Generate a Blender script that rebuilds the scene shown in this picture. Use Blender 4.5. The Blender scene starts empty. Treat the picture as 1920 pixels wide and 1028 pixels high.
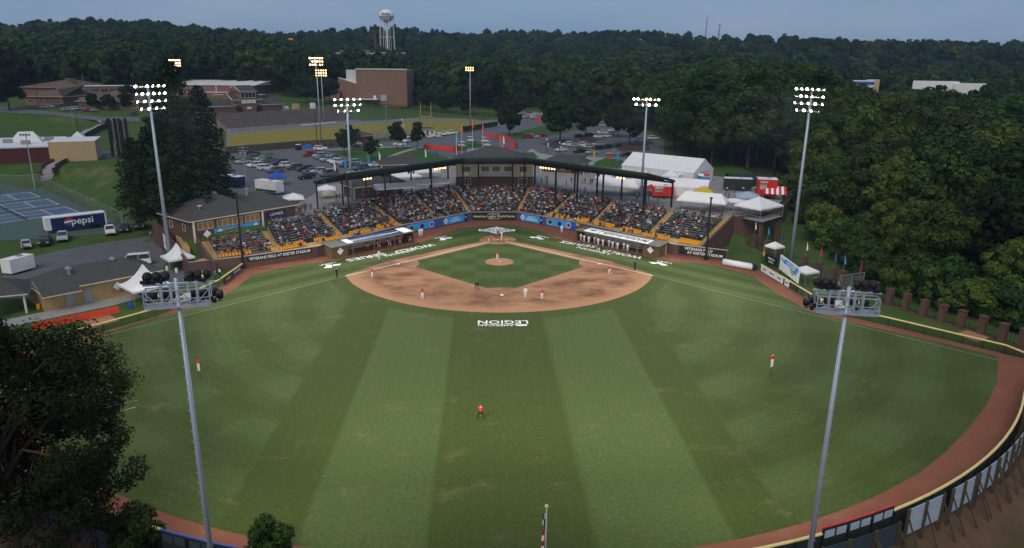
import bpy, bmesh, math, random
from mathutils import Vector, Matrix
random.seed(7)
SC = bpy.context.scene
COL = SC.collection
# ------------------------------------------------------------------ camera
CP = Vector((-2.945, -149.835, 36.084)); YAW, PITCH, ROLL, FPX = .041, .284, .0102, 1330.9
_f = Vector((math.sin(YAW)*math.cos(PITCH), math.cos(YAW)*math.cos(PITCH), -math.sin(PITCH)))
_r = Vector((math.cos(YAW), -math.sin(YAW), 0)); _u = _r.cross(_f)
_c, _s = math.cos(ROLL), math.sin(ROLL)
CR, CU, CF = _c*_r+_s*_u, -_s*_r+_c*_u, _f
cam = bpy.data.cameras.new('camera'); camo = bpy.data.objects.new('camera', cam); COL.objects.link(camo)
cam.sensor_fit = 'HORIZONTAL'; cam.sensor_width = 36; cam.lens = FPX/1920*36; cam.clip_start = .5; cam.clip_end = 20000
camo.matrix_world = Matrix(((CR.x, CU.x, -CF.x, CP.x), (CR.y, CU.y, -CF.y, CP.y), (CR.z, CU.z, -CF.z, CP.z), (0, 0, 0, 1)))
SC.camera = camo
# ------------------------------------------------------------------ sky, sun, exposure
W = bpy.data.worlds.new('World'); SC.world = W; W.use_nodes = True
nt = W.node_tree; nt.nodes.clear()
SUN_EL, SUN_AZ = math.radians(5), math.radians(200)      # low, behind the camera and to its left
sk = nt.nodes.new('ShaderNodeTexSky'); sk.sky_type = 'NISHITA'; sk.sun_disc = False
sk.sun_elevation = SUN_EL; sk.sun_rotation = SUN_AZ; sk.air_density = 1.0; sk.dust_density = 2.0; sk.ozone_density = 2.5
tc = nt.nodes.new('ShaderNodeTexCoord'); mp = nt.nodes.new('ShaderNodeMapping'); mp.inputs['Scale'].default_value = (1, 1, 5)
nz = nt.nodes.new('ShaderNodeTexNoise'); nz.inputs['Scale'].default_value = 2.2; nz.inputs['Detail'].default_value = 4; nz.inputs['Roughness'].default_value = .55
rp = nt.nodes.new('ShaderNodeValToRGB')
rp.color_ramp.elements[0].position = .3; rp.color_ramp.elements[0].color = (1.6, 2.75, 4.5, 1)
rp.color_ramp.elements[1].position = .75; rp.color_ramp.elements[1].color = (2.9, 3.6, 4.8, 1)
mx = nt.nodes.new('ShaderNodeMix'); mx.data_type = 'RGBA'; mx.inputs['Factor'].default_value = .8      # broken overcast in front of the blue
bg = nt.nodes.new('ShaderNodeBackground'); bg.inputs['Strength'].default_value = .1
wo = nt.nodes.new('ShaderNodeOutputWorld')
nt.links.new(tc.outputs['Generated'], mp.inputs['Vector']); nt.links.new(mp.outputs['Vector'], nz.inputs['Vector'])
nt.links.new(nz.outputs['Fac'], rp.inputs['Fac']); nt.links.new(sk.outputs['Color'], mx.inputs['A']); nt.links.new(rp.outputs['Color'], mx.inputs['B'])
nt.links.new(mx.outputs['Result'], bg.inputs['Color']); nt.links.new(bg.outputs['Background'], wo.inputs['Surface'])
sl = bpy.data.lights.new('sun', 'SUN'); sl.energy = 1.35; sl.angle = math.radians(35); sl.color = (1, .86, .7)
so = bpy.data.objects.new('sun', sl); COL.objects.link(so)
so.rotation_euler = Vector((-math.sin(SUN_AZ)*math.cos(math.radians(48)), -math.cos(SUN_AZ)*math.cos(math.radians(48)), -math.sin(math.radians(48)))).to_track_quat('-Z', 'Y').to_euler()
SC.view_settings.view_transform = 'Standard'; SC.view_settings.look = 'None'; SC.view_settings.gamma = 1; SC.view_settings.use_curve_mapping = False
SC.view_settings.exposure = .3
SC.render.engine = 'CYCLES'
SC.cycles.use_denoising = True; SC.cycles.max_bounces = 5; SC.cycles.diffuse_bounces = 3; SC.cycles.glossy_bounces = 2
SC.cycles.transmission_bounces = 2; SC.cycles.transparent_max_bounces = 8; SC.cycles.volume_bounces = 0; SC.cycles.sample_clamp_indirect = 3
SC.cycles.caustics_reflective = False; SC.cycles.caustics_refractive = False

# ------------------------------------------------------------------ helpers
def ray(px, py): return CF+CR*((px-960)/FPX)-CU*((py-514)/FPX)
def G(px, py, z=0.):                                   # where a pixel's ray meets the level z
    d = ray(px, py); return CP+d*((z-CP.z)/d.z)
def D(px, py, y):                                      # where it meets the upright plane at depth y
    d = ray(px, py); return CP+d*((y-CP.y)/d.y)
def PRJ(p):
    d = Vector(p)-CP; k = d.dot(CF); return (960+FPX*d.dot(CR)/k, 514-FPX*d.dot(CU)/k)
def sst(a, b, x):
    t = min(1, max(0, (x-a)/(b-a))); return t*t*(3-2*t)

class MB:                                              # collects faces, links them as ONE mesh object
    def __init__(s): s.v = []; s.f = []; s.m = []
    def face(s, pts, mi=0):
        n = len(s.v); s.v += [tuple(p) for p in pts]; s.f.append(tuple(range(n, n+len(pts)))); s.m.append(mi); return s
    def box(s, c, d, rz=0, mi=0, M=None, top=None):
        R = Matrix.Rotation(rz, 3, 'Z') if M is None else M
        n = len(s.v); c = Vector(c)
        for x, y, z in ((-1,-1,-1),(1,-1,-1),(1,1,-1),(-1,1,-1),(-1,-1,1),(1,-1,1),(1,1,1),(-1,1,1)):
            s.v.append(tuple(c+R@Vector((x*d[0]/2, y*d[1]/2, z*d[2]/2))))
        for k, f in enumerate(((0,3,2,1),(4,5,6,7),(0,1,5,4),(1,2,6,5),(2,3,7,6),(3,0,4,7))):
            s.f.append(tuple(n+i for i in f)); s.m.append(top if (k == 1 and top is not None) else mi)
        return s
    def beam(s, p, q, w, h, mi=0):                     # a bar from p to q
        p, q = Vector(p), Vector(q); d = q-p; L = d.length; x = d/L
        up = Vector((0,0,1)) if abs(x.z) < .95 else Vector((0,1,0))
        y = up.cross(x).normalized(); z = x.cross(y)
        return s.box((p+q)/2, (L, w, h), mi=mi, M=Matrix((x, y, z)).transposed())
    def tube(s, p, q, r0, r1=None, n=6, mi=0, caps=True):
        r1 = r0 if r1 is None else r1
        p, q = Vector(p), Vector(q); x = (q-p).normalized()
        up = Vector((0,0,1)) if abs(x.z) < .9 else Vector((1,0,0))
        a = up.cross(x).normalized(); b = x.cross(a); k = len(s.v)
        for c, r in ((p, r0), (q, r1)):
            for i in range(n):
                t = 2*math.pi*i/n; s.v.append(tuple(c+a*(r*math.cos(t))+b*(r*math.sin(t))))
        for i in range(n):
            j = (i+1) % n; s.f.append((k+i, k+j, k+n+j, k+n+i)); s.m.append(mi)
        if caps:
            s.f.append(tuple(k+i for i in reversed(range(n)))); s.m.append(mi)
            s.f.append(tuple(k+n+i for i in range(n))); s.m.append(mi)
        return s
    def prism(s, pts, z0, z1, mi=0, top=None, bottom=True):
        n = len(pts); k = len(s.v)
        if sum(pts[i][0]*pts[(i+1)%n][1]-pts[(i+1)%n][0]*pts[i][1] for i in range(n)) < 0: pts = pts[::-1]
        z0s = z0 if hasattr(z0, '__len__') else [z0]*n; z1s = z1 if hasattr(z1, '__len__') else [z1]*n
        for p, z in zip(pts, z0s): s.v.append((p[0], p[1], z))
        for p, z in zip(pts, z1s): s.v.append((p[0], p[1], z))
        for i in range(n):
            j = (i+1) % n; s.f.append((k+i, k+j, k+n+j, k+n+i)); s.m.append(mi)
        s.f.append(tuple(k+n+i for i in range(n))); s.m.append(mi if top is None else top)
        if bottom: s.f.append(tuple(k+i for i in reversed(range(n)))); s.m.append(mi)
        return s
    def lathe(s, c, prof, n=12, mi=0):                 # profile of (radius, z) round an upright axis
        k = len(s.v); c = Vector(c)
        for r, z in prof:
            for i in range(n):
                t = 2*math.pi*i/n; s.v.append((c.x+r*math.cos(t), c.y+r*math.sin(t), c.z+z))
        for a in range(len(prof)-1):
            for i in range(n):
                j = (i+1) % n; s.f.append((k+a*n+i, k+a*n+j, k+(a+1)*n+j, k+(a+1)*n+i)); s.m.append(mi)
        s.f.append(tuple(k+i for i in reversed(range(n)))); s.m.append(mi)
        s.f.append(tuple(k+(len(prof)-1)*n+i for i in range(n))); s.m.append(mi)
        return s
    def build(s, name, mats, parent=None, smooth=False, kind=None, label=None):
        me = bpy.data.meshes.new(name); me.from_pydata(s.v, [], s.f)
        if not isinstance(mats, (list, tuple)): mats = [mats]
        for m in mats: me.materials.append(m)
        if any(s.m): me.polygons.foreach_set('material_index', s.m)
        if smooth: me.polygons.foreach_set('use_smooth', [True]*len(s.f))
        me.update()
        o = bpy.data.objects.new(name, me); COL.objects.link(o)
        if parent is not None:
            o.parent = parent; o.matrix_parent_inverse = ROOT.get(parent.name, Matrix.Identity(4)).inverted()
        if kind: o['kind'] = kind
        if label: o['label'] = label
        return o
ROOT = {}
def tag(o, label, cat, group=None):
    o['label'] = label; o['category'] = cat
    if group: o['group'] = group
    return o
def thing(name, label, cat, loc=(0,0,0), rz=0, group=None):
    o = bpy.data.objects.new(name, None); COL.objects.link(o); o.empty_display_size = .3
    o.location = loc; o.rotation_euler = (0, 0, rz)
    ROOT[o.name] = Matrix.Translation(Vector(loc)) @ Matrix.Rotation(rz, 4, 'Z')
    return tag(o, label, cat, group)
def proto(name):                                       # an unlinked thing in its own frame, to be copied
    o = bpy.data.objects.new(name, None); o.empty_display_size = .3; return o
def copy_tree(src, loc, rz=0, sc=1, label=None, cat=None, group=None, color=None):
    o = src.copy(); COL.objects.link(o); o.location = loc; o.rotation_euler = (0, 0, rz)
    if sc != 1: o.scale = (sc, sc, sc) if not hasattr(sc, '__len__') else sc
    tag(o, label, cat, group)
    if color is not None: o.color = (*color, 1)
    def rec(a, b):
        for ch in KIDS.get(a.name, ()):
            c = ch.copy(); COL.objects.link(c); c.parent = b; c.matrix_parent_inverse = Matrix.Identity(4)
            if color is not None: c.color = (*color, 1)
            rec(ch, c)
    rec(src, o); return o
KIDS = {}
def pmesh(mb, name, mats, parent, smooth=False):       # a part of a prototype (not linked itself)
    o = mb.build(name, mats, None, smooth); COL.objects.unlink(o); KIDS.setdefault(parent.name, []).append(o); return o

# ------------------------------------------------------------------ materials
class NT:
    def __init__(s, name):
        s.m = bpy.data.materials.new(name); s.m.use_nodes = True; s.t = s.m.node_tree
        s.b = s.t.nodes['Principled BSDF']
    def n(s, kind, **kw):
        o = s.t.nodes.new(kind)
        for k, v in kw.items(): setattr(o, k, v)
        return o
    def put(s, sock, v):
        if isinstance(v, (int, float)): sock.default_value = v
        elif isinstance(v, (tuple, list)): sock.default_value = v if len(v) == 4 or sock.type == 'VECTOR' else (*v, 1)
        else: s.t.links.new(v, sock)
    def math(s, op, a, b=0., c=None, clamp=False):
        o = s.n('ShaderNodeMath', operation=op, use_clamp=clamp); s.put(o.inputs[0], a); s.put(o.inputs[1], b)
        if c is not None: s.put(o.inputs[2], c)
        return o.outputs[0]
    def mix(s, f, a, b, blend='MIX'):
        o = s.n('ShaderNodeMix', data_type='RGBA', blend_type=blend); s.put(o.inputs['Factor'], f); s.put(o.inputs['A'], a); s.put(o.inputs['B'], b); return o.outputs['Result']
    def noise(s, scale, detail=3, rough=.55, vec=None, stretch=None):
        o = s.n('ShaderNodeTexNoise'); o.inputs['Scale'].default_value = scale; o.inputs['Detail'].default_value = detail; o.inputs['Roughness'].default_value = rough
        v = vec if vec is not None else s.pos()
        if stretch:
            mpn = s.n('ShaderNodeMapping'); mpn.inputs['Scale'].default_value = stretch; s.t.links.new(v, mpn.inputs['Vector']); v = mpn.outputs[0]
        s.t.links.new(v, o.inputs['Vector']); return o.outputs['Fac']
    def pos(s):
        if not hasattr(s, '_p'): s._p = s.n('ShaderNodeNewGeometry').outputs['Position']
        return s._p
    def xyz(s):
        o = s.n('ShaderNodeSeparateXYZ'); s.t.links.new(s.pos(), o.inputs[0]); return o.outputs
    def ramp(s, f, stops, interp='LINEAR'):
        o = s.n('ShaderNodeValToRGB'); o.color_ramp.interpolation = interp; e = o.color_ramp.elements
        while len(e) < len(stops): e.new(.5)
        for k, (p, c) in enumerate(stops): e[k].position = p; e[k].color = (c, c, c, 1) if isinstance(c, (int, float)) else (*c, 1)
        s.put(o.inputs[0], f); return o.outputs[0]
    def band(s, x, a, b, soft):                        # 1 between a and b
        lo = s.math('DIVIDE', s.math('SUBTRACT', x, a), soft, clamp=True); hi = s.math('DIVIDE', s.math('SUBTRACT', b, x), soft, clamp=True)
        return s.math('MULTIPLY', lo, hi)
    def bump(s, h, strength=.3, dist=.05):
        o = s.n('ShaderNodeBump'); o.inputs['Strength'].default_value = strength; o.inputs['Distance'].default_value = dist
        s.put(o.inputs['Height'], h); s.t.links.new(o.outputs[0], s.b.inputs['Normal'])
    def done(s, col, rough=.85, spec=.25, metal=0.):
        s.put(s.b.inputs['Base Color'], col); s.put(s.b.inputs['Roughness'], rough); s.put(s.b.inputs['Specular IOR Level'], spec); s.b.inputs['Metallic'].default_value = metal
        return s.m
def mat(name, c, rough=.8, spec=.25, metal=0, var=.15, scale=.8):
    k = NT(name)
    if var:
        f = k.noise(scale, 4, .6)
        col = k.mix(f, tuple(min(1, x*(1-1.6*var)) for x in c), tuple(min(1, x*(1+1.6*var)) for x in c))
    else: col = c
    return k.done(col, rough, spec, metal)
def glow(name, c, st):
    k = NT(name); k.b.inputs['Emission Strength'].default_value = st; k.b.inputs['Emission Color'].default_value = (*c, 1)
    return k.done(c, .4)
def objcol(name, rough=.5, spec=.3, coat=0.):
    k = NT(name); o = k.n('ShaderNodeObjectInfo'); m = k.done(o.outputs['Color'], rough, spec)
    k.b.inputs['Coat Weight'].default_value = coat; return m
def brickmat(name, a, b, mortar, sc=1.):
    k = NT(name); g = k.n('ShaderNodeNewGeometry'); x = k.xyz()
    o = k.n('ShaderNodeTexBrick'); cb = k.n('ShaderNodeCombineXYZ')
    k.put(cb.inputs[0], k.math('ADD', x[0], k.math('MULTIPLY', x[1], .77))); k.put(cb.inputs[1], x[2]); k.t.links.new(cb.outputs[0], o.inputs['Vector'])
    o.inputs['Scale'].default_value = 1/sc; o.inputs['Brick Width'].default_value = .24; o.inputs['Row Height'].default_value = .08; o.inputs['Mortar Size'].default_value = .008
    o.inputs['Color1'].default_value = (*a, 1); o.inputs['Color2'].default_value = (*b, 1); o.inputs['Mortar'].default_value = (*mortar, 1)
    f = k.noise(.35, 5, .65); return k.done(k.mix(k.math('MULTIPLY', f, .55), o.outputs['Color'], (.05, .03, .025)), .9, .15)
M = {}
M['white'] = mat('white_paint', (.78, .78, .77), .6, var=.06); M['offwhite'] = mat('canvas_white', (.74, .74, .74), .7, var=.07, scale=.5)
M['black'] = mat('black_metal', (.012, .012, .013), .5, .3, var=.2); M['darkgreen'] = mat('dark_green_steel', (.012, .028, .022), .55, var=.15)
M['galv'] = mat('galvanised_steel', (.36, .42, .5), .5, .4, .35, var=.12, scale=2); M['steel'] = mat('grey_steel', (.3, .31, .32), .45, .4, .5, var=.1)
M['alu'] = mat('aluminium_bench', (.3, .31, .32), .4, .4, .4, var=.1); M['tan'] = mat('tan_concrete', (.46, .30, .13), .9, var=.14, scale=1.3)
M['concrete'] = mat('concrete', (.34, .33, .31), .9, var=.14, scale=.5); M['brick'] = brickmat('red_brown_brick', (.15, .07, .05), (.10, .05, .04), (.17, .13, .11))
M['brick_red'] = brickmat('school_brick', (.29, .13, .085), (.24, .105, .072), (.3, .22, .18)); M['brick_pink'] = brickmat('hall_brick', (.33, .19, .135), (.28, .16, .115), (.3, .22, .17))
M['brick_maroon'] = brickmat('maroon_brick', (.13, .03, .03), (.10, .025, .027), (.12, .06, .05))
M['green_tread'] = mat('green_stand_deck', (.035, .055, .05), .85, var=.2); M['brown_tread'] = mat('brown_stand_deck', (.16, .10, .065), .9, var=.15)
M['yellow_seat'] = mat('yellow_plastic', (.72, .32, .02), .4, .4, var=.1); M['green_seat'] = mat('green_plastic', (.02, .05, .04), .45, .4, var=.15)
M['yellow_pad'] = mat('yellow_fence_cap', (.72, .58, .24), .6, var=.1); M['cream'] = mat('cream_siding', (.47, .43, .32), .8, var=.06)
M['shingle'] = mat('grey_shingle', (.075, .073, .072), .95, .1, var=.25, scale=2.5); M['shingle_brown'] = mat('brown_shingle', (.13, .098, .075), .95, .1, var=.2, scale=.6)
M['yellow_wall'] = mat('ochre_block_wall', (.35, .235, .115), .9, var=.12); M['trim'] = mat('cream_trim', (.6, .56, .46), .7, var=.05)
M['glass'] = mat('dark_glass', (.02, .024, .03), .32, .4, var=0); M['glass_warm'] = mat('brown_blind', (.28, .15, .06), .5, var=.15, scale=3)
M['roof_white'] = mat('white_membrane', (.62, .63, .64), .7, var=.1, scale=.3); M['red'] = mat('red_paint', (.5, .02, .018), .5, var=.1); M['orange'] = mat('orange_mesh', (.85, .06, .02), .6, var=.1)
M['blue'] = mat('blue_vinyl', (.02, .09, .42), .5, var=.08); M['sky_blue'] = mat('sky_blue_vinyl', (.03, .30, .72), .5, var=.12); M['navy'] = mat('navy_vinyl', (.012, .025, .10), .5, var=.1)
M['teal'] = mat('teal_vinyl', (.0, .28, .32), .5, var=.1); M['yellow'] = mat('yellow_paint', (.6, .42, .04), .5, var=.08); M['gold'] = mat('gold_paint', (.6, .4, .05), .5, var=.08)
M['greenroof'] = mat('green_roof_paint', (.02, .07, .045), .5, var=.15); M['wood'] = mat('dark_timber', (.07, .055, .04), .9, var=.2, scale=2); M['fencewood'] = mat('weathered_fence', (.09, .082, .06), .9, var=.2, scale=1.2)
M['tyre'] = mat('tyre', (.012, .012, .012), .8, .2, var=0); M['rim'] = mat('rim', (.4, .4, .42), .4, .5, .5, var=0); M['paint'] = objcol('car_paint', .35, .4, .15)
M['plain'] = objcol('plain_colour', .7, .2); M['bark'] = mat('bark', (.07, .055, .042), .95, .1, var=.25, scale=3)
M['panel_blue'] = mat('pale_sign_back', (.34, .42, .50), .6, var=.12, scale=1.5); M['panel_slate'] = mat('slate_sign_back', (.035, .055, .075), .6, var=.15, scale=1.5)
M['redcap'] = mat('red_cap', (.6, .02, .03), .5, var=.1); M['gold_text'] = mat('gold_text', (.62, .58, .42), .6, var=0)
M['lamp_on'] = glow('lit_lamp', (1, .82, .55), 17); M['lamp_far'] = glow('lit_lamp_far', (1, .62, .32), 7); M['lamp_warm'] = glow('lit_lamp_warm', (1, .55, .22), 6)
M['chalk'] = mat('field_chalk', (.75, .74, .72), .9, var=.15, scale=1.5); M['navy_paint'] = mat('field_paint_navy', (.02, .03, .09), .9, var=.15)
# ------------------------------------------------------------------ terrain
PLAT = [((-66,2),2),((-58.5,-19.5),2),((-50,-12.5),2),((-44,-4),2),((-38,3.5),2),((-29.2,15.3),2),((-20,26.3),2),((-11,33.6),2),((0,37),2),((9.5,36.5),2),((20,27.2),2),((28.2,16.2),2),
        ((39.2,5.4),2),((49.5,-2),2),((57,0),1),((63,6),1),((70.3,18.5),1),((74.6,30.5),1),((78,48),8),((84,62),14),((115,110),25),((160,200),40),((230,400),60),((500,3000),100),((-1500,3000),100),
        ((-600,400),60),((-230,185),16),((-152,70),13),((-134,72),13),((-112,66),16),((-92,46),16),((-75,28),8)]
def plateau(x, y):
    ins = False; best = 1e9; w = 2; n = len(PLAT)
    for i in range(n):
        (x1, y1), wi = PLAT[i]; (x2, y2), _ = PLAT[(i+1) % n]
        if (y1 > y) != (y2 > y) and x < (x2-x1)*(y-y1)/(y2-y1)+x1: ins = not ins
        dx, dy = x2-x1, y2-y1; t = max(0, min(1, ((x-x1)*dx+(y-y1)*dy)/(dx*dx+dy*dy)))
        d = math.hypot(x-x1-t*dx, y-y1-t*dy)
        if d < best: best, w = d, wi
    if ins: return 1.
    return 1-sst(0, w, best)
def H(x, y):
    p = plateau(x, y)
    low = 0.
    if y < -40: low -= 1.6*sst(72.3, 80, math.hypot(x, y+37))
    low -= 3.5*sst(72, 130, x)*sst(-110, -20, y)
    if x < -76: low += .5*sst(-76, -84, x)
    hi = 5.42+.6*sst(40, 95, y)
    z = low+(hi-low)*p
    r = math.hypot(x-CP.x, y-CP.y); az = (x-CP.x)/max(1, r)
    k = 1-.12*sst(.32, .5, az)
    if r > 400:
        lin = (r-400)*.058 if r < 1250 else 49.3+(r-1250)*.012
        qu = 62*((r-400)/900)**1.6 if r < 1300 else 62+(r-1300)*.02
        lf_ = sst(-.08, -.33, az); z += (lin*lf_+qu*(1-lf_))*k
    if y > 215 and x < -60: z += 3.2*sst(215, 300, y-.35*(x+60))*sst(-60, -90, x)
    z += sst(480, 1000, r)*(7*math.sin(x*.0061+1.3)*math.sin(y*.0048+.4)+5*math.sin(x*.013+y*.009))
    return z
def T(px, py, off=0.):                                 # where a pixel's ray meets the terrain
    d = ray(px, py); t = 30.; st = 6.
    while t < 5000:
        p = CP+d*t
        if p.z < H(p.x, p.y)+off: break
        t += st; st = max(3., t*.012)
    a, b = t-st, t
    for _ in range(18):
        m = (a+b)/2; p = CP+d*m
        if p.z < H(p.x, p.y)+off: b = m
        else: a = m
    p = CP+d*b; p.z = H(p.x, p.y)+off; return p
def axis(fine0, fine1, st, lo, hi, g=1.16):
    a = [fine0+i*st for i in range(int((fine1-fine0)/st)+1)]
    s_, x = st, a[-1]
    while x < hi: s_ = min(s_*g, 60); x += s_; a.append(x)
    s_, x = st, a[0]; b = []
    while x > lo: s_ = min(s_*g, 60); x -= s_; b.append(x)
    return b[::-1]+a
GX = axis(-150, 120, 2.5, -2200, 2200); GY = axis(-150, 250, 2.5, -260, 3200)
def ground_mat():
    k = NT('ground'); x = k.xyz()
    n1 = k.noise(.05, 5, .6); n2 = k.noise(.9, 5, .7); n3 = k.noise(.16, 4, .6)
    g = k.mix(n1, (.035, .075, .014), (.07, .12, .028)); g = k.mix(k.ramp(n3, [(.5, 0), (.72, .55)]), g, (.15, .115, .05))
    d = k.mix(n2, (.075, .042, .026), (.17, .105, .066)); d = k.mix(k.ramp(n1, [(.5, 0), (.62, .8)]), d, (.035, .055, .016))
    rr = k.math('SQRT', k.math('ADD', k.math('POWER', x[0], 2.), k.math('POWER', k.math('ADD', x[1], 37.), 2.)))
    back = k.math('MULTIPLY', k.math('GREATER_THAN', rr, 71.5), k.math('LESS_THAN', x[1], -62.))
    fl = k.math('MULTIPLY', k.math('GREATER_THAN', x[0], 79.), 1.)
    col = k.mix(back, g, d); col = k.mix(fl, col, (.03, .032, .014))
    k.bump(n2, .5, .08); return k.done(col, .95, .1)
mb = MB(); nx = len(GX)
mb.v = [(x, y, H(x, y)-.02) for y in GY for x in GX]
mb.f = [(j*nx+i, j*nx+i+1, (j+1)*nx+i+1, (j+1)*nx+i) for j in range(len(GY)-1) for i in range(nx-1)]; mb.m = [0]*len(mb.f)
mb.build('ground', ground_mat(), kind='structure', smooth=True)

def sheet(name, pts, off, m, px=True, kind='structure', flat=None):
    P = [(T(*p) if flat is None else G(*p, flat)) if px else Vector((p[0], p[1], 0)) for p in pts]
    bm = bmesh.new(); f = bm.faces.new([bm.verts.new((p.x, p.y, 0)) for p in P]); bm.normal_update()
    if f.normal.z < 0: f.normal_flip()
    if flat is None:
        xs = [p.x for p in P]; ys = [p.y for p in P]
        for g, ax in ((GX, 0), (GY, 1)):
            a, b = (min(xs), max(xs)) if ax == 0 else (min(ys), max(ys))
            for c in g:
                if a < c < b:
                    co = (c, 0, 0) if ax == 0 else (0, c, 0); no = (1, 0, 0) if ax == 0 else (0, 1, 0)
                    bmesh.ops.bisect_plane(bm, geom=bm.verts[:]+bm.edges[:]+bm.faces[:], plane_co=co, plane_no=no)
        for v in bm.verts: v.co.z = H(v.co.x, v.co.y)+off
    else:
        for v in bm.verts: v.co.z = flat+off
    bmesh.ops.triangulate(bm, faces=[f for f in bm.faces if len(f.verts) > 4])
    me = bpy.data.meshes.new(name); bm.to_mesh(me); bm.free(); me.materials.append(m)
    o = bpy.data.objects.new(name, me); COL.objects.link(o); o['kind'] = kind; return o

M['chalk_faint'] = mat('faded_chalk', (.26, .29, .2), .9, var=.2, scale=.8)
# ------------------------------------------------------------------ ball field
FY0, FR = -37., 71.3                                    # outfield fence: an arc round (0, FY0)
def fpt(a, r=FR): r = r+126*max(0, abs(a)-.9)**2; return (r*math.sin(a), FY0-r*math.cos(a))   # a = 0 at dead centre, + towards the right
R2 = math.sqrt(.5)
def track_mat():
    k = NT('warning_track_clay'); n = k.noise(2.2, 5, .7); n2 = k.noise(.25, 4, .6)
    c = k.mix(n, (.155, .058, .034), (.25, .098, .058)); c = k.mix(k.ramp(n2, [(.45, 0), (.75, .5)]), c, (.27, .13, .085)); k.bump(n, .4, .03)
    return k.done(c, .95, .1)
def dirt_mat():
    k = NT('infield_clay'); x = k.xyz()
    rr = k.math('SQRT', k.math('ADD', k.math('POWER', x[0], 2.), k.math('POWER', k.math('ADD', x[1], 18.44), 2.)))
    n = k.noise(3, 5, .7); n2 = k.noise(.16, 6, .66, stretch=(1, 1.7, 1)); n3 = k.noise(.07, 3, .5)
    c = k.mix(n, (.31, .158, .084), (.41, .222, .124))
    wet = k.math('MULTIPLY', k.ramp(n2, [(.38, 0), (.62, 1)]), k.band(rr, 14., 28.2, 3.))
    wet = k.math('MULTIPLY', wet, k.ramp(n3, [(.3, .5), (.48, 1)]))
    c = k.mix(wet, c, (.15, .072, .042)); k.bump(n, .35, .03); return k.done(c, .95, .1)
def grass_mat(infield=False):
    k = NT('infield_grass' if infield else 'mown_grass'); x = k.xyz()
    wob = k.math('MULTIPLY', k.math('SUBTRACT', k.noise(.25, 3, .6), .5), .5)
    X = k.math('ADD', x[0], wob); Y = k.math('ADD', x[1], wob)
    ax = k.math('ABSOLUTE', X); s = k.math('MULTIPLY', k.math('ADD', ax, Y), R2); t = k.math('MULTIPLY', k.math('SUBTRACT', ax, Y), R2)
    def wave(v, per, amp, ph=0.): return k.math('MULTIPLY', k.math('SINE', k.math('ADD', k.math('MULTIPLY', v, 2*math.pi/per), ph)), amp)
    if infield:
        P = k.math('ADD', k.math('ADD', wave(s, 6.4, .9), wave(t, 6.4, .9)), .55, clamp=True)
    else:
        stripe = k.math('ADD', k.math('ADD', k.band(X, -7.9, 6.3, .7), k.band(X, -25., -17.4, .7)), k.band(X, 16.8, 22.8, .7), clamp=True)
        ins = k.band(X, -25., 22.8, .7)
        chk = k.math('ADD', k.math('MULTIPLY', wave(s, 15., 1.5), wave(t, 15., 1.)), .55, clamp=True)
        arc = k.math('SQRT', k.math('ADD', k.math('POWER', X, 2.), k.math('POWER', k.math('SUBTRACT', Y, FY0), 2.)))
        chk = k.math('ADD', k.math('MULTIPLY', chk, .42), k.math('MULTIPLY', k.math('ADD', wave(arc, 8.5, .75), .5, clamp=True), .55), clamp=True)
        fine = k.math('ADD', k.math('MULTIPLY', ins, wave(X, 1.35, .09)), k.math('MULTIPLY', k.math('SUBTRACT', 1., ins), wave(arc, 1.35, .09)))
        P = k.math('ADD', k.math('MULTIPLY', ins, k.math('SUBTRACT', 1., stripe)), k.math('MULTIPLY', k.math('SUBTRACT', 1., ins), chk), clamp=True)
        P = k.math('ADD', P, fine, clamp=True)
        foul = k.math('GREATER_THAN', s, .2); Pf = k.math('ADD', wave(s, 5.6, 1.2, 1.), .5, clamp=True)
        P = k.math('ADD', k.math('MULTIPLY', foul, Pf), k.math('MULTIPLY', k.math('SUBTRACT', 1., foul), P))
        rr = k.math('SQRT', k.math('ADD', k.math('POWER', X, 2.), k.math('POWER', k.math('ADD', Y, 18.44), 2.)))
        ring = k.math('MULTIPLY', k.band(rr, 20., 32.2, .4), k.math('LESS_THAN', s, .2))
        P = k.math('MULTIPLY', P, k.math('SUBTRACT', 1., k.math('MULTIPLY', ring, .8)))
    n1 = k.noise(.11, 5, .62); n2 = k.noise(2.6, 8, .8); n3 = k.noise(.24, 6, .7, stretch=(.9, 1.25, 1)); n4 = k.noise(3.2, 4, .7, stretch=(3.5, .35, 1))
    lt = (.072, .113, .030) if not infield else (.068, .112, .034); dk = (.046, .070, .011) if not infield else (.044, .076, .014)
    c = k.mix(P, dk, lt)
    c = k.mix(k.math('MULTIPLY', n1, .55), c, k.mix(P, (.066, .082, .014), (.08, .112, .028)))
    c = k.mix(k.math('MULTIPLY', n4, .28), c, (.045, .062, .018))
    dry = k.math('MULTIPLY', k.ramp(n3, [(.54, 0), (.74, .6)]), k.ramp(n1, [(.42, .1), (.6, 1)]))
    c = k.mix(k.math('MULTIPLY', dry, .35 if infield else 1.), c, (.17, .15, .065))
    c = k.mix(k.ramp(n2, [(.36, .75), (.56, 0)]), c, k.mix(.55, c, (.018, .03, .005))); c = k.mix(k.ramp(n2, [(.55, 0), (.72, .5)]), c, k.mix(.5, c, (.16, .19, .07)))
    k.bump(n2, .45, .06); return k.done(c, .9, .15)
M['track'] = track_mat(); M['dirt'] = dirt_mat(); M['turf'] = grass_mat(); M['turf_in'] = grass_mat(True)

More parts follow.
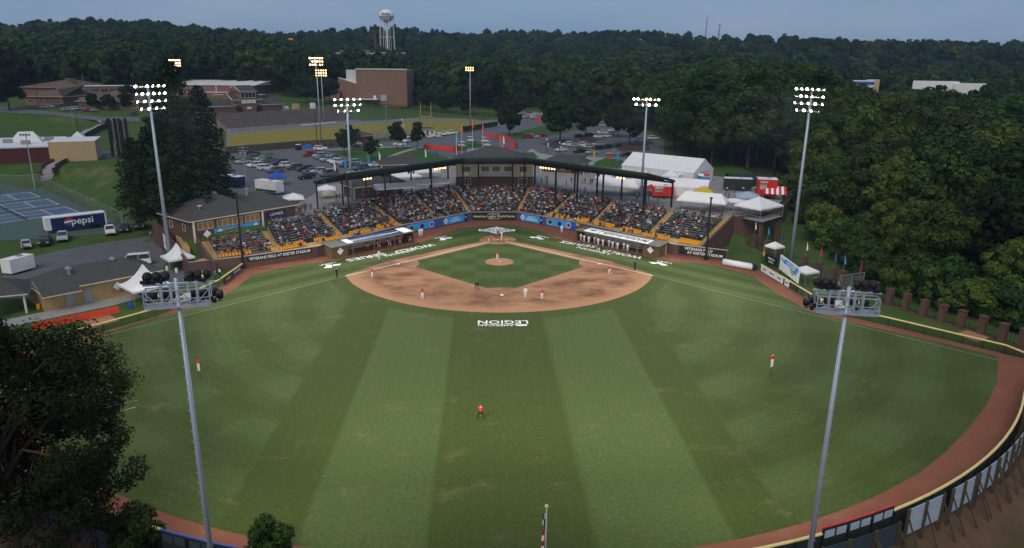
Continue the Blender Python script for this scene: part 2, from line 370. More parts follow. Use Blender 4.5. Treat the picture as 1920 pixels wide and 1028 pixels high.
WALL = [(-55.5,-26.2), (-47,-22.2), (-35.5,-14.5), (-20.5,5.5), (-6.3,19.8), (5.3,20), (18.3,8.5), (35,-12.5), (44.5,-17.8)]     # foot of the stand's front wall
FOUL_R = [(44.5,-17.8), (48.6,-24.4), (49.5,-35.1), (50.1,-44.2), (52.5,-49.8), (56.5,-53.8), (62.9,-60.9), (66.3,-64.6), (71,-69.5)]
FOUL_L = [(-47,-22.2), (-47.4,-33.7), (-51.6,-48.7), (-59.2,-58.5), (-71,-69.5)]
aR = 1.1417; ARC = [fpt(aR*(1-2*i/48)) for i in range(49)]
field = WALL[1:]+FOUL_R[1:]+ARC+FOUL_L[::-1][1:-1]
sheet('warning_track', field, .012, M['track'], px=False, flat=0)
gp = [(560,496.5),(588,492.7),(636,487.6),(686.6,477.5),(750,464),(800,451.5),(826,440.5),(831,438),(868.6,428),(906.6,423.8),(932,422),(970,423.8),(1020,435.8),(1040,446.5),(1116,461),(1204.6,480),(1262,492),(1300,492.5),(1350,501),
      (1412,517.5),(1428,531),(1465,555),(1520,584),(1600,606),(1663,620),(1769,643.5),(1869,668),(1872,685)]
gl = [(1868,720),(1850,760),(1815,805),(1770,850),(1720,890)]
pts = [G(*p) for p in gp+gl]; pts = [(p.x, p.y) for p in pts]
pts += [fpt(.57-1.14*i/40, 67.3) for i in range(41)]
pts += [fpt(a, 67.3+.3*(i % 2)) for i, a in enumerate((-.62, -.7, -.8, -.9, -1.0, -1.08))]+[(-60.5,-65), (-61,-63)]
pts += [tuple(G(*p)[:2]) for p in ((182,630),(300,594),(400,567.5),(447,537),(472.5,516))]
sheet('outfield_grass', pts, .022, M['turf'], px=False, flat=0)
# the skinned infield: an arc of 29 m round the rubber, closed along the foul lines
MR = 29.; a0 = math.asin(27.7/MR)
arc = [(MR*math.sin(a0*(1-2*i/60)), -18.44-MR*math.cos(a0*(1-2*i/60))) for i in range(61)]
sheet('infield_dirt', arc+[(-19.4-2.2*R2-.6,-19.4+3.2*R2-.5), (-2.3,-.4), (2.3,-.4), (19.4+2.2*R2+.6,-19.4+3.2*R2-.5)], .032, M['dirt'], px=False, flat=0)
c0 = Vector((0, -18.8)); ig = []
for i in range(240):
    a = 2*math.pi*i/240; d = Vector((math.sin(a), math.cos(a))); q = 0
    while q < 26:
        p = c0+d*q
        ins = (abs(p.x)+abs(p.y+19.4))*R2 < 12.75
        if not ins or (p-Vector((0, 0))).length < 4 or min((p-Vector(b)).length for b in ((-19.4,-19.4), (19.4,-19.4), (0,-38.8))) < 4.2: break
        q += .05
    ig.append(tuple(c0+d*q))
sheet('infield_grass', ig, .042, M['turf_in'], px=False, flat=0)
sheet('home_plate_circle', [(4*math.sin(2*math.pi*i/48), .2+4*math.cos(2*math.pi*i/48)) for i in range(48)], .046, M['dirt'], px=False, flat=0)
# narrow grass edge left outside the base paths belongs to the outfield sheet; base-path chalk
def strip(name, p, q, w, off, m):
    p, q = Vector(p), Vector(q); n = (q-p).normalized(); n = Vector((-n.y, n.x))*w/2
    return sheet(name, [p+n, q+n, q-n, p-n], off, m, px=False, flat=0)
for sx in (-1, 1):
    strip('foul_line', (sx*1.6, -1.6), (sx*27.7, -27.7), .18, .052, M['chalk']); strip('foul_line', (sx*27.7, -27.7), (63.9, -66.7) if sx > 0 else (-62.5, -64), .13, .052, M['chalk_faint'])
    strip('batters_box_line', (sx*.75, -.9), (sx*.75, .9), .1, .056, M['chalk']); strip('batters_box_line', (sx*1.95, -.9), (sx*1.95, .9), .1, .056, M['chalk'])
mb = MB()
for i, (r, z) in enumerate(((2.75, .04), (2.2, .10), (1.2, .22), (.7, .25), (.01, .25))):
    ring = [(r*math.cos(2*math.pi*j/40), -17.98+r*math.sin(2*math.pi*j/40), z) for j in range(40)]; mb.v += ring
    if i:
        for j in range(40): mb.f.append(((i-1)*40+j, (i-1)*40+(j+1) % 40, i*40+(j+1) % 40, i*40+j)); mb.m.append(0)
o = mb.build('pitchers_mound', M['dirt'], smooth=True, kind='structure')
tag(MB().box((0, -18.44, .27), (.61, .15, .06)).build('pitching_rubber', M['white']), 'white pitching rubber on top of the clay mound', 'rubber')
for (x, y), l in (((-19.2,-19.6), 'white square base at first, left corner of the infield'), ((0,-38.8), 'white square base at second, nearest the outfield'), ((19.2,-19.6), 'white square base at third, right corner of the infield')):
    b = MB(); q = .24; t = .16
    b.prism([(x+dx, y+dy) for dx, dy in ((q*1.4, 0), (0, q*1.4), (-q*1.4, 0), (0, -q*1.4))], .03, .1); tag(b.build('base', M['white']), l, 'base')
tag(MB().prism([(-.22,-.1), (.22,-.1), (.22,.12), (0,.34), (-.22,.12)], .045, .07).build('home_plate', M['white']), 'white five-sided home plate in the round clay area', 'home plate')

# ------------------------------------------------------------------ writing
def text_mesh(name, body, m, origin, xdir, ydir, size, depth=.01, align='CENTER', parent=None, wscale=1., label=None, kind=None):
    cu = bpy.data.curves.new(name, 'FONT'); cu.body = body; cu.size = size; cu.align_x = align; cu.align_y = 'CENTER'; cu.extrude = depth; cu.resolution_u = 2; cu.offset = size*.012
    tmp = bpy.data.objects.new(name, cu); COL.objects.link(tmp)
    me = bpy.data.meshes.new_from_object(tmp.evaluated_get(bpy.context.evaluated_depsgraph_get())); me.name = name
    bpy.data.objects.remove(tmp); bpy.data.curves.remove(cu)
    x = Vector(xdir).normalized(); y = Vector(ydir).normalized(); z = x.cross(y).normalized(); y = z.cross(x)
    me.transform(Matrix((( x.x*wscale, y.x, z.x, origin[0]), (x.y*wscale, y.y, z.y, origin[1]), (x.z*wscale, y.z, z.z, origin[2]), (0, 0, 0, 1))))
    me.materials.clear(); me.materials.append(m)
    o = bpy.data.objects.new(name, me); COL.objects.link(o)
    if parent is not None: o.parent = parent; o.matrix_parent_inverse = ROOT.get(parent.name, Matrix.Identity(4)).inverted()
    if label: o['label'] = label
    if kind: o['kind'] = kind
    return o
def gtext(body, px0, px1, size, label, m='chalk', name='field_lettering', xdir=None, ws=None):
    a, b = G(*px0), G(*px1); c = (a+b)/2; x = (b-a); x.z = 0
    o = text_mesh(name, body, M[m], (c.x, c.y, .055), x, Vector((-x.y, x.x, 0)), size, .004)
    wd = o.dimensions
    w = max(v.co.dot(x.normalized()) for v in o.data.vertices)-min(v.co.dot(x.normalized()) for v in o.data.vertices)
    k = x.length/w; xn = x.normalized()
    for v in o.data.vertices: v.co += xn*((v.co-Vector((c.x, c.y, 0))).dot(xn)*(k-1))
    return tag(o, label, 'lettering')
gtext('WORLD', (812,459), (741,474), 2.6, 'white WORLD painted on the grass in front of the left dugout')
gtext('SERIES', (722,476), (650,489), 2.6, 'white SERIES painted on the grass in front of the left dugout')
gtext('LEGION', (772,470.5), (722,480.5), 1.5, 'small white LEGION lettering on the grass left of the home plate')
gtext('WORLD', (1204,484.5), (1131,469.5), 2.6, 'white WORLD painted on the grass in front of the right dugout')
gtext('SERIES', (1118,464), (1052,453.5), 2.6, 'white SERIES painted on the grass in front of the right dugout')
gtext('LEGION', (1143,477), (1083,464), 1.5, 'small white LEGION lettering on the grass right of the home plate')
gtext('LEGION', (990,604.5), (896,604.5), 2.0, 'big white LEGION painted on the outfield grass')
gtext('AMERICAN', (963,610.3), (896,610.3), 1.15, 'white AMERICAN painted on the outfield grass below LEGION')
a, b = G(988,610), G(963,610.6); mb = MB(); mb.face([(a.x, a.y-.35, .055), (a.x, a.y+.25, .055), (b.x, b.y+.25, .055), (b.x+.6, b.y-.35, .055)])
tag(mb.build('field_lettering', M['chalk']), 'white bar painted beside AMERICAN on the outfield grass', 'lettering')
for p, l in (((620,497.5), 'white eagle mark and letters on the grass left of the left dugout'), ((832,447), 'white eagle mark and letters on the grass left behind the plate'), ((1012,446), 'white eagle mark and letters on the grass right behind the plate'), ((1240,494), 'white eagle mark and letters on the grass right of the right dugout')):
    c = G(*p); sx = 1 if p[0] > 930 else -1; x = Vector((-R2, sx*R2, 0)) if sx > 0 else Vector((-R2, -R2, 0)); y = Vector((-x.y, x.x, 0))
    mb = MB()
    for q in (((-1.9,.1),(-.5,-.5),(.1,.4),(-1.1,.9)), ((-.3,-.6),(.5,-1.2),(1.3,-.2),(.2,.3)), ((.2,.4),(1.4,-.1),(2.2,.5),(.9,1.2))):
        mb.face([c+x*u+y*(v+.5)+Vector((0, 0, .056)) for u, v in q])
    r = thing('field_logo', l, 'logo', (c.x, c.y, 0)); mb.build('emblem', M['chalk'], r)
    text_mesh('lettering', 'USAA', M['chalk'], (c.x-y.x*1.1, c.y-y.y*1.1, .056), x, y, 1.0, .004, parent=r, wscale=1.4)
# the world series diamond behind the plate
r = thing('field_logo', 'white and navy diamond-shaped World Series logo behind the home plate', 'logo', (0, 10.5, 0))
a, b, t, bt = G(895,432.3), G(968,431), G(930,424.8), G(930,440)
cx, cy = (a.x+b.x)/2, (t.y+bt.y)/2; hw, hh = (b.x-a.x)/2, (t.y-bt.y)/2
def dia(k, z, m, nm):
    q = [(-1, 0), (-.9, .35), (-.9, .22), (-.5, .38), (0, 1), (.5, .38), (.9, .22), (.9, .35), (1, 0), (.9, -.35), (.9, -.22), (.5, -.38), (0, -1), (-.5, -.38), (-.9, -.22), (-.9, -.35)]
    MB().face([(cx+u*hw*k, cy+v*hh*k*(1 if k == 1 else .96), z) for u, v in q[::-1]]).build(nm, M[m], r)
dia(1.06, .050, 'navy_paint', 'outline'); dia(.97, .058, 'chalk', 'diamond')
text_mesh('lettering', 'SERIES', M['navy_paint'], (cx, cy+.35, .064), (-1, 0, 0), (0, -1, 0), 2.0, .003, parent=r, wscale=1.35)
text_mesh('lettering', 'WORLD', M['navy_paint'], (cx, cy-1.55, .064), (-1, 0, 0), (0, -1, 0), 1.2, .003, parent=r, wscale=1.2)
for i in range(4): MB().face([(cx-1.5+i+.36*math.cos(t_), cy+hh*.66+.36*math.sin(t_), .064) for t_ in (0, 1.26, 2.51, 3.77, 5.03)]).build('star', M['red'], r)
# ------------------------------------------------------------------ floodlight poles
def lamp_head(mb, c, d, r=.36, mh=0, ml=1, n=10):       # a bowl whose mouth faces d
    c = Vector(c); d = Vector(d).normalized()
    mb.tube(c-d*.42, c-d*.12, .14, r*.8, n, mh); mb.tube(c-d*.12, c, r*.8, r, n, mh, caps=False); mb.tube(c-d*.03, c-d*.025, r*.97, r*.97, n, ml)
def spot(parent, p, aim, e, ang, col=(1, .95, .86)):
    l = bpy.data.lights.new('floodlight', 'SPOT'); l.energy = e; l.spot_size = math.radians(ang); l.spot_blend = .7; l.shadow_soft_size = .6; l.color = col
    o = bpy.data.objects.new('floodlight', l); COL.objects.link(o); o.location = p
    o.rotation_euler = (Vector(aim)-Vector(p)).to_track_quat('-Z', 'Y').to_euler()
    o.parent = parent; o.matrix_parent_inverse = ROOT[parent.name].inverted(); return o
def flood_pole(base, ztop, label, rows, aims, r=.27, lit='lamp_on', wide=3.1, e=0, pr=.36, spots=(), dxr=0.):
    base = Vector(base); t = thing('floodlight_pole', label, 'light pole', base, 0, 'floodlight poles')
    tp = Vector((base.x, base.y, ztop))
    MB().tube(base-Vector((0, 0, .3)), tp, pr, pr*.5, 12).build('pole', M['galv'], t, smooth=True)
    a = Vector((aims[0][0]-tp.x, aims[0][1]-tp.y, 0)).normalized(); s = Vector((a.y, -a.x, 0))
    for k, nl in enumerate(rows):
        z = ztop-.4-k*1.25; c = Vector((tp.x, tp.y, z)); w = wide*(1 if nl > 4 else .8)
        MB().beam(c-s*w+a*.3, c+s*w+a*.3, .14, .14).build('crossarm', M['galv'], t)
        for i in range(nl):
            u = (i/(nl-1)*2-1)*w if nl > 1 else 0; am = Vector(aims[(i+k) % len(aims)]); hp = c+s*u+a*.55+Vector((0, 0, .1))
            if random.random() < .28: am = am+Vector((random.choice((-70, 70)), random.uniform(0, 60), 0))
            mb = MB(); d = (am-hp).normalized(); lamp_head(mb, hp, d, r*random.uniform(.8, 1)); mb.tube(c+s*u+a*.3, hp-d*.3, .05, n=5)
            mb.build('lamp', [M['black'], M[lit]], t)
    for am, en, ang in spots: spot(t, tp+a*1.4+Vector((0, 0, -1)), am, en, ang)
    return t
CAMLOOK = (-3, -60, 0)
EP = 40000
flood_pole((-60.5,-21.8,0), 32.6, 'tall lit floodlight pole beside the white peaked tent at left', (6,6,5,4), [(0,-45,0), (-20,-60,0), (10,-30,0), (-10,-80,3)], spots=[((0,-40,0), EP, 95), ((-22,-70,0), EP*.55, 85)])
flood_pole((56.3,-19.6,0), 33, 'tall lit floodlight pole on the grass bank behind the map sign', (6,6,5,4), [(0,-45,0), (20,-60,0), (-10,-30,0), (10,-80,3)], spots=[((0,-40,0), EP, 95), ((25,-68,0), EP*.6, 85)])
pb = G(660,377,5.45); flood_pole(pb, D(653,184,pb.y).z, 'lit floodlight pole rising behind the left half of the grandstand roof', (5,5,4), [(0,-30,0), (-10,-40,0), (-4,-70,3)], spots=[((-6,-36,0), EP*.8, 80)])
pb = G(1202,371,5.45); flood_pole(pb, D(1214,184,pb.y).z, 'lit floodlight pole rising behind the right half of the grandstand roof', (7,4), [(0,-30,0), (10,-40,0), (4,-70,3)], r=.34, spots=[((6,-36,0), EP*.8, 80)])
# the two near poles, seen from behind: a steel cage and black lamp backs
def near_pole(base, topz, px_c, side, label):
    base = Vector(base); t = thing('floodlight_pole', label, 'light pole', base, 0, 'floodlight poles')
    tp = Vector((base.x, base.y, topz)); P = MB().tube(base-Vector((0, 0, .4)), tp, .21, .12, 16); P.build('pole', M['galv'], t, smooth=True)
    mb = MB()
    for i in range(26):
        z = base.z+4+i*.75; rr = .21-.09*(z-base.z)/(topz-base.z)
        if z < topz-3: mb.tube((base.x+side*rr, base.y, z), (base.x+side*(rr+.13), base.y, z), .012, n=4); mb.tube((base.x, base.y-rr, z+.3), (base.x, base.y-rr-.13, z+.3), .012, n=4)
    mb.build('climbing_peg', M['galv'], t, kind='stuff')
    yaw = -.21*side; s = Vector((math.cos(yaw), math.sin(yaw), 0)); b = Vector((-s.y, s.x, 0))   # b points to the field
    z0 = topz-1.75; L = 1.85; c = Vector((base.x, base.y, z0))
    f = lambda u, v, z: c+s*u+b*v+Vector((0, 0, z))
    mb = MB(); mb.beam(f(-L, .1, 0), f(L, .1, 0), .75, .035); mb.build('platform', M['galv'], t)
    for v in (-.28, .48):
        MB().beam(f(-L, v, .02), f(L, v, .02), .05, .13).build('toe_rail', M['galv'], t); MB().beam(f(-L, v, 1.1), f(L, v, 1.1), .06, .06).build('hand_rail', M['galv'], t)
    MB().beam(f(-L, -.28, .55), f(L, -.28, .55), .04, .04).build('mid_rail', M['galv'], t)
    for u in (-L, L):
        for z in (.02, .55, 1.1): MB().beam(f(u, -.28, z), f(u, .48, z), .045, .045).build('end_rail', M['galv'], t)
        for v in (-.28, .48): MB().beam(f(u, v, 0), f(u, v, 1.1), .06, .06).build('post', M['galv'], t)
    for i, (u0, u1) in enumerate(((-L, -.95), (-.95, -.2), (.2, .95), (.95, L))):
        MB().beam(f(u0, -.28, .05 if i % 2 else 1.08), f(u1, -.28, 1.08 if i % 2 else .05), .045, .045).build('brace', M['galv'], t)
    for u in (-1.0, -.45, .55, 1.05): MB().beam(f(u, .4, -.1), f(u, .4, 1.3), .16, .09).build('post', M['galv'], t)
    MB().beam(f(-L-.15, .5, 1.28), f(L+.25, .5, 1.28), .12, .12).build('crossarm', M['galv'], t); MB().beam(f(-L-.2, .5, .1), f(L+.35, .5, .1), .12, .12).build('crossarm', M['galv'], t)
    MB().box(f(-.55*side, -.16, .62), (.42, .2, .42), yaw).build('control_box', M['offwhite'], t)
    def head(p, aim):
        d = (Vector(aim)-p).normalized(); p = p+Vector((0, 0, .28)); mb = MB()
        # dished back with ribs, ballast box below
        q = d; mb.tube(p-q*.30, p-q*.22, .10, .22, 14); mb.tube(p-q*.22, p-q*.06, .22, .315, 14, caps=False); mb.tube(p-q*.06, p+q*.06, .315, .31, 14, 0)
        h = MB(); h.tube(p+q*.061, p+q*.066, .29, .29, 14)
        o = mb.build('lamp', M['black'], t, smooth=False); l = h.build('lens', M['lamp_on']); l.parent = o
        side_v = q.cross(Vector((0, 0, 1))).normalized()
        bx = MB(); bx.tube(p-q*.16-Vector((0, 0, .02)), p-q*.4-Vector((0, 0, .32)), .035, n=5); bx.beam(p-q*.48-side_v*.22-Vector((0, 0, .36)), p-q*.48+side_v*.22-Vector((0, 0, .36)), .17, .2); bx.tube(p-q*.3-Vector((0, 0, .3)), p-Vector((0, 0, .42)), .04, n=5)
        w = bx.build('ballast_box', M['black']); w.parent = o
    ai = [(-20,-40,0), (0,-30,0), (15,-45,0), (-30,-60,0), (25,-60,0), (5,-10,0)]
    for k, u in enumerate((-1.75, -1.25, -.72, .62, 1.15, 1.62)): head(f(u, .85, 1.42), ai[k])
    for k, u in enumerate((-1.6, -1.0, -.5, .7, 1.3)): head(f(u, .95, .2), ai[(k+2) % 6])
    e = -1 if side > 0 else 1
    head(f(e*1.95, .9, .25), (base.x+e*60, 20, 0)); head(f(e*2.3, .7, .1), (base.x+e*70, -30, 8))
    for am, en, ang in ((( -4*side, -25, 0), EP*.62, 90), ((base.x*.8, -74, 0), EP*.36, 115)): spot(t, f(0, 1.9, 1.2), am, en, ang)
bl = D(350,600,-108); near_pole((bl.x-.35, -108, -1.2), 23.6, None, -1, 'near grey floodlight pole at lower left with a cage of black lamps')
br = D(1578,618,-108); near_pole((br.x+.1, -108, -1.2), 23.0, None, 1, 'near grey floodlight pole at lower right with a cage of black lamps')
# ------------------------------------------------------------------ grandstand
ZW, ZF, ZB = 1.9, 2.1, 5.5                              # wall top, first bench row, concourse
AF = [(-52,-23), (-42.2,-17.4), (-33.2,-4), (-23,7.8), (-15.4,17.5), (-7.2,24), (6.1,25.4), (14.1,19), (22.3,8), (33.1,-2.2), (42,-10.8)]       # foot of each aisle
AB = [(-55.4,-18.4), (-46.6,-9.6), (-38.6,1.8), (-29.6,14.2), (-20.4,25.1), (-11.1,32.6), (9.3,35), (19.8,25.8), (27.8,15), (38.8,4.2), (48.6,-3.6)]   # its head
AZ = [4.1, 4.1]+[ZB]*9
AF = [Vector(p) for p in AF]; AB = [Vector(p) for p in AB]
NS = 10; NROW = [8]+[11]*9
stand = thing('grandstand', 'curved brick and steel grandstand full of spectators behind the plate', 'grandstand', (0, 30, 0))
def wallat(p, n):                                       # nearest point of the front wall
    best = None
    for a, b in zip(WALL, WALL[1:]):
        a, b = Vector(a), Vector(b); d = b-a; t = max(0, min(1, (p-a).dot(d)/d.dot(d))); q = a+d*t
        if best is None or (q-p).length < (best-p).length: best = q
    return best
# front wall with cap, one part for each straight run
for a, b in zip(WALL, WALL[1:]):
    a, b = Vector(a), Vector(b); d = (b-a).normalized(); n = Vector((-d.y, d.x))
    mb = MB(); mb.prism([a, b, b+n*.35, a+n*.35], -.2, ZW+.25); mb.build('wall', M['brick'], stand)
    mb = MB(); mb.prism([a-n*.06, b-n*.06, b+n*.42, a+n*.42], ZW+.25, ZW+.33); mb.build('wall_cap', M['concrete'], stand)
# terrace behind the wall
for i in range(len(AF)-1):
    a, b = AF[i], AF[i+1]; wa, wb = wallat(a, 0), wallat(b, 0)
    n = ((AB[i]+AB[i+1])/2-(a+b)/2).normalized()
    pts = [wa+n*.3, wb+n*.3, b, a]
    if i == 0: pts = [Vector(WALL[0])+Vector((-.0, .3))]+pts[1:3]+[a+Vector((-2.6, .6))]
    mids = [Vector(w) for w in WALL if 0]
    mb = MB(); mb.prism(pts, ZW-.6, ZW); mb.build('terrace', M['tan'], stand)
for w in WALL[1:-1]:                                    # fill the corners of the terrace
    w = Vector(w); k = min(range(len(AF)), key=lambda j: (AF[j]-w).length)
    k2 = k+1 if k < 10 and (k == 0 or (AF[k+1]-w).length < (AF[k-1]-w).length) else k-1
    mb = MB(); mb.prism([w+(AF[k]-w).normalized()*.25, AF[k], AF[k2]], ZW-.55, ZW-.006); mb.build('terrace', M['tan'], stand)
SEATS = []                                              # places where somebody may sit: (pos, heading, section, row)
def seat_proto(m, nm):
    mb = MB(); mb.box((0, .05, .42), (.44, .40, .06)); mb.box((0, .27, .66), (.44, .06, .46)); mb.box((0, .05, .2), (.08, .3, .4)); mb.box((0, .3, .85), (.36, .05, .1))
    o = mb.build(nm, m); me = o.data; bpy.data.objects.remove(o); return me
ME_Y = seat_proto(M['yellow_seat'], 'yellow_seat'); ME_G = seat_proto(M['green_seat'], 'green_seat')
def put_seat(me, p, h):
    o = bpy.data.objects.new('seat', me); COL.objects.link(o); o.parent = stand; o.matrix_parent_inverse = ROOT[stand.name].inverted()
    o.location = p; o.rotation_euler = (0, 0, h); return o
bench_n = 0
for i in range(NS):
    A0, A1, B0, B1 = AF[i], AF[i+1], AB[i], AB[i+1]; nr = NROW[i]; za, zb = AZ[i], AZ[i+1]
    if i == 1: za = ZB
    if i == 0: zb = 4.1
    top = min(za, zb); cen = 3 <= i <= 6
    # straight-sided stepped deck between the aisles (aisles 1.5 m wide)
    u = (A1-A0).normalized(); ub = (B1-B0).normalized(); g = .75
    F0, F1, K0, K1 = A0+u*g, A1-u*g, B0+ub*g, B1-ub*g
    deck = MB(); hdg = math.atan2(-(F1-F0).x, (F1-F0).y)+math.pi     # facing the field
    nrm = Vector((-(F1-F0).y, (F1-F0).x)).normalized(); face = math.atan2(-nrm.y, -nrm.x)
    for j in range(nr):
        t0, t1 = j/nr, (j+1)/nr; z = ZF+(top-ZF)*(j+1)/nr-.05
        p0, p1, q1, q0 = F0.lerp(K0, t0), F1.lerp(K1, t0), F1.lerp(K1, t1), F0.lerp(K0, t1)
        deck.prism([p0, p1, q1, q0], z-.55 if j else ZF-.6, z)
        mm = (t0+t1)/2; s0, s1 = F0.lerp(K0, mm+.015), F1.lerp(K1, mm+.015)
        if not cen:
            b = MB(); d = (s1-s0).normalized(); b.beam((*(s0+d*.1), z+.42), (*(s1-d*.1), z+.42), .3, .06)
            nleg = max(2, int((s1-s0).length/2.4))
            for q in range(nleg):
                c = s0.lerp(s1, (q+.5)/nleg); b.box((c.x, c.y, z+.2), (.06, .06, .4))
            b.build('bench', M['alu'], stand)
        L = (s1-s0).length; ns = int(L/.54)
        for q in range(ns):
            c = s0.lerp(s1, (q+.5)/ns); SEATS.append(((c.x, c.y, z), face, i, j, cen))
    if cen:                                             # rows of dark green chairs, one part for a row
        for j in range(nr):
            z = ZF+(top-ZF)*(j+1)/nr-.05; mm = (j+.5)/nr; s0, s1 = F0.lerp(K0, mm), F1.lerp(K1, mm); d = (s1-s0).normalized(); bk = Vector((-d.y, d.x)); bk = bk if bk.dot(nrm) > 0 else -bk
            mb = MB(); ns = int((s1-s0).length/.54)
            for q in range(ns):
                c = s0.lerp(s1, (q+.5)/ns); R = math.atan2(d.y, d.x)
                mb.box((c.x, c.y, z+.42), (.44, .4, .06), R); cb = c+bk*.24; mb.box((cb.x, cb.y, z+.66), (.44, .06, .42), R)
            mb.build('seat_row', M['green_seat'], stand)
    deck.build('deck', M['brown_tread'] if i == 0 else M['green_tread'], stand)
    # box seats on the terrace
    wa, wb = wallat(A0+u*g, 0), wallat(A1-u*g, 0); wd = (wb-wa).normalized(); L = (wb-wa).length
    if L > 3 and i in (0, 1, 2, 7, 8, 9):
        fw = math.atan2(wd.y, wd.x); nn = Vector((-wd.y, wd.x)); nn = nn if nn.dot(nrm) > 0 else -nn; hy = math.atan2(nn.y, nn.x)-math.pi/2
        for row in range(2):
            mb = MB(); off = 1.0+row*.95
            if row: mb.prism([wa+nn*1.5, wb+nn*1.5, wb+nn*2.6, wa+nn*2.6], ZW-.2, ZW+.18); mb.build('terrace_step', M['tan'], stand)
            ns = int(L/.56)
            for q in range(ns):
                gap = (q % 14) > 9
                c = wa.lerp(wb, (q+.5)/ns)+nn*off; z = ZW+(.18 if row else 0)
                if gap: continue
                if random.random() < .94: put_seat(ME_Y, (c.x, c.y, z), hy)
                SEATS.append(((c.x, c.y, z), math.atan2(-nn.y, -nn.x), i, -2+row, True))
    elif L > 3:
        nn = Vector((-wd.y, wd.x)); nn = nn if nn.dot(nrm) > 0 else -nn; R = math.atan2(wd.y, wd.x)
        for row in range(4 if i in (5,) else 3):
            mb = MB(); off = .9+row*.9; ns = int(L/.56)
            for q in range(ns):
                c = wa.lerp(wb, (q+.5)/ns)+nn*off; z = ZW
                mb.box((c.x, c.y, z+.42), (.44, .4, .06), R); cb = c+nn*.24; mb.box((cb.x, cb.y, z+.66), (.44, .06, .42), R)
                SEATS.append(((c.x, c.y, z), math.atan2(-nn.y, -nn.x), i, -4+row, True))
            mb.build('seat_row', M['green_seat'], stand)
# aisles: tan steps with a rail
for i in range(11):
    a, b = AF[i], AB[i]; zt = AZ[i]; d = (b-a).normalized(); n = Vector((-d.y, d.x)); L = (b-a).length; k = 16 if zt > 5 else 10
    mb = MB()
    for j in range(k):
        p, q = a+d*(L*j/k), a+d*(L*(j+1)/k); mb.prism([p-n*.75, p+n*.75, q+n*.75, q-n*.75], ZF-.6, ZF+(zt-ZF)*(j+1)/k)
    mb.build('aisle', M['tan'], stand)
    mb = MB(); p0, p1 = Vector((*(a+d*1), ZF+1.2)), Vector((*(a+d*(L-.6)), zt+.85)); mb.tube(p0, p1, .03, n=5)
    for j in range(6):
        t = (j+.2)/5.4; c = p0.lerp(p1, t); mb.tube(c-Vector((0, 0, .95)), c, .025, n=5)
    mb.build('railing', M['black'], stand)
# side walls at the two ends
for i, sg in ((0, -1), (10, 1)):
    a, b = AF[i], AB[i]; w = Vector(WALL[0 if i == 0 else -1]); d = (b-a).normalized(); n = Vector((-d.y, d.x)); n = n if n.x*sg > 0 else -n
    a2 = a-d*3.2; p = [a2+n*.8, b+d*1.2+n*.8, b+d*1.2+n*1.25, a2+n*1.25]
    zz = [ZW+.3, AZ[i]+.9, AZ[i]+.9, ZW+.3]
    P = [(q.x, q.y) for q in p]
    ar = sum(P[k][0]*P[(k+1) % 4][1]-P[(k+1) % 4][0]*P[k][1] for k in range(4))
    if ar < 0: P = P[::-1]; zz = zz[::-1]
    MB().prism(P, -2, zz).build('side_wall', M['brick'], stand)
# back rail of the stand along the concourse
for i in range(1, NS):
    if i == 5: continue
    a, b = AB[i], AB[i+1]; u = (b-a).normalized(); mb = MB(); n = Vector((-u.y, u.x))
    for z in (.5, 1.0): mb.tube((*(a+u*.9+n*.15), ZB+z), (*(b-u*.9+n*.15), ZB+z), .025, n=5)
    for q in range(6): c = (a+u*.9).lerp(b-u*.9, q/5)+n*.15; mb.tube((c.x, c.y, ZB-.3), (c.x, c.y, ZB+1), .025, n=5)
    mb.build('back_rail', M['black'], stand)
# concourse slab
cc = [(-46.6,-9.6), (-38.6,1.8), (-29.6,14.2), (-20.4,25.1), (-11.1,32.6), (9.3,35), (19.8,25.8), (27.8,15), (38.8,4.2), (48.6,-3.6), (56.5,1), (62.6,6.6), (69.8,18.8), (74,30.5), (77,45), (60,64), (20,78), (-20,78), (-44,40), (-46,8)]
M['plaza'] = mat('plaza_concrete', (.27, .25, .235), .9, var=.18, scale=.25); M['paver'] = mat('brick_pavers', (.22, .13, .10), .9, var=.18, scale=1)
sheet('concourse', cc, .07, M['plaza'], px=False)
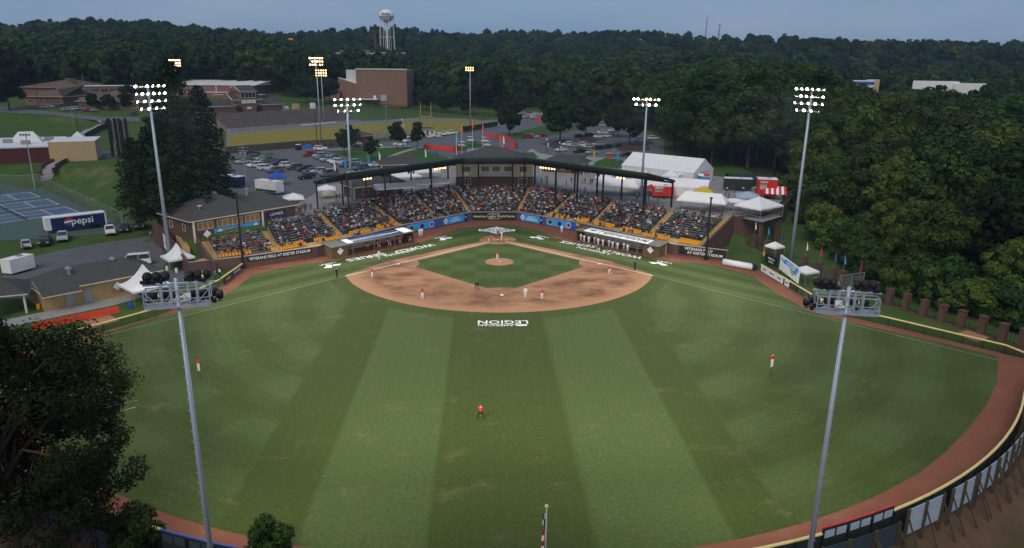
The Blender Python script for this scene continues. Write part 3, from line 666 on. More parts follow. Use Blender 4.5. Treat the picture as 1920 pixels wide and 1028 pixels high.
# ---- roof on two rows of columns
RZF, RZB = 14.0, 11.5
RF = [Vector(G(p[0], p[1], RZF)[:2]) for p in ((647,326.5), (871,297.5), (981,296.5), (1214,326.5))]
RB = [Vector(G(588,341.5,RZB)[:2]), Vector((-12.0,38.2)), Vector((10.6,39.8)), Vector(G(1266,339.5,RZB)[:2])]
roof = thing('grandstand_roof', 'long dark roof on black columns over the grandstand, tilted up to the field', 'roof', (0, 34, 5))
for k in range(3):
    a, b, c, d = RF[k], RF[k+1], RB[k+1], RB[k]
    P = [a, b, c, d]
    mb = MB(); n0 = len(mb.v)
    mb.v += [(p.x, p.y, z) for p, z in zip(P, (RZF, RZF, RZB, RZB))]+[(p.x, p.y, z+.22) for p, z in zip(P, (RZF, RZF, RZB, RZB))]
    mb.f = [(0,1,2,3), (7,6,5,4), (0,4,5,1), (1,5,6,2), (2,6,7,3), (3,7,4,0)]; mb.m = [0, 1, 1, 1, 1, 1]
    o = mb.build('roof_panel', [M['black'], M['greenroof']], roof)
    f = MB(); f.beam((*a, RZF-.38), (*b, RZF-.35), .2, .55); f.build('fascia', M['black'], roof)
    f = MB(); f.beam((*a, RZF+.12), (*b, RZF+.12), .3, .36); f.build('edge_trim', M['greenroof'], roof)
    # rafters and purlins below
    nraf = 9 if k != 1 else 6
    for q in range(nraf+1):
        t = q/nraf; p, s_ = a.lerp(b, t), d.lerp(c, t); MB().beam((*p.lerp(s_, .03), RZF-.28), (*s_, RZB-.22), .14, .3).build('rafter', M['black'], roof)
    for t in (.3, .6, .92):
        p, s_ = a.lerp(d, t), b.lerp(c, t); z = RZF+(RZB-RZF)*t-.5; MB().beam((*p, z), (*s_, z), .18, .4).build('purlin', M['black'], roof)
def colmn(xy, z0, z1, w=.34): MB().box((xy[0], xy[1], (z0+z1)/2), (w, w, z1-z0), math.radians(20)).build('column', M['black'], roof)
def on_line(px, a, b, z):                               # point of segment a-b seen at pixel column px
    lo, hi = 0., 1.
    for _ in range(40):
        m = (lo+hi)/2; p = a.lerp(b, m)
        if PRJ((p.x, p.y, z))[0] < px: lo = m
        else: hi = m
    return a.lerp(b, (lo+hi)/2)
for k, cols in ((0, (652, 722, 809)), (1, (866, 897, 961, 985)), (2, (1042, 1083, 1131, 1208))):
    for px in cols:
        a, b, c, d = RF[k].lerp(RB[k], .12), RF[k+1].lerp(RB[k+1], .12), None, None
        p = on_line(px, a, b, 10); colmn(p, 2.6, RZF-.6)
for k, cols in ((0, (592, 642, 686, 732, 771, 806, 840)), (2, (1003, 1078, 1120, 1166, 1211, 1261))):
    for px in cols:
        a, b = RB[k].lerp(RF[k], .08), RB[k+1].lerp(RF[k+1], .08); p = on_line(px, a, b, 9); colmn(p, 5.2, RZB, .32)
# small lit floodlights hanging under the roof
for px, py, n in ((688,332,3), (824,313,5), (1027,312,6), (1164,332,3)):
    k = 0 if px < 930 else 2
    a, b = RB[k].lerp(RF[k], .1), RB[k+1].lerp(RF[k+1], .1); u = (b-a).normalized(); c = on_line(px, a, b, 10.4); nrm = (RF[k]-RB[k]).normalized()
    for i in range(n):
        p = c+u*(i-(n-1)/2)*.95; mb = MB(); pp = Vector((p.x, p.y, RZB-.75)); mb.box(pp, (.5, .3, .4), math.atan2(u.y, u.x)); q = pp+Vector((nrm.x, nrm.y, 0))*.17
        mb.box(q, (.44, .04, .34), math.atan2(u.y, u.x), mi=1); mb.box(pp+Vector((0, 0, .4)), (.08, .08, .5)); mb.build('floodlamp', [M['black'], M['lamp_warm']], roof)
for px in (1078, 1127, 722, 771):                       # dark unlit lamps on column heads
    k = 0 if px < 930 else 2; a, b = RB[k].lerp(RF[k], .3), RB[k+1].lerp(RF[k+1], .3); p = on_line(px, a, b, 11)
    mb = MB(); mb.tube((p.x-.6, p.y, 11.2), (p.x-.6, p.y-.5, 11), .3, .2, 8); mb.tube((p.x+.6, p.y, 11.2), (p.x+.6, p.y-.5, 11), .3, .2, 8); mb.box((p.x, p.y, 11.3), (1.4, .1, .1)); mb.build('unlit_lamp', M['black'], roof)

# ---- press box
pbx = thing('press_box', 'cream and brick press box with hipped grey roof under the grandstand roof', 'building', (0, 43, 5.5))
PBX = [(-10.3, -4.6, 37.2), (-4.6, 5.0, 38.0), (5.0, 10.0, 37.6)]
for x0, x1, y in PBX:
    mb = MB(); mb.prism([(x0, y), (x1, y), (x1, 49), (x0, 49)], 4.8, 8.2); mb.build('wall', M['brick'], pbx)
    mb = MB(); mb.prism([(x0, y-.25), (x1, y-.25), (x1, 49), (x0, 49)], 8.2, 11.6); mb.build('upper_wall', M['cream'], pbx)
def window(par, c, w, h, nx, n_dir, m='glass', fr='trim', t=.08, ny=1):    # frame, panes; n_dir points out of the wall
    c = Vector(c); n = Vector((*n_dir, 0)).normalized(); s = Vector((-n.y, n.x, 0)); R = math.atan2(s.y, s.x)
    f = MB()
    for k in range(nx+1): f.box(c+s*(w*(k/nx-.5))+n*.04, (t, .1, h+t), R)
    for k in range(ny+1): f.box(c+n*.045+Vector((0, 0, h*(k/ny-.5))), (w+t, .1, t), R)
    o = f.build('window', M[fr], par)
    g = MB(); g.box(c+n*.012, (w, .02, h), R); q = g.build('pane', M[m]); q.parent = o; return o
for cx, y, n in ((-7.5, 36.95, 3), (-2.6, 37.75, 3), (.3, 37.75, 3), (3.4, 37.75, 3), (7.4, 37.35, 3)): window(pbx, (cx, y, 10.2), 2.0, 1.35, n, (0, -1))
for cx, y in ((-7.5, 37.2), (7.4, 37.6)): window(pbx, (cx, y, 6.9), 2.3, 1.6, 3, (0, -1))
for cx, y in ((-7.5, 36.93), (7.4, 37.33), (2.0, 37.73)):
    d = MB(); d.face([(cx-.75, y-.02, 8.9), (cx, y-.02, 8.25), (cx+.75, y-.02, 8.9), (cx, y-.02, 9.55)]); d.build('emblem', M['offwhite'], pbx)
d = MB(); d.box((0, 37.7, 8.85), (6.2, .06, 1.2)); d.build('banner', M['panel_blue'], pbx)
rf = MB(); e = [(-11.6, 36.4), (11.4, 36.4), (11.4, 51), (-11.6, 51)]
rf.v = [(x, y, 11.6) for x, y in e]+[(x, y, 11.9) for x, y in e]+[(-1.3, 43.2, 15.6), (.6, 43.2, 15.6)]
rf.f = [(0,3,2,1), (0,1,5,4), (1,2,6,5), (2,3,7,6), (3,0,4,7), (4,5,9,8), (5,6,9), (6,7,8,9), (7,4,8)]; rf.m = [0]*9
rf.build('roof', M['shingle'], pbx)

# ---- dugouts
def dugout(fl, fr, bl_, br_, label, sgn):
    z = 2.45; A, B, C, Dd = [Vector(G(*p, z)[:2]) for p in (fl, fr, br_, bl_)]
    c = (A+B+C+Dd)/4; t = thing('dugout', label, 'dugout', (c.x, c.y, 0))
    MB().prism([A, B, C, Dd], [z-.12]*4, [z+.02]*4).build('roof', M['dug_roof'], t)
    u = (B-A).normalized(); n = (Dd-A).normalized(); L = (B-A).length; W_ = (Dd-A).length
    P = lambda s, v: A+u*s+n*v
    for s0, s1, m in ((.3, 4.0, 'dug_wood') if sgn < 0 else (L-4.0, L-.3, 'dug_wood'), ):
        MB().prism([P(s0, .5), P(s1, .5), P(s1, W_-.2), P(s0, W_-.2)], -.2, z-.13).build('store_room', M[m], t)
    MB().prism([P(.1, W_-.5), P(L-.1, W_-.5), P(L-.1, W_-.25), P(.1, W_-.25)], -.2, z-.13).build('back_wall', M['concrete'], t)
    e = (.05, .3) if sgn > 0 else (L-.3, L-.05)
    MB().prism([P(e[0], .6), P(e[1], .6), P(e[1], W_-.2), P(e[0], W_-.2)], -.2, z-.14).build('end_wall', M['brick'], t)
    for s_ in [L*k/4 for k in (1, 2, 3)]:
        q = P(s_, .55); MB().tube((q.x, q.y, -.1), (q.x, q.y, z-.1), .07, n=8).build('post', M['steel'], t)
    s0, s1 = (4.3, L-.6) if sgn < 0 else (.6, L-4.3)
    q0, q1 = P(s0, W_-1.0), P(s1, W_-1.0); MB().beam((*q0, .48), (*q1, .48), .45, .08).build('bench', M['alu'], t)
    q0, q1 = P(s0, .5), P(s1, .5); mb = MB(); mb.tube((*q0, .95), (*q1, .95), .035, n=5); mb.tube((*q0, .5), (*q1, .5), .03, n=5)
    for k in range(10): q = q0.lerp(q1, k/9); mb.tube((q.x, q.y, 0), (q.x, q.y, .95), .03, n=5)
    mb.build('rail', M['black'], t)
    q = P(2.2, .47) if sgn < 0 else P(L-2.2, .47); nn = -n
    d = MB(); d.face([(*(q-u*.75), 1.35), (*q, .6), (*(q+u*.75), 1.35), (*q, 2.1)]); d.build('emblem', M['offwhite'], t)
    return t, P, L, W_, u, n
M['dug_roof'] = mat('grey_green_membrane', (.10, .11, .085), .8, var=.15); M['dug_wood'] = mat('brown_plywood', (.13, .08, .04), .85, var=.2, scale=2)
tl, PL_, LL, WL, ul, nl = dugout((621,465.5), (778,434), (600.5,455), (762,426), 'long low dugout with a blue banner on its roof, left of the plate', -1)
tr, PR_, LR, WR, ur, nr_ = dugout((1078,431), (1236,463.5), (1097,424), (1255,454), 'long low dugout with a white banner on its roof, right of the plate', 1)
def roof_sheet(P, s0, s1, v0, v1, m, name, label, z=2.476):
    mb = MB(); mb.prism([P(s0, v0), P(s1, v0), P(s1, v1), P(s0, v1)], z, z+.012); return tag(mb.build(name, M[m]), label, 'banner')
roof_sheet(PR_, 2.0, 5.6, .5, WR-.6, 'offwhite', 'roof_banner', 'small white banner at the near-plate end of the right dugout roof')
roof_sheet(PR_, 5.8, LR*.86, .5, WR-.6, 'offwhite', 'roof_banner', 'long white MARBURGER banner on the right dugout roof')
c = PR_((5.8+LR*.86)/2, WR*.47); o = text_mesh('banner_lettering', 'MARBURGER', M['black'], (c.x, c.y, 2.505), (-ur.x, -ur.y, 0), (-nr_.x, -nr_.y, 0), 2.5, .004, wscale=1.3); tag(o, 'black MARBURGER letters on the white dugout roof banner', 'lettering')
u3 = Vector((ur.x, ur.y, 0)); c3 = Vector((c.x, c.y, 0)); ex = [(v.co-c3).dot(u3) for v in o.data.vertices]; kf = (LR*.86-5.8)*.9/(max(ex)-min(ex)); mid = (max(ex)+min(ex))/2
for v, e_ in zip(o.data.vertices, ex): v.co += u3*((e_-mid)*kf-e_)
c = PR_(3.8, WR*.47); tag(MB().face([(*(c+ur*.9*math.cos(a)+nr_*.6*math.sin(a)), 2.505) for a in [i*.5236 for i in range(12)]]).build('banner_emblem', M['steel']), 'round grey emblem on the small white dugout roof banner', 'emblem')
roof_sheet(PL_, LL*.16, LL*.9, .45, WL-.5, 'roof_navy' if 'roof_navy' in M else 'navy', 'roof_banner', 'long blue banner with white lettering on the left dugout roof')
roof_sheet(PL_, LL*.2, LL*.27, .8, WL-1.0, 'offwhite', 'roof_banner', 'small white panel at the outer end of the blue roof banner', 2.49)
roof_sheet(PL_, LL*.87, LL*.985, .5, WL-.55, 'offwhite', 'roof_banner', 'white emblem panel at the plate end of the left dugout roof', 2.492)
c = PL_(LL*.55, WL*.42); tag(text_mesh('banner_lettering', 'COMMUNITY FOUNDATION', M['white'], (c.x, c.y, 2.5), (-ul.x, -ul.y, 0), (-nl.x, -nl.y, 0), 1.0, .004, wscale=.95), 'white line of capital letters on the blue dugout roof banner', 'lettering')
# ------------------------------------------------------------------ signs on the field wall
def wall_board(a, b, z0, z1, m, name, label, t=.06, off=.05, cat='sign'):  # board on the wall from a to b (seen from the field, left to right)
    a, b = Vector(a), Vector(b); d = (b-a).normalized(); n = Vector((d.y, -d.x)); r = thing(name, label, cat, ((a.x+b.x)/2, (a.y+b.y)/2, z0))
    MB().prism([a+n*off, b+n*off, b+n*(off+t), a+n*(off+t)], z0, z1).build('board', M[m], r)
    q = off+t+.012; L = (b-a).length
    P = lambda s, z: Vector((*(a+d*s+n*q), z)); return r, P, L, d, n
def put_text(r, P, s, z, body, size, m, d, ws=1., depth=.008):
    text_mesh('lettering', body, M[m], P(s, z), (d.x, d.y, 0), (0, 0, 1), size, depth, parent=r, wscale=ws)
def put_shape(r, P, s, z, pts, m, nm='emblem', out=0.):
    c = P(s, z); return MB().face([P(s+u, z+v) for u, v in pts]).build(nm, M[m], r)
def disc(rx, ry=None, n=14): return [(rx*math.cos(2*math.pi*i/n), (ry or rx)*math.sin(2*math.pi*i/n)) for i in range(n)]
def lerp2(a, b, t): return Vector(a).lerp(Vector(b), t)
w3, w4, w5, w6 = Vector(WALL[3]), Vector(WALL[4]), Vector(WALL[5]), Vector(WALL[6])
r, P, L, d, n = wall_board(lerp2(w4, w5, .03), lerp2(w4, w5, .97), .25, 2.05, 'black', 'wall_sign', 'black Home of American Legion World Series sign on the wall behind the plate')
put_text(r, P, L/2, 1.72, 'HOME OF', .42, 'gold_text', d, 1.5); put_text(r, P, L/2, 1.15, 'American Legion World Series', .82, 'gold_text', d, .98); put_text(r, P, L/2, .55, 'SHELBY, NC', .38, 'gold_text', d, 1.4)
M['roof_navy'] = mat('royal_vinyl', (.035, .06, .26), .5, var=.1)
M['pink'] = mat('magenta_vinyl', (.35, .02, .18), .5, var=0); M['maroon'] = mat('maroon_vinyl', (.25, .01, .02), .5, var=0)
def legion_board(a, b, label, flip):
    r, P, L, d, n = wall_board(a, b, .3, 1.95, 'sky_blue', 'wall_sign', label)
    for s0, s1, m in ((0, L*.09, 'blue'), (L*.84, L*.94, 'black'), (L*.94, L, 'blue')): MB().face([P(s0, .3), P(s1, .3), P(s1, 1.95), P(s0, 1.95)]).build('colour_field', M[m], r)
    q = lambda s, z: P(s, z)+Vector((n.x, n.y, 0))*.01
    c = L*.14; MB().face([q(c-.7, 1.1), q(c-.1, .45), q(c+.1, .45), q(c+.7, 1.1), q(c+.1, 1.8), q(c-.1, 1.8)]).build('emblem', M['offwhite'], r); MB().face([q(c+u, 1.1+v)+Vector((n.x, n.y, 0))*.01 for u, v in disc(.38)]).build('emblem', M['panel_blue'], r)
    put_text(r, P, L*.5, .9, 'LEGION', .78, 'white', d, 1.2); put_text(r, P, L*.5, 1.5, 'AMERICAN', .36, 'white', d, 1.25)
    MB().face([q(L*.89+(.3 if i % 2 == 0 else .13)*math.sin(i*math.pi/5), 1.2+(.3 if i % 2 == 0 else .13)*math.cos(i*math.pi/5)) for i in range(10)][::-1]).build('star', M['white'], r)
def mascot_board(a, b, label):
    r, P, L, d, n = wall_board(a, b, .3, 1.95, 'sky_blue', 'wall_sign', label)
    MB().face([P(L*.82, .3), P(L, .3), P(L, 1.95), P(L*.82, 1.95)]).build('colour_field', M['blue'], r)
    for s, m1, m2 in ((.14, 'gold', 'black'), (.46, 'pink', 'navy'), (.76, 'white', 'maroon')):
        MB().face([P(L*s+u, 1.12+v)+Vector((n.x, n.y, 0))*.008 for u, v in disc(.62)]).build('emblem', M[m1], r); MB().face([P(L*s+u, 1.12+v)+Vector((n.x, n.y, 0))*.016 for u, v in disc(.5)]).build('emblem', M[m2], r)
legion_board(lerp2(w3, w4, .54), lerp2(w3, w4, .97), 'sky-blue Legion sign with white diamond, left of the black wall sign', 0)
legion_board(lerp2(w5, w6, .03), lerp2(w5, w6, .46), 'sky-blue Legion sign with white diamond, right of the black wall sign', 1)
mascot_board(lerp2(w3, w4, .02), lerp2(w3, w4, .5), 'sky-blue wall sign with three round team emblems beside the left dugout')
mascot_board(lerp2(w5, w6, .5), lerp2(w5, w6, .99), 'sky-blue wall sign with three round team emblems beside the right dugout')
w1, w2, w7, w8 = Vector(WALL[1]), Vector(WALL[2]), Vector(WALL[7]), Vector(WALL[8])
r, P, L, d, n = wall_board(lerp2(w1, w2, .04), lerp2(w1, w2, .93), 1.1, 2.0, 'black', 'wall_sign', 'long Veterans Field at Keeter Stadium sign on the left brick wall')
put_text(r, P, L/2, 1.55, 'VETERANS FIELD AT KEETER STADIUM', .74, 'white', d, .92, .03)
r, P, L, d, n = wall_board(lerp2(w7, w8, .12), lerp2(w7, w8, .97), .45, 2.1, 'black', 'wall_sign', 'two-line Veterans Field at Keeter Stadium sign on the right brick wall')
put_text(r, P, L*.42, 1.65, 'VETERANS FIELD', .74, 'white', d, 1.0, .03); put_text(r, P, L*.56, .88, 'AT KEETER STADIUM', .74, 'white', d, 1.0, .03)
# net poles
for p, zt, l in (((-47.1,-22.6), 13.6, 'tall black net pole at the left end of the grandstand wall'), ((40.7,-16.4), 12.3, 'tall black net pole at the right end of the grandstand wall')):
    t = thing('net_pole', l, 'pole', (*p, 0)); MB().tube((*p, -.2), (*p, zt), .24, .16, 10).build('pole', M['black'], t); MB().box((*p, .4), (.7, .7, .8)).build('footing_pad', M['black'], t); MB().box((*p, zt), (.5, .5, .2)).build('cap', M['black'], t)

# ------------------------------------------------------------------ fences
def alpha_mat(name, c, a):
    k = NT(name); k.done(c, .6); tr_ = k.n('ShaderNodeBsdfTransparent'); mx_ = k.n('ShaderNodeMixShader'); mx_.inputs[0].default_value = a
    out = k.t.nodes['Material Output']; k.t.links.new(tr_.outputs[0], mx_.inputs[1]); k.t.links.new(k.b.outputs[0], mx_.inputs[2]); k.t.links.new(mx_.outputs[0], out.inputs['Surface']); return k.m
M['mesh_black'] = alpha_mat('black_chain_link', (.012, .013, .012), .42); M['mesh_grey'] = alpha_mat('grey_chain_link', (.2, .21, .2), .25)
M['windscreen'] = mat('dark_windscreen', (.02, .028, .026), .8, var=.2)
def link_fence(name, pts, h, label, post=2.5, cap='yellow_pad', mesh='mesh_black', pm='black', capr=.12, zs=None, cat='fence'):
    pts = [Vector(p) for p in pts]; Z = (lambda p: H(p.x, p.y)) if zs is None else (lambda p: zs)
    r = thing(name, label, cat, (pts[0].x, pts[0].y, Z(pts[0])))
    for a, b in zip(pts, pts[1:]):
        za, zb = Z(a), Z(b); L = (b-a).length; k = max(1, round(L/post))
        d = (b-a).normalized(); n = Vector((-d.y, d.x))*.02
        for q in range(k):
            p0, p1 = a.lerp(b, q/k), a.lerp(b, (q+1)/k); z0, z1 = za+(zb-za)*q/k, za+(zb-za)*(q+1)/k
            if mesh: MB().face([(p0.x, p0.y, z0+.05), (p1.x, p1.y, z1+.05), (p1.x, p1.y, z1+h), (p0.x, p0.y, z0+h)]).build('mesh_panel', M[mesh], r)
            MB().tube((p0.x, p0.y, z0-.2), (p0.x, p0.y, z0+h), .04, n=5).build('post', M[pm], r)
        MB().tube((*a, za+h), (*b, zb+h), capr, n=8).build('cap_rail' if cap != pm else 'top_rail', M[cap], r)
    return r
link_fence('foul_fence', FOUL_R[1:], 1.25, 'low black fence with yellow cap along the right foul line', 2.6)
link_fence('foul_fence', FOUL_L[1:3]+[(-56, -54.6)]+FOUL_L[3:], 1.25, 'low black fence with yellow cap along the left foul line', 2.6)
link_fence('foul_fence', [(-46.9,-23.6), (-47.4,-33.0)], 1.25, 'short black fence with yellow cap below the left net pole', 2.2)
# outfield fence: panels, backs toward the camera
of = thing('outfield_fence', 'curved dark outfield fence with yellow cap round the warning track', 'fence', (0, FY0-FR, -1.6))
NA = 64
for i in range(NA):
    a0, a1 = aR*(1-2*i/NA), aR*(1-2*(i+1)/NA); p, q = Vector(fpt(a0, FR+.1)), Vector(fpt(a1, FR+.1)); am = (a0+a1)/2
    red = .312 < am < .434; blue = -.41 < am < -.28
    n = ((p+q)/2-Vector((0, FY0))).normalized()
    zt = 2.4 if not red else 2.9
    mb = MB(); mb.prism([p, q, q+n*.08, p+n*.08], -1.7, zt); mb.build('panel', M['windscreen'], of)
    cm = 'redcap' if red else ('blue' if blue else 'yellow_pad')
    mb = MB(); mb.tube((*p, zt), (*q, zt), .065 if red or blue else .12, n=8); mb.build('cap_rail', M[cm], of)
    for t in ((0,) if i < NA else ()):
        c = p+n*.14; MB().box((c.x, c.y, .2), (.1, .1, 4.4), am).build('post', M['black'], of)
    c0, c1 = p+n*.1, q+n*.1; MB().beam((*c0, .9), (*c1, .9), .06, .08).build('rail', M['black'], of)
    if red or blue:                                     # small framed placards set in the fence top
        for t in (.27, .73):
            c = p.lerp(q, t)+n*.12; MB().box((c.x, c.y, zt-.55), (.95, .04, .62), am).build('placard', M['panel_blue' if red else 'panel_slate'], of)
# sign boards standing behind the fence: two stacked pale panels on timber posts
def fence_sign(am, half, r_, z0, z1, m, label, rows=2, posts=2, cols=2):
    c = Vector(fpt(am, r_)); u = Vector((math.cos(am), math.sin(am))); n = Vector((math.sin(am), -math.cos(am)))
    t = thing('fence_sign', label, 'sign board', (c.x, c.y, H(c.x, c.y)), 0, 'sign boards behind the outfield fence')
    hh = (z1-z0)/rows; w = 2*half/cols
    for i in range(rows):
        for j in range(cols):
            p = c+u*(-half+w*(j+.5)); MB().box((p.x, p.y, z0+hh*(i+.5)), (w-.08, .05, hh-.07), am).build('panel', M[m], t)
    for j in range(cols+1):
        p = c+u*(-half+w*j)+n*.12; zb = H(p.x, p.y)-.3
        MB().box((p.x, p.y, (zb+z1+.15)/2), (.17, .17, z1+.15-zb), am).build('post', M['wood'], t)
        b = p+n*1.5; MB().beam((*p, z1-.5), (*b, H(b.x, b.y)), .1, .1).build('brace', M['wood'], t)
    return t
ords = ['nearest the red-capped fence', 'second from the red-capped fence', 'third from the red-capped fence', 'fourth from the red-capped fence', 'fifth from the red-capped fence', 'sixth from the red-capped fence', 'seventh from the red-capped fence', 'farthest from the red-capped fence']
for k, am in enumerate((.458, .535, .595, .65, .703, .755, .806, .856)): fence_sign(am, (2.3, 1.95, 1.9, 1.75, 1.75, 1.7, 1.7, 1.7)[k], 72.6, .85, 3.25, 'panel_blue', 'pale two-row sign board behind the right fence, '+ords[k])
for k, am in enumerate((.328, .366, .404)): fence_sign(am, 1.28, 72.3, -1.1, 2.0, 'panel_slate', 'big dark scoreboard back below the red fence cap, '+('left', 'middle', 'right')[k]+' of three', 1, 2, 1)
for k, am in enumerate((-.445, -.50, -.555)): fence_sign(am, 1.75, 72.6, -.6, 1.7, 'panel_slate', 'dark slate sign board behind the left fence, '+('nearest the flagpole', 'second from the flagpole', 'third from the flagpole')[k])
for k, am in enumerate((-.30, -.345, -.39)): fence_sign(am, 1.5, 72.4, -1.1, 1.3, 'panel_slate', 'blue-grey board back below the blue fence cap, '+('right', 'middle', 'left')[k]+' of three', 1, 2, 3)
# flagpole with a hanging flag at dead centre
fx = D(1025,950,-111.2); t = thing('flagpole', 'steel flagpole with gold ball beyond the centre-field fence', 'flagpole', (fx.x, -111.2, -1.6))
MB().tube((fx.x, -111.2, -1.8), (fx.x, -111.2, fx.z-.1), .085, .05, 10).build('pole', M['steel'], t, smooth=True); MB().lathe((fx.x, -111.2, fx.z-.1), [(.02, 0), (.1, .05), (.13, .13), (.1, .21), (.01, .26)], 12).build('ball', M['yellow_pad'], t, smooth=True)
mb = MB(); zt = fx.z-.5
for i in range(7):
    for s in range(3):
        x0, x1 = -.06-.05*s-.01*i, -.06-.05*(s+1)-.012*i
        y0, y1 = -111.2+.06*math.sin(s*2.1), -111.2+.06*math.sin((s+1)*2.1)
        m_ = (0 if (i+s) % 3 else 1) if i < 3 else (2 if i % 2 else 1)
        mb.face([(fx.x+x0, y0, zt-i*.4), (fx.x+x1, y1, zt-i*.4-.05), (fx.x+x1-.012, y1, zt-i*.4-.45), (fx.x+x0-.012, y0, zt-i*.4-.4)], m_)
o = mb.build('flag', [M['navy'], M['white'], M['red']]); tag(o, 'limp flag with stars and stripes on the centre-field flagpole', 'flag')

# ------------------------------------------------------------------ clubhouse at the left end of the stand
ch = thing('clubhouse', 'brick clubhouse with hipped grey shingle roof at the left of the stand', 'building', (-52, -6, 0))
cF = Vector((-57.2,-18.6)); cu = Vector((.66, .751)).normalized(); cn = Vector((-cu.y, cu.x)); CL, CD = 23.0, 11.5
CP2 = lambda s, v: cF+cu*s+cn*v
MB().prism([CP2(0, 0), CP2(14.5, 0), CP2(14.5, CD), CP2(0, CD)], -1, 7.9).build('wall', M['brick'], ch)
MB().prism([CP2(14.5, .9), CP2(CL, .9), CP2(CL, CD-.6), CP2(14.5, CD-.6)], 3, 7.7).build('wall', M['brick'], ch)
def hip(par, P, L0, L1, v0, v1, ze, zr, m, ov=.7, name='roof', inset=None):
    a, b, c, d = P(L0-ov, v0-ov), P(L1+ov, v0-ov), P(L1+ov, v1+ov), P(L0-ov, v1+ov); hv = (v1-v0)/2+ov; ins = hv if inset is None else inset
    r0, r1 = P(L0-ov+ins, (v0+v1)/2), P(L1+ov-ins, (v0+v1)/2)
    mb = MB(); mb.v = [(*p, ze) for p in (a, b, c, d)]+[(*p, ze+.18) for p in (a, b, c, d)]+[(*r0, zr), (*r1, zr)]
    mb.f = [(3,2,1,0), (0,1,5,4), (1,2,6,5), (2,3,7,6), (3,0,4,7), (4,5,9,8), (5,6,9), (6,7,8,9), (7,4,8)]; mb.m = [1, 1, 1, 1, 1, 0, 0, 0, 0]
    return mb.build(name, [M[m], M['trim']], par)
hip(ch, CP2, 0, 14.5, 0, CD, 7.9, 11.4, 'shingle'); hip(ch, CP2, 12, CL, .9, CD-.6, 7.72, 10.9, 'shingle')
for s, k, m in ((2.6, 3, 'glass_warm'), (7.6, 5, 'glass_warm'), (12.4, 3, 'glass_warm')):
    c = CP2(s, 0); window(ch, (c.x, c.y, 6.75), 3.1 if k == 3 else 5.2, 1.35, k, (-cn.x, -cn.y), m)
for s, v, dr in ((0, 3, -cu), (0, 8, -cu)):
    c = CP2(s, v); window(ch, (c.x, c.y, 6.4), 1.0, 1.3, 1, (dr.x, dr.y))
for s in (.1, 14.4): c = CP2(s, -.5); MB().box((c.x, c.y, 5.9), (.3, .3, 4), math.atan2(cu.y, cu.x)).build('corner_post', M['trim'], ch)
for s, v in ((9, 7.5), (15.5, 6.5)):
    c = CP2(s, v); MB().lathe((c.x, c.y, 9.6), [(.35, 0), (.35, 1.6), (.55, 1.65), (.55, 1.9), (.1, 2.1)], 10).build('roof_vent', M['steel'], ch)
c = CP2(3.0, 2.2); mb = MB(); mb.lathe((c.x, c.y, 10.0), [(.05, 0), (.35, .1), (.45, .25)], 10); mb.tube((c.x, c.y, 9.0), (c.x, c.y, 10.1), .04, n=5); mb.build('satellite_dish', M['offwhite'], ch)
a, b = CP2(4.2, 0), CP2(14.0, 0)
r, P, L, d, n = wall_board(a, b, 4.5, 5.85, 'sky_blue', 'banner', 'sky-blue Play Ball banner on the clubhouse front', cat='banner')
put_text(r, P, L*.4, 5.2, 'Play Ball!', .95, 'redcap', d, 1.15); q = .02
for s in (L*.12, L*.9): MB().face([P(s-.6, 5.2)+Vector((n.x, n.y, 0))*q, P(s, 4.6)+Vector((n.x, n.y, 0))*q, P(s+.6, 5.2)+Vector((n.x, n.y, 0))*q, P(s, 5.8)+Vector((n.x, n.y, 0))*q]).build('emblem', M['offwhite'], r)
a, b = CP2(16.2, .85), CP2(20.6, .85); r, P, L, d, n = wall_board(a, b, 6.0, 7.1, 'navy', 'wall_sign', 'navy LOWE\'S sign on the brick wall of the clubhouse'); put_text(r, P, L/2, 6.55, "LOWE'S", .8, 'white', d, 1.1)
a = CP2(2.6, -.4); MB_ = MB().face([(*(a-cu*.8), 5.2), (*a, 4.4), (*(a+cu*.8), 5.2), (*a, 6.0)]); tag(MB_.build('wall_emblem', M['offwhite']), 'white diamond emblem standing left of the Play Ball banner', 'emblem')
# brick retaining wall and stair left of the clubhouse
rw = thing('brick_retaining_wall', 'brick retaining wall stepping down beside the clubhouse to the white tent', 'wall', (-63, -14, 0))
q = [(-71.5,-3.5), (-66,-10.5), (-61,-19), (-55.6,-26.4)]; zz = [5.0, 4.7, 4.4, 2.1]
for i in range(3):
    a, b = Vector(q[i]), Vector(q[i+1]); d = (b-a).normalized(); n = Vector((-d.y, d.x))*.4
    mb = MB(); mb.v = [(*p, z) for p, z in ((a, -.8), (b, -.8), (b+n, -.8), (a+n, -.8), (a, zz[i]), (b, zz[i+1]), (b+n, zz[i+1]), (a+n, zz[i]))]
    mb.f = [(3,2,1,0), (4,5,6,7), (0,1,5,4), (1,2,6,5), (2,3,7,6), (3,0,4,7)]; mb.m = [0]*6; mb.build('wall', M['brick'], rw)
    mb = MB(); mb.tube((*(a+n*.5), zz[i]+.9), (*(b+n*.5), zz[i+1]+.9), .04, n=5); mb.tube((*(a+n*.5), zz[i]+.45), (*(b+n*.5), zz[i+1]+.45), .03, n=5)
    for k in range(8): p = (a+n*.5).lerp(b+n*.5, k/7); z = zz[i]+(zz[i+1]-zz[i])*k/7; mb.tube((p.x, p.y, z), (p.x, p.y, z+.9), .03, n=5)
    mb.build('railing', M['black'], rw)
mb = MB()
for k in range(9):
    a = Vector((-57.6,-21.2)).lerp(Vector((-64.5,-9)), k/9); b = Vector((-57.6,-21.2)).lerp(Vector((-64.5,-9)), (k+1)/9); n = Vector((.87, .49))*.6
    mb.prism([a-n, a+n, b+n, b-n], -.5, 3.6+.15*k)
mb.build('stair', M['tan'], rw)
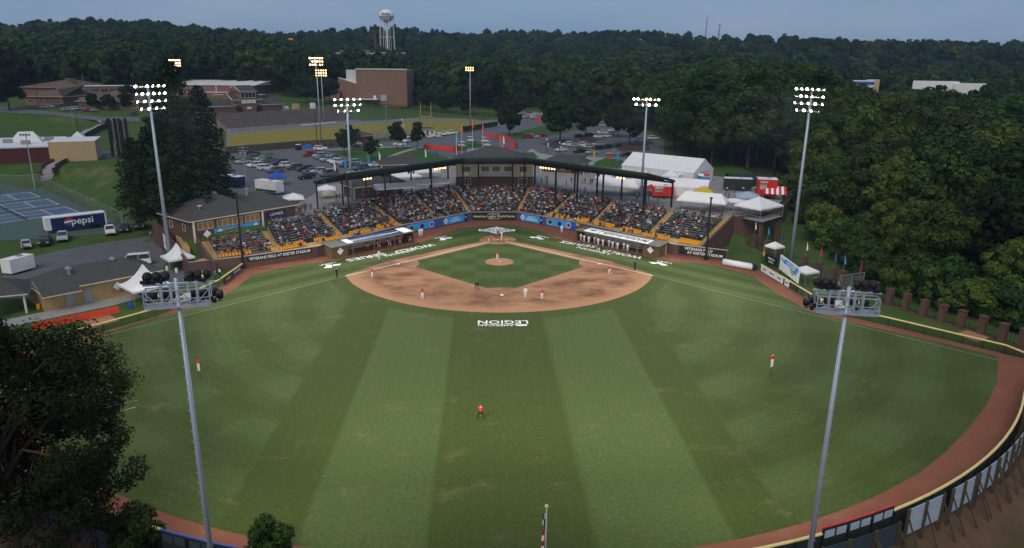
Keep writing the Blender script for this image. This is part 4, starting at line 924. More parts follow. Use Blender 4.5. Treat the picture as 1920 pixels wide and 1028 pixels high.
a, b = Vector((-66.2,-10.6)), Vector((-62.7,-16.3)); r, P, L, d, n = wall_board(a, b, 1.0, 3.9, 'offwhite', 'banner', 'tall white banner on the brick retaining wall behind the pole', cat='banner', off=.06); put_text(r, P, L*.5, 2.4, 'BASEBALL', .7, 'navy', d, .8)

# ------------------------------------------------------------------ tents
def tent(c, w, d_, eave, peak, label, rz=0, m='offwhite', name='peak_tent', style='peak', legs=4, group='tents', walls=0, valance=None, cat='tent'):
    c = Vector(c); t = thing(name, label, cat, c, rz, group); R = Matrix.Rotation(rz, 3, 'Z'); Q = lambda x, y, z: c+R@Vector((x, y, z))
    mb = MB(); n = 6; hw, hd = w/2, d_/2
    if style == 'peak':
        ring = []
        for k in range(n+1):
            s = 1-k/n; zz_ = eave+(peak-eave)*((k/n)**1.9 if k < n else 1); ring.append([(x*hw*s, y*hd*s, zz_) for x, y in ((-1,-1), (0,-1), (1,-1), (1,0), (1,1), (0,1), (-1,1), (-1,0))])
        for a, b in zip(ring, ring[1:]):
            for k in range(8):
                j = (k+1) % 8; mb.face([Q(*a[k]), Q(*a[j]), Q(*b[j]), Q(*b[k])])
    elif style == 'hip':
        for a, b in (((-1,-1), (1,-1)), ((1,-1), (1,1)), ((1,1), (-1,1)), ((-1,1), (-1,-1))): mb.face([Q(a[0]*hw, a[1]*hd, eave), Q(b[0]*hw, b[1]*hd, eave), Q(0, 0, peak)])
    elif style == 'gable':
        for y0, y1 in ((-1, 0), (0, 1)): mb.face([Q(-hw, y0*hd, eave if y0 else peak), Q(hw, y0*hd, eave if y0 else peak), Q(hw, y1*hd, peak if not y1 else eave), Q(-hw, y1*hd, peak if not y1 else eave)])
        for x in (-1, 1): mb.face([Q(x*hw, -hd, eave), Q(x*hw, hd, eave), Q(x*hw, 0, peak)])
    elif style == 'hipgable':
        rr = hw-hd*.7
        mb.face([Q(-hw, -hd, eave), Q(hw, -hd, eave), Q(rr, 0, peak), Q(-rr, 0, peak)]); mb.face([Q(hw, hd, eave), Q(-hw, hd, eave), Q(-rr, 0, peak), Q(rr, 0, peak)])
        for x in (-1, 1): mb.face([Q(x*hw, -hd, eave), Q(x*hw, hd, eave), Q(x*rr, 0, peak)])
    mb.build('canopy', M[m], t, smooth=False)
    vz = .32; v = MB()
    for a, b in (((-1,-1), (1,-1)), ((1,-1), (1,1)), ((1,1), (-1,1)), ((-1,1), (-1,-1))): v.face([Q(a[0]*hw, a[1]*hd, eave), Q(b[0]*hw, b[1]*hd, eave), Q(b[0]*hw, b[1]*hd, eave-vz), Q(a[0]*hw, a[1]*hd, eave-vz)])
    v.build('valance', M[valance or m], t)
    k = max(2, round(w/5)+1)
    for i in range(k):
        for y in (-1, 1):
            x = -hw+.05+(w-.1)*i/(k-1); MB().tube(Q(x, y*(hd-.05), 0), Q(x, y*(hd-.05), eave), .05, n=6).build('leg', M['steel'], t)
    if walls:
        for x0, y0, x1, y1 in (((-hw, hd, hw, hd), (-hw, -hd, -hw, hd), (hw, -hd, hw, hd), (-hw, -hd, hw, -hd)))[:walls]:
            MB().face([Q(x0*.99, y0*.99, 0), Q(x1*.99, y1*.99, 0), Q(x1*.99, y1*.99, eave-.02), Q(x0*.99, y0*.99, eave-.02)]).build('side_wall', M[m], t)
    return t
tent((-58.7,-22.6,0), 4.6, 4.6, 2.4, 4.9, 'white peaked tent between the brick wall and the asphalt at left', .7)
tent((-56.6,-40.2,0), 6.0, 6.0, 2.5, 5.8, 'large white peaked tent behind the lower left lamp cage', .8)
for p in ((-60.3,-23.9), (-58.1,-25.2), (-56.4,-22)): tag(MB().lathe((*p, 0), [(.22, 0), (.24, .1), (.24, .75), (.2, .85)], 10).build('weight_barrel', M['offwhite']), 'white weight barrel at the '+{-60.3: 'left', -58.1: 'front', -56.4: 'right'}[p[0]]+' leg of the left peaked tent', 'barrel', 'tent weight barrels')

# ------------------------------------------------------------------ concession building and its yard
M['asphalt'] = mat('asphalt', (.12, .122, .13), .9, .2, var=.16, scale=.25); M['pave'] = mat('pale_concrete', (.30, .29, .27), .9, var=.14, scale=.4)
cb = thing('concession_building', 'long ochre building with grey shingle roof beside the left foul line', 'building', (-64, -40, 0))
E0, E1 = Vector(G(74,553,2.9)[:2]), Vector(G(306,509,2.9)[:2]); bu = (E1-E0).normalized(); bn = Vector((-bu.y, bu.x)); BL = (E1-E0).length; BD = 9.5
BP = lambda s, v: E0+bu*s+bn*v
MB().prism([BP(.5, .5), BP(BL-.5, .5), BP(BL-.5, BD-.5), BP(.5, BD-.5)], -.4, 2.95).build('wall', M['yellow_wall'], cb)
hip(cb, BP, .5, BL-.5, .5, BD-.5, 2.95, 5.3, 'shingle', .5)
for s0, s1 in ((.4, .4+BL*.27), ): 
    mb = MB(); a, b, c, d = BP(s0-.4, -1.4), BP(s1, -1.4), BP(s1, 3), BP(s0-.4, 3); mb.v = [(*a, 2.75), (*b, 2.75), (*c, 4.4), (*d, 4.4), (*a, 2.58), (*b, 2.58), (*c, 4.2), (*d, 4.2)]; mb.f = [(0,1,2,3), (4,7,6,5), (0,4,5,1), (1,5,6,2), (3,2,6,7), (0,3,7,4)]; mb.m = [0, 1, 1, 1, 1, 1]; mb.build('porch_roof', [M['shingle'], M['trim']], cb)
for s, w in ((BL*.22, 1.1), (BL*.36, 1.2), (BL*.82, 1.6)): c = BP(s, .47); MB().box((c.x, c.y, 1.05), (w, .08, 2.1), math.atan2(bu.y, bu.x)).build('door', M['steel'], cb)
for s, v in ((BL*.28, 3.0), (BL*.66, 4.4)): c = BP(s, v); MB().lathe((c.x, c.y, 3.9), [(.3, 0), (.3, 1.3), (.5, 1.32), (.5, 1.55), (.15, 1.8)], 10).build('roof_vent', M['steel'], cb)
c = BP(BL*.6, .3); tag(MB().face([(*(c-bu*.7-bn*.2), 1.9), (*(c-bn*.2), 1.2), (*(c+bu*.7-bn*.2), 1.9), (*(c-bn*.2), 2.6)]).build('wall_emblem', M['offwhite']), 'white diamond emblem on the ochre concession wall', 'emblem')
sheet('yard_pavement', [tuple(BP(-6, -3.2)), tuple(BP(BL*.45, -3.6)), tuple(BP(BL*.75, -2.5)), tuple(BP(BL*.75, .6)), tuple(BP(-6, .6))], .02, M['pave'], px=False, flat=0)
cp = thing('carport', 'open shelter with grey hipped roof at the left picture edge', 'shelter', (-74, -47, 0))
c0 = Vector(G(54,587,0)[:2]); CQ = lambda s, v: c0-bu*s*0+Vector((-bu.x, -bu.y))*0+(-bn*0)+bu*(-s)*1.0*0+Vector((-.93, -.36))*s+Vector((-.36, .93))*v
hip(cp, CQ, .2, 8, .2, 7, 2.9, 4.9, 'shingle', .5)
for s, v in ((.3, .3), (.3, 6.8), (7.8, .3), (7.8, 6.8), (4, .3)): c = CQ(s, v); MB().box((c.x, c.y, 1.4), (.28, .28, 3.2), .4).build('post', M['trim'], cp)
bf = thing('barrier_fence', 'bright red-orange plastic barrier fence in front of the concession yard', 'fence', (*G(150,600)[:2], 0))
pa, pb_ = G(62,622), G(224,588)
for k in range(9):
    a, b = pa.lerp(pb_, k/9), pa.lerp(pb_, (k+1)/9); MB().tube(a, a+Vector((0, 0, 1.3)), .03, n=5).build('post', M['steel'], bf)
    mb = MB(); d = (b-a)
    for z0, z1 in ((.15, .5), (.85, 1.2)): mb.face([a+Vector((0, 0, z0)), b+Vector((0, 0, z0)), b+Vector((0, 0, z1)), a+Vector((0, 0, z1))])
    for q in range(8): p, p2 = a+d*(q/8), a+d*((q+.55)/8); mb.face([p+Vector((0, 0, .5)), p2+Vector((0, 0, .5)), p2+Vector((0, 0, .85)), p+Vector((0, 0, .85))])
    mb.build('mesh_panel', M['orange'], bf)
sheet('bullpen_mound', [(155,602), (205,590), (224,602), (170,617)], .03, M['dirt'], flat=0); sheet('bullpen_mound', [(1790,627), (1815,619), (1862,631), (1832,642)], .03, M['dirt'], flat=0)
# yard clutter
def barrel(p, m, l): tag(MB().lathe(p, [(.26, 0), (.29, .05), (.3, .3), (.28, .34), (.3, .6), (.28, .85), (.2, .88)], 12).build('barrel', M[m]), l, 'barrel')
p = G(376,520); barrel((p.x, p.y, 0), 'blue', 'blue barrel at the edge of the warning track below the stand'); p = G(245,578); barrel((p.x, p.y, 0), 'blue', 'blue barrel beside the large white tent'); p = G(73,580); barrel((p.x, p.y, 0), 'yellow_seat', 'yellow barrel at the corner of the ochre building')
# white wall at the stand's foot and advertising on the left fence
for y0, y1, m, tx, l in ((-28.4, -24.4, 'navy', 'THE HOME', 'navy sign with pale lettering on the left foul fence'), (-32.9, -28.9, 'black', 'FOREST', 'black sign with yellow lettering on the left foul fence')):
    a, b = Vector((-47.16, y0)), Vector((-46.98, y1)); r, P, L, d, n = wall_board(a, b, .12, 1.15, m, 'fence_sign', l, off=.06); put_text(r, P, L/2, .65, tx, .62, 'yellow' if m == 'black' else 'gold_text', d, 1.0)

# ------------------------------------------------------------------ right foul side: boards, map sign, scaffold, pillars, bank
fr = [Vector(p) for p in FOUL_R]
for k, (t0, t1, tx) in enumerate(((.02, .3, 'SHELBY'), (.31, .56, 'MEDICAL'), (.57, .8, 'CENTER'), (.86, 1.0, 'SHOP'))):
    a, b = fr[1].lerp(fr[2], t0), fr[1].lerp(fr[2], t1); l = ('white advertising board on the right foul fence, nearest the tarp roll', 'white advertising board on the right foul fence, second from the tarp roll', 'white advertising board on the right foul fence, third from the tarp roll', 'white advertising board on the right foul fence, below the map sign corner')[k]
    r, P, L, d, n = wall_board(a, b, .1, 1.15, 'offwhite', 'fence_sign', l, off=.03)
    P2 = lambda s, z: Vector((*(b+(a-b).normalized()*s-Vector(((a-b).normalized().y, -(a-b).normalized().x))*.12), z))
    dd = (b-a).normalized(); nn = Vector((dd.y, -dd.x)); a3 = a+nn*.0
    text_mesh('lettering', tx, M['navy'], (*((a+b)/2-Vector((1, 0))*.14), .7), (dd.x, dd.y, 0), (0, 0, 1), .42, .006, parent=r)
# the big sign with the state map
ms = G(1457,532,0), G(1497,548,0); a, b = Vector((50.6,-27.2)), Vector((51.6,-37.6))
a = Vector(G(1459,519,0)[:2]); b = Vector(G(1494,548,0)[:2]); d = (b-a).normalized(); n = Vector((-d.y, d.x)); n = n if n.x < 0 else -n
r = thing('map_sign', 'white sign with a blue state map beside the right foul fence', 'sign', ((a.x+b.x)/2, (a.y+b.y)/2, 0)); Z0, Z1 = 1.5, 4.2; L = (b-a).length
MB().prism([a, b, b-n*.1, a-n*.1], Z0, Z1).build('board', M['white'], r)
for t in (.04, .5, .96): p = a.lerp(b, t)-n*.15; MB().box((p.x, p.y, Z1/2), (.14, .14, Z1), .2).build('post', M['black'], r)
nc = [(.04,.72), (.10,.84), (.18,.76), (.28,.86), (.32,.94), (.94,.88), (.97,.74), (.93,.62), (.86,.60), (.9,.50), (.84,.36), (.78,.40), (.70,.20), (.62,.30), (.56,.52), (.44,.56), (.36,.62), (.22,.58), (.14,.68)]
mp_ = [(*(a.lerp(b, u)+n*.02), Z0+(Z1-Z0)*v) for u, v in nc]; MB().face(mp_).build('state_map', M['sky_blue'], r)
MB().face([(*(a.lerp(b, .68+.06*math.cos(t))+n*.035), Z0+(Z1-Z0)*(.42+.12*math.sin(t))) for t in [i*.5236 for i in range(12)]]).build('seal', M['gold'], r)
c = a.lerp(b, .6)+n*.03
text_mesh('lettering', 'North Carolina', M['white'], (*c, Z0+(Z1-Z0)*.80), (d.x, d.y, 0), (0, 0, 1), .72, .006, parent=r, wscale=L/9.5); text_mesh('lettering', 'American Legion', M['white'], (*c, Z0+(Z1-Z0)*.64), (d.x, d.y, 0), (0, 0, 1), .5, .006, parent=r, wscale=L/9.5)
p0, p1 = G(1356,497,0), G(1411,507,0); v = p1-p0; tr_ = thing('tarp_roll', 'long white rolled field tarp beside the right warning track', 'tarp', p0)
MB().tube((p0.x, p0.y, .62), (p1.x, p1.y, .62), .62, .55, 16).build('roll', M['offwhite'], tr_, smooth=True); MB().tube((p1.x-.2, p1.y-.05, .6), (p1.x+.6, p1.y+.2, .6), .6, .6, 14).build('roller', M['black'], tr_); MB().box((p0.x*.35+p1.x*.65, p0.y*.35+p1.y*.65, 1.1), (3.2, .7, .14), math.atan2(v.y, v.x), M=None).build('loose_flap', M['offwhite'], tr_)
sc_ = G(1448,497,0); st_ = thing('camera_platform', 'black scaffold platform with a small white canopy beyond the tarp roll', 'platform', sc_)
for x in (-1.6, 0, 1.6):
    for y in (-1, 1): MB().tube(sc_+Vector((x, y, 0)), sc_+Vector((x, y, 2.6)), .05, n=5).build('leg', M['black'], st_)
MB().box(sc_+Vector((0, 0, 1.6)), (3.4, 2.2, .1)).build('deck', M['black'], st_)
for y in (-1, 1): MB().beam(sc_+Vector((-1.7, y, 2.5)), sc_+Vector((1.7, y, 2.5)), .06, .06).build('rail', M['black'], st_); MB().beam(sc_+Vector((-1.7, y, 0)), sc_+Vector((1.7, y, 1.6)), .05, .05).build('brace', M['black'], st_)
tent(sc_+Vector((.2, .3, 1.65)), 2.6, 2.6, 2.1, 2.9, 'small white canopy on top of the black scaffold platform', .5, style='hip')
a, b = Vector(G(1433,497,0)[:2]), Vector(G(1456,510,0)[:2]); d = (b-a).normalized(); r = thing('banner', 'black banner with white lettering hung on the scaffold platform', 'banner', (*a, .5)); n = Vector((d.y, -d.x))
MB().prism([a, b, b+n*.04, a+n*.04], .7, 2.5).build('board', M['black'], r); text_mesh('lettering', 'AMERICAN', M['white'], (*((a+b)/2+n*.06), 1.8), (d.x, d.y, 0), (0, 0, 1), .5, .005, parent=r); text_mesh('lettering', 'LEGION', M['white'], (*((a+b)/2+n*.06), 1.2), (d.x, d.y, 0), (0, 0, 1), .5, .005, parent=r)
MB().face([(*(a-d*.5+n*.05+d*.45*math.cos(t)), 2.1+.6*math.sin(t)) for t in [i*.5236 for i in range(12)]]).build('emblem', M['gold'], r)
# umbrella-like canopy behind the map sign
c = G(1500,533,0); tent((c.x+1.2, c.y+1, 0), 3.2, 3.2, 2.3, 3.1, 'pale canopy on the grass behind the map sign', .4, style='hip')
# brick pillars with flags, iron fence between
pil = [(1391,454), (1412,464), (1436,475), (1462,484), (1507,507), (1533,519), (1560,530), (1577,536), (1607,548), (1637,558), (1666,572), (1697,582), (1730,594), (1764,604), (1800,615), (1839,626), (1877,641), (1915,652)]
pw = [Vector(G(*p)[:2]) for p in pil]
nth = ['first', 'second', 'third', 'fourth', 'fifth', 'sixth', 'seventh', 'eighth', 'ninth', 'tenth', 'eleventh', 'twelfth', 'thirteenth', 'fourteenth', 'fifteenth', 'sixteenth', 'seventeenth', 'eighteenth']
fcol = ['red', 'white', 'sky_blue', 'navy', 'white', 'redcap', 'blue', 'sky_blue', 'maroon', None]
for i, p in enumerate(pw):
    t = thing('brick_pillar', nth[i]+' brick pillar of the park fence counted from the stand', 'pillar', (*p, 0), 0, 'brick fence pillars')
    MB().box((*p, 1.15), (.85, .85, 2.9), .3).build('shaft', M['brick'], t); MB().box((*p, 2.66), (1.05, 1.05, .14), .3).build('cap', M['brick'], t)
    if i < len(pw)-1:
        a, b = p, pw[i+1]; f = thing('iron_fence', 'black iron fence bay after the '+nth[i]+' brick pillar', 'fence', (*((a+b)/2), 0), 0, 'iron fence bays'); d = (b-a).normalized(); k = int((b-a).length/.5)
        for z in (.35, 1.75): MB().beam((*(a+d*.42), z), (*(b-d*.42), z), .05, .06).build('rail', M['black'], f)
        mb = MB()
        for q in range(1, k): c = a.lerp(b, q/k); mb.box((c.x, c.y, 1.05), (.035, .035, 1.7))
        mb.build('picket_row', M['black'], f); MB().beam((*(a+d*.42), .08), (*(b-d*.42), .08), .35, .3).build('kerb', M['brick'], f)
    if i < 10 and fcol[i]:
        f = thing('flag', nth[i]+' small hanging flag on a brick fence pillar', 'flag', (*p, 2.7), 0, 'flags on the brick pillars'); MB().tube((*p, 2.7), (*p, 5.6), .03, .02, 6).build('staff', M['steel'], f)
        mb = MB(); mb.v = [(p.x, p.y, 5.5), (p.x+.1, p.y, 5.3), (p.x+.38, p.y+.1, 4.3), (p.x+.3, p.y-.05, 3.9), (p.x+.05, p.y+.03, 3.8), (p.x, p.y, 4.2)]; mb.f = [(0,1,2,3,4,5)]; mb.m = [0]; mb.build('cloth', M[fcol[i]], f)
# tall batting-cage frame among the pillars
c = G(1592,560,0); t = thing('backstop_frame', 'tall thin steel mesh frame behind the right foul fence', 'frame', c)
for k, dx in enumerate((-2.6, 0, 2.6)): MB().tube(c+Vector((dx, dx*.45, 0)), c+Vector((dx, dx*.45, 4.2)), .05, n=6).build('post', M['steel'], t)
MB().tube(c+Vector((-2.6, -1.17, 4.2)), c+Vector((2.6, 1.17, 4.2)), .05, n=6).build('top_rail', M['steel'], t); MB().face([c+Vector((-2.6, -1.17, 0)), c+Vector((2.6, 1.17, 0)), c+Vector((2.6, 1.17, 4.2)), c+Vector((-2.6, -1.17, 4.2))]).build('mesh_panel', M['mesh_grey'], t)
# retaining wall of the plaza
rw = thing('plaza_retaining_wall', 'curved brick retaining wall with black railing round the right plaza', 'wall', (70, 18, -1)); q = [(50,-3), (57,-.4), (63.4,5.6), (70.8,18.3), (75.1,30.4), (78.6,48)]
for a, b in zip(q, q[1:]):
    a, b = Vector(a), Vector(b); d = (b-a).normalized(); n = Vector((d.y, -d.x))
    MB().prism([a, b, b+n*.5, a+n*.5], -4, 5.9).build('wall', M['brick'], rw); mb = MB()
    for z in (.4, .8, 1.15): mb.tube((*(a+n*.25), 5.9+z), (*(b+n*.25), 5.9+z), .03, n=5)
    for k in range(10): c = (a+n*.25).lerp(b+n*.25, k/9); mb.tube((c.x, c.y, 5.9), (c.x, c.y, 7.05), .03, n=5)
    mb.build('railing', M['black'], rw)
# deck with hip tent on brick piers
dk = thing('viewing_deck', 'raised deck on brick piers at the right end of the stand', 'deck', (57, 1, 0)); q = [Vector(G(*p, 5.45)[:2]) for p in ((1375,406), (1430,417), (1466,406))]; q.append(q[0]+q[2]-q[1])
MB().prism(q, 5.05, 5.5).build('floor', M['concrete'], dk); dc = sum(q, Vector((0, 0)))/4
for i in range(4):
    a, b = q[i], q[(i+1) % 4]; mb = MB(); mb.beam((*a, 5.2), (*b, 5.2), .15, .5); mb.build('edge_beam', M['black'], dk); mb = MB()
    if i != 3:
        for z in (.5, 1.0): mb.tube((*a, 5.5+z), (*b, 5.5+z), .03, n=5)
        for k in range(9): c = a.lerp(b, k/8); mb.tube((c.x, c.y, 5.5), (c.x, c.y, 6.5), .03, n=5)
        mb.build('railing', M['steel'], dk)
    c = a.lerp(dc, .12); MB().box((c.x, c.y, 2), (.75, .75, 6.2), .6).build('pier', M['brick'], dk)
tent((*dc, 5.5), (q[1]-q[0]).length*.92, (q[2]-q[1]).length*.92, 2.5, 4.3, 'white hip-roofed tent on the raised deck', math.atan2((q[1]-q[0]).y, (q[1]-q[0]).x), style='hip')
# ------------------------------------------------------------------ roads, lots, lawns
M['lawn'] = None
def lawn_mat(name, a, b, dry=.0):
    k = NT(name); n = k.noise(.25, 5, .65); n2 = k.noise(2.5, 4, .7); c = k.mix(n, a, b)
    if dry: c = k.mix(k.ramp(k.noise(.09, 5, .65), [(.45, 0), (.62, dry)]), c, (.20, .15, .075))
    k.bump(n2, .4, .05); return k.done(c, .95, .1)
M['lawn'] = lawn_mat('lawn', (.035, .085, .016), (.055, .115, .024)); M['football'] = lawn_mat('dry_football_turf', (.20, .17, .035), (.28, .225, .05)); M['bank'] = lawn_mat('grass_bank', (.04, .085, .018), (.065, .115, .03), .75)
M['mulch'] = mat('mulch', (.07, .04, .028), .95, var=.2); M['track_grey'] = mat('running_track', (.17, .165, .17), .9, var=.1, scale=.2)
sheet('road', [(0,525), (30,489), (110,471), (200,455), (286,441), (297,456), (310,480), (320,505), (375,507), (376,524), (330,537), (240,548), (100,560), (0,580)], .03, M['asphalt'])
sheet('parking_lot', [(400,356), (420,325), (428,300), (428,287), (520,281), (620,272), (690,268), (760,264), (830,256), (900,246), (960,234), (985,222), (978,214), (1030,213), (1030,226), (1012,240), (985,256), (1040,254), (1100,240), (1120,228), (1150,228), (1245,262), (1245,300), (1160,316), (1010,314), (960,300), (870,302), (740,312), (660,338), (640,375), (500,375), (440,368)], .05, M['asphalt'])
lawns = [[(613,283), (690,279), (771,276), (727,295), (722,310), (694,307), (645,294)], [(733,297), (770,284), (792,281), (850,300), (835,312), (745,316)], [(948,262), (962,250), (1017,236), (1024,247), (990,253), (978,262)],
         [(1114,312), (1116,304), (1135,297), (1170,300), (1158,318)], [(975,287), (1000,286), (1010,297), (975,299)], [(430,300), (470,294), (508,287), (516,290), (470,300), (440,310)], [(1076,293), (1104,290), (1096,300)], [(850,274), (885,268), (915,272), (905,281), (860,283)]]
for q in lawns: sheet('lawn', q, .11, M['lawn'])
for q in ([(1015,270), (1060,262), (1075,272), (1040,279)], [(1085,258), (1130,262), (1125,270), (1090,266)], [(1150,274), (1215,268), (1220,282), (1165,284)]): sheet('planting_island', q, .12, M['mulch'])
sheet('sidewalk', [(982,290), (996,279), (1012,288), (1060,296), (1100,294), (1130,296), (1182,300), (1182,304), (1134,301), (1106,312), (1072,305), (1010,303)], .10, M['pave'])
sheet('sidewalk', [(726,295), (742,288), (765,281), (792,276), (793,278), (768,284), (746,291), (731,298)], .16, M['pave'])
sheet('sidewalk', [(613,281.5), (690,277.5), (771,274), (771,276), (690,279.5), (613,283.5)], .15, M['pave'])
sheet('running_track', [(424,282), (424,247), (500,240), (580,234), (660,228), (780,221), (860,222), (905,226), (985,224), (960,234), (910,243), (830,252), (680,264), (560,270)], .06, M['track_grey'])
sheet('football_field', [(428,279), (430,253), (500,247), (580,240), (670,234), (770,227), (850,225.5), (895,229), (925,234), (900,240), (830,249), (680,261.5), (560,267.5)], .12, M['football'])
sheet('school_road', [(0,200), (60,206), (190,220), (222,219), (262,222), (262,228), (196,227), (165,243), (150,258), (146,285), (150,300), (215,297), (222,286), (165,282), (160,265), (178,247), (182,230), (100,216), (0,211)], .08, M['asphalt'])
sheet('grass_bank', [(112,318), (150,302), (218,298), (218,368), (195,392), (125,362)], .06, M['bank'])
sheet('footpath', [(140,256), (160,244), (184,232), (178,227), (186,226), (190,233), (165,247), (146,260)], .12, M['pave'])

# ------------------------------------------------------------------ tennis courts
M['court_green'] = mat('court_green', (.07, .11, .095), .85, var=.1, scale=.3); M['court_blue'] = mat('court_blue', (.085, .125, .20), .85, var=.1, scale=.3)
sheet('tennis_surround', [(0,345), (84,352), (250,432), (210,438), (80,448), (0,452)], .04, M['court_green'])
for k, (a, b) in enumerate((((53.7,360.7), (76,370.5)), ((87.5,373.7), (111,384)), ((121.2,388), (150,399.3)))):
    a, b = T(*a), T(*b); nd = (T(38.7,398.8)-T(121.2,388)); nd.z = 0; nd.normalize(); sd = (b-a); sd.z = 0
    q = [a, b, b+nd*23.8, a+nd*23.8]; sheet('tennis_court', [(p.x, p.y) for p in q], .07, M['court_blue'], px=False)
    L = sd.length; s = sd.normalized()
    def ln(p, q_, w=.16): d_ = (q_-p).normalized(); n_ = Vector((-d_.y, d_.x, 0))*w/2; sheet('court_line', [((p+n_).x, (p+n_).y), ((q_+n_).x, (q_+n_).y), ((q_-n_).x, (q_-n_).y), ((p-n_).x, (p-n_).y)], .09, M['white'], px=False)
    for v in (0, .125, .875, 1): ln(a+sd*v, a+sd*v+nd*23.8)
    for v in (0, 5.5, 18.3, 23.8): ln(a+nd*v, b+nd*v)
    ln(a+sd*.5+nd*5.5, a+sd*.5+nd*18.3)
    t = thing('tennis_net', 'dark tennis net across the '+('farthest', 'middle', 'nearest')[k]+' blue court', 'net', a+nd*11.9); p, q_ = a+nd*11.9-s*.9, b+nd*11.9+s*.9
    zz_ = H(p.x, p.y)
    for c in (p, q_): MB().tube((c.x, c.y, zz_), (c.x, c.y, zz_+1.15), .05, n=6).build('post', M['black'], t)
    MB().face([(p.x, p.y, zz_+.1), (q_.x, q_.y, zz_+.1), (q_.x, q_.y, zz_+1.05), (p.x, p.y, zz_+1.05)]).build('net', M['mesh_black'], t); MB().beam((p.x, p.y, zz_+1.05), (q_.x, q_.y, zz_+1.05), .04, .08).build('tape', M['white'], t)
tf = [T(*p) for p in ((0,347), (40,349), (78,346), (84,352), (125,372), (180,398), (245,430))]
link_fence('tennis_fence', [(p.x, p.y) for p in tf], 3.0, 'tall grey chain-link fence round the tennis courts', 3.2, cap='steel', mesh='mesh_grey', pm='steel', capr=.04)
# stair and low brick wall on the bank
t = thing('bank_stair', 'concrete stair between brick walls climbing the grass bank at left', 'stair', T(95,330)); mb = MB(); a, b = T(88,338), T(120,300)
for k in range(12):
    p, q = a.lerp(b, k/12), a.lerp(b, (k+1)/12); d = (b-a).normalized(); n = Vector((-d.y, d.x, 0))*1.6
    mb.prism([((p-n).x, (p-n).y), ((p+n).x, (p+n).y), ((q+n).x, (q+n).y), ((q-n).x, (q-n).y)], min(H(p.x, p.y), H(q.x, q.y))-.5, H(q.x, q.y)+.25)
mb.build('steps', M['concrete'], t)
for s in (-1, 1):
    mb = MB(); n = Vector((-d.y, d.x, 0))*1.9*s
    for k in range(6):
        p, q = a.lerp(b, k/6)+n, a.lerp(b, (k+1)/6)+n; mb.beam((p.x, p.y, H(q.x, q.y)+.4), (q.x, q.y, H(q.x, q.y)+.4), .4, 1.4)
    mb.build('wall', M['brick'], t)

# ------------------------------------------------------------------ buildings at left and behind
def frame_of(a, b):
    a, b = Vector(a[:2]), Vector(b[:2]); u = (b-a).normalized(); n = Vector((-u.y, u.x)); return (lambda s, v: a+u*s+n*v), (b-a).length, u, n
# annex with white membrane roof
P, L, u, n = frame_of(T(-60,318), T(95,304)); ax_ = thing('school_annex', 'low maroon brick annex with white flat roof and tan end wall at left', 'building', T(95,304)); z0 = H(*P(L, 0))
MB().prism([P(0, 0), P(L, 0), P(L, 38), P(0, 38)], z0-5, z0+4.6, 0, 1).build('wall', [M['brick_maroon'], M['roof_white']], ax_)
MB().prism([P(0, -.15), P(L+.1, -.15), P(L+.1, .1), P(0, .1)], z0+4.6, z0+5.0).build('parapet', M['roof_white'], ax_)
M['tan_block'] = mat('tan_block', (.46, .34, .20), .9, var=.1)
MB().prism([P(L+.1, -.5), P(L+13, -.5), P(L+13, 16), P(L+.1, 16)], z0-5, z0+6.2, 0, 1).build('end_block', [M['tan_block'], M['roof_white']], ax_)
for s, v, w, hgt in ((L-9, 20, 9, 3.4), (L+5, 26, 5, 2.6), (L-30, 22, 8, 3)):
    hip(ax_, P, s-w/2, s+w/2, v-2.5, v+2.5, z0+4.6, z0+4.6+hgt, 'roof_white', .1, 'skylight', 2.5)
for s, v in ((L-20, 10), (L-8, 12), (L-14, 18), (L-26, 8), (L-3, 22)): c = P(s, v); MB().box((c.x, c.y, z0+5.2), (2.4, 1.6, 1.3), .3).build('air_conditioner', M['steel'], ax_)
for s in (L*.3, L*.55, L*.8): c = P(s, -.02); MB().box((c.x, c.y, z0+1), (2.2, .06, 2), math.atan2(u.y, u.x)).build('door', M['brick_maroon'], ax_)
# school with brown hip roofs
sc_l = thing('school_building', 'sprawling brick school with brown hipped roofs at upper left', 'building', T(200,200))
def hiphouse(a, b, dep, wh, rh, m='shingle_brown', wm='brick_red', wins=0):
    a, b = T(*a), T(*b); P, L, u, n = frame_of(a, b); z = min(a.z, b.z)
    MB().prism([P(0, 0), P(L, 0), P(L, dep), P(0, dep)], z-3, z+wh).build('wall', M[wm], sc_l); hip(sc_l, P, 0, L, 0, dep, z+wh, z+wh+rh, m, 1.2)
    for k in range(wins): c = P(L*(k+.5)/wins, -.03); window(sc_l, (c.x, c.y, z+wh*.5), 2.4, 1.6, 2, (-n.x, -n.y))
hiphouse((48,196), (120,200), 42, 5, 6, wins=4); hiphouse((148,203), (262,207), 34, 4.5, 6.5, wins=6); hiphouse((45,180), (150,184), 40, 6, 5)
a, b = T(135,187), T(262,183); P, L, u, n = frame_of(a, b); z = a.z
MB().prism([P(0, 0), P(L, 0), P(L, 22), P(0, 22)], z-3, z+7.5, 0, 1).build('classroom_block', [M['brick_red'], M['roof_white']], sc_l)
for k in range(7): c = P(L*(k+.6)/7.5, -.05); window(sc_l, (c.x, c.y, z+5), 3.6, 2.4, 2, (-n.x, -n.y), 'glass', 'white')
a, b = T(118,198), T(188,193); P, L, u, n = frame_of(a, b); MB().prism([P(0, 0), P(L, 0), P(L, 8), P(0, 8)], a.z-3, a.z+4, 0, 1).build('link_corridor', [M['white'], M['roof_white']], sc_l)
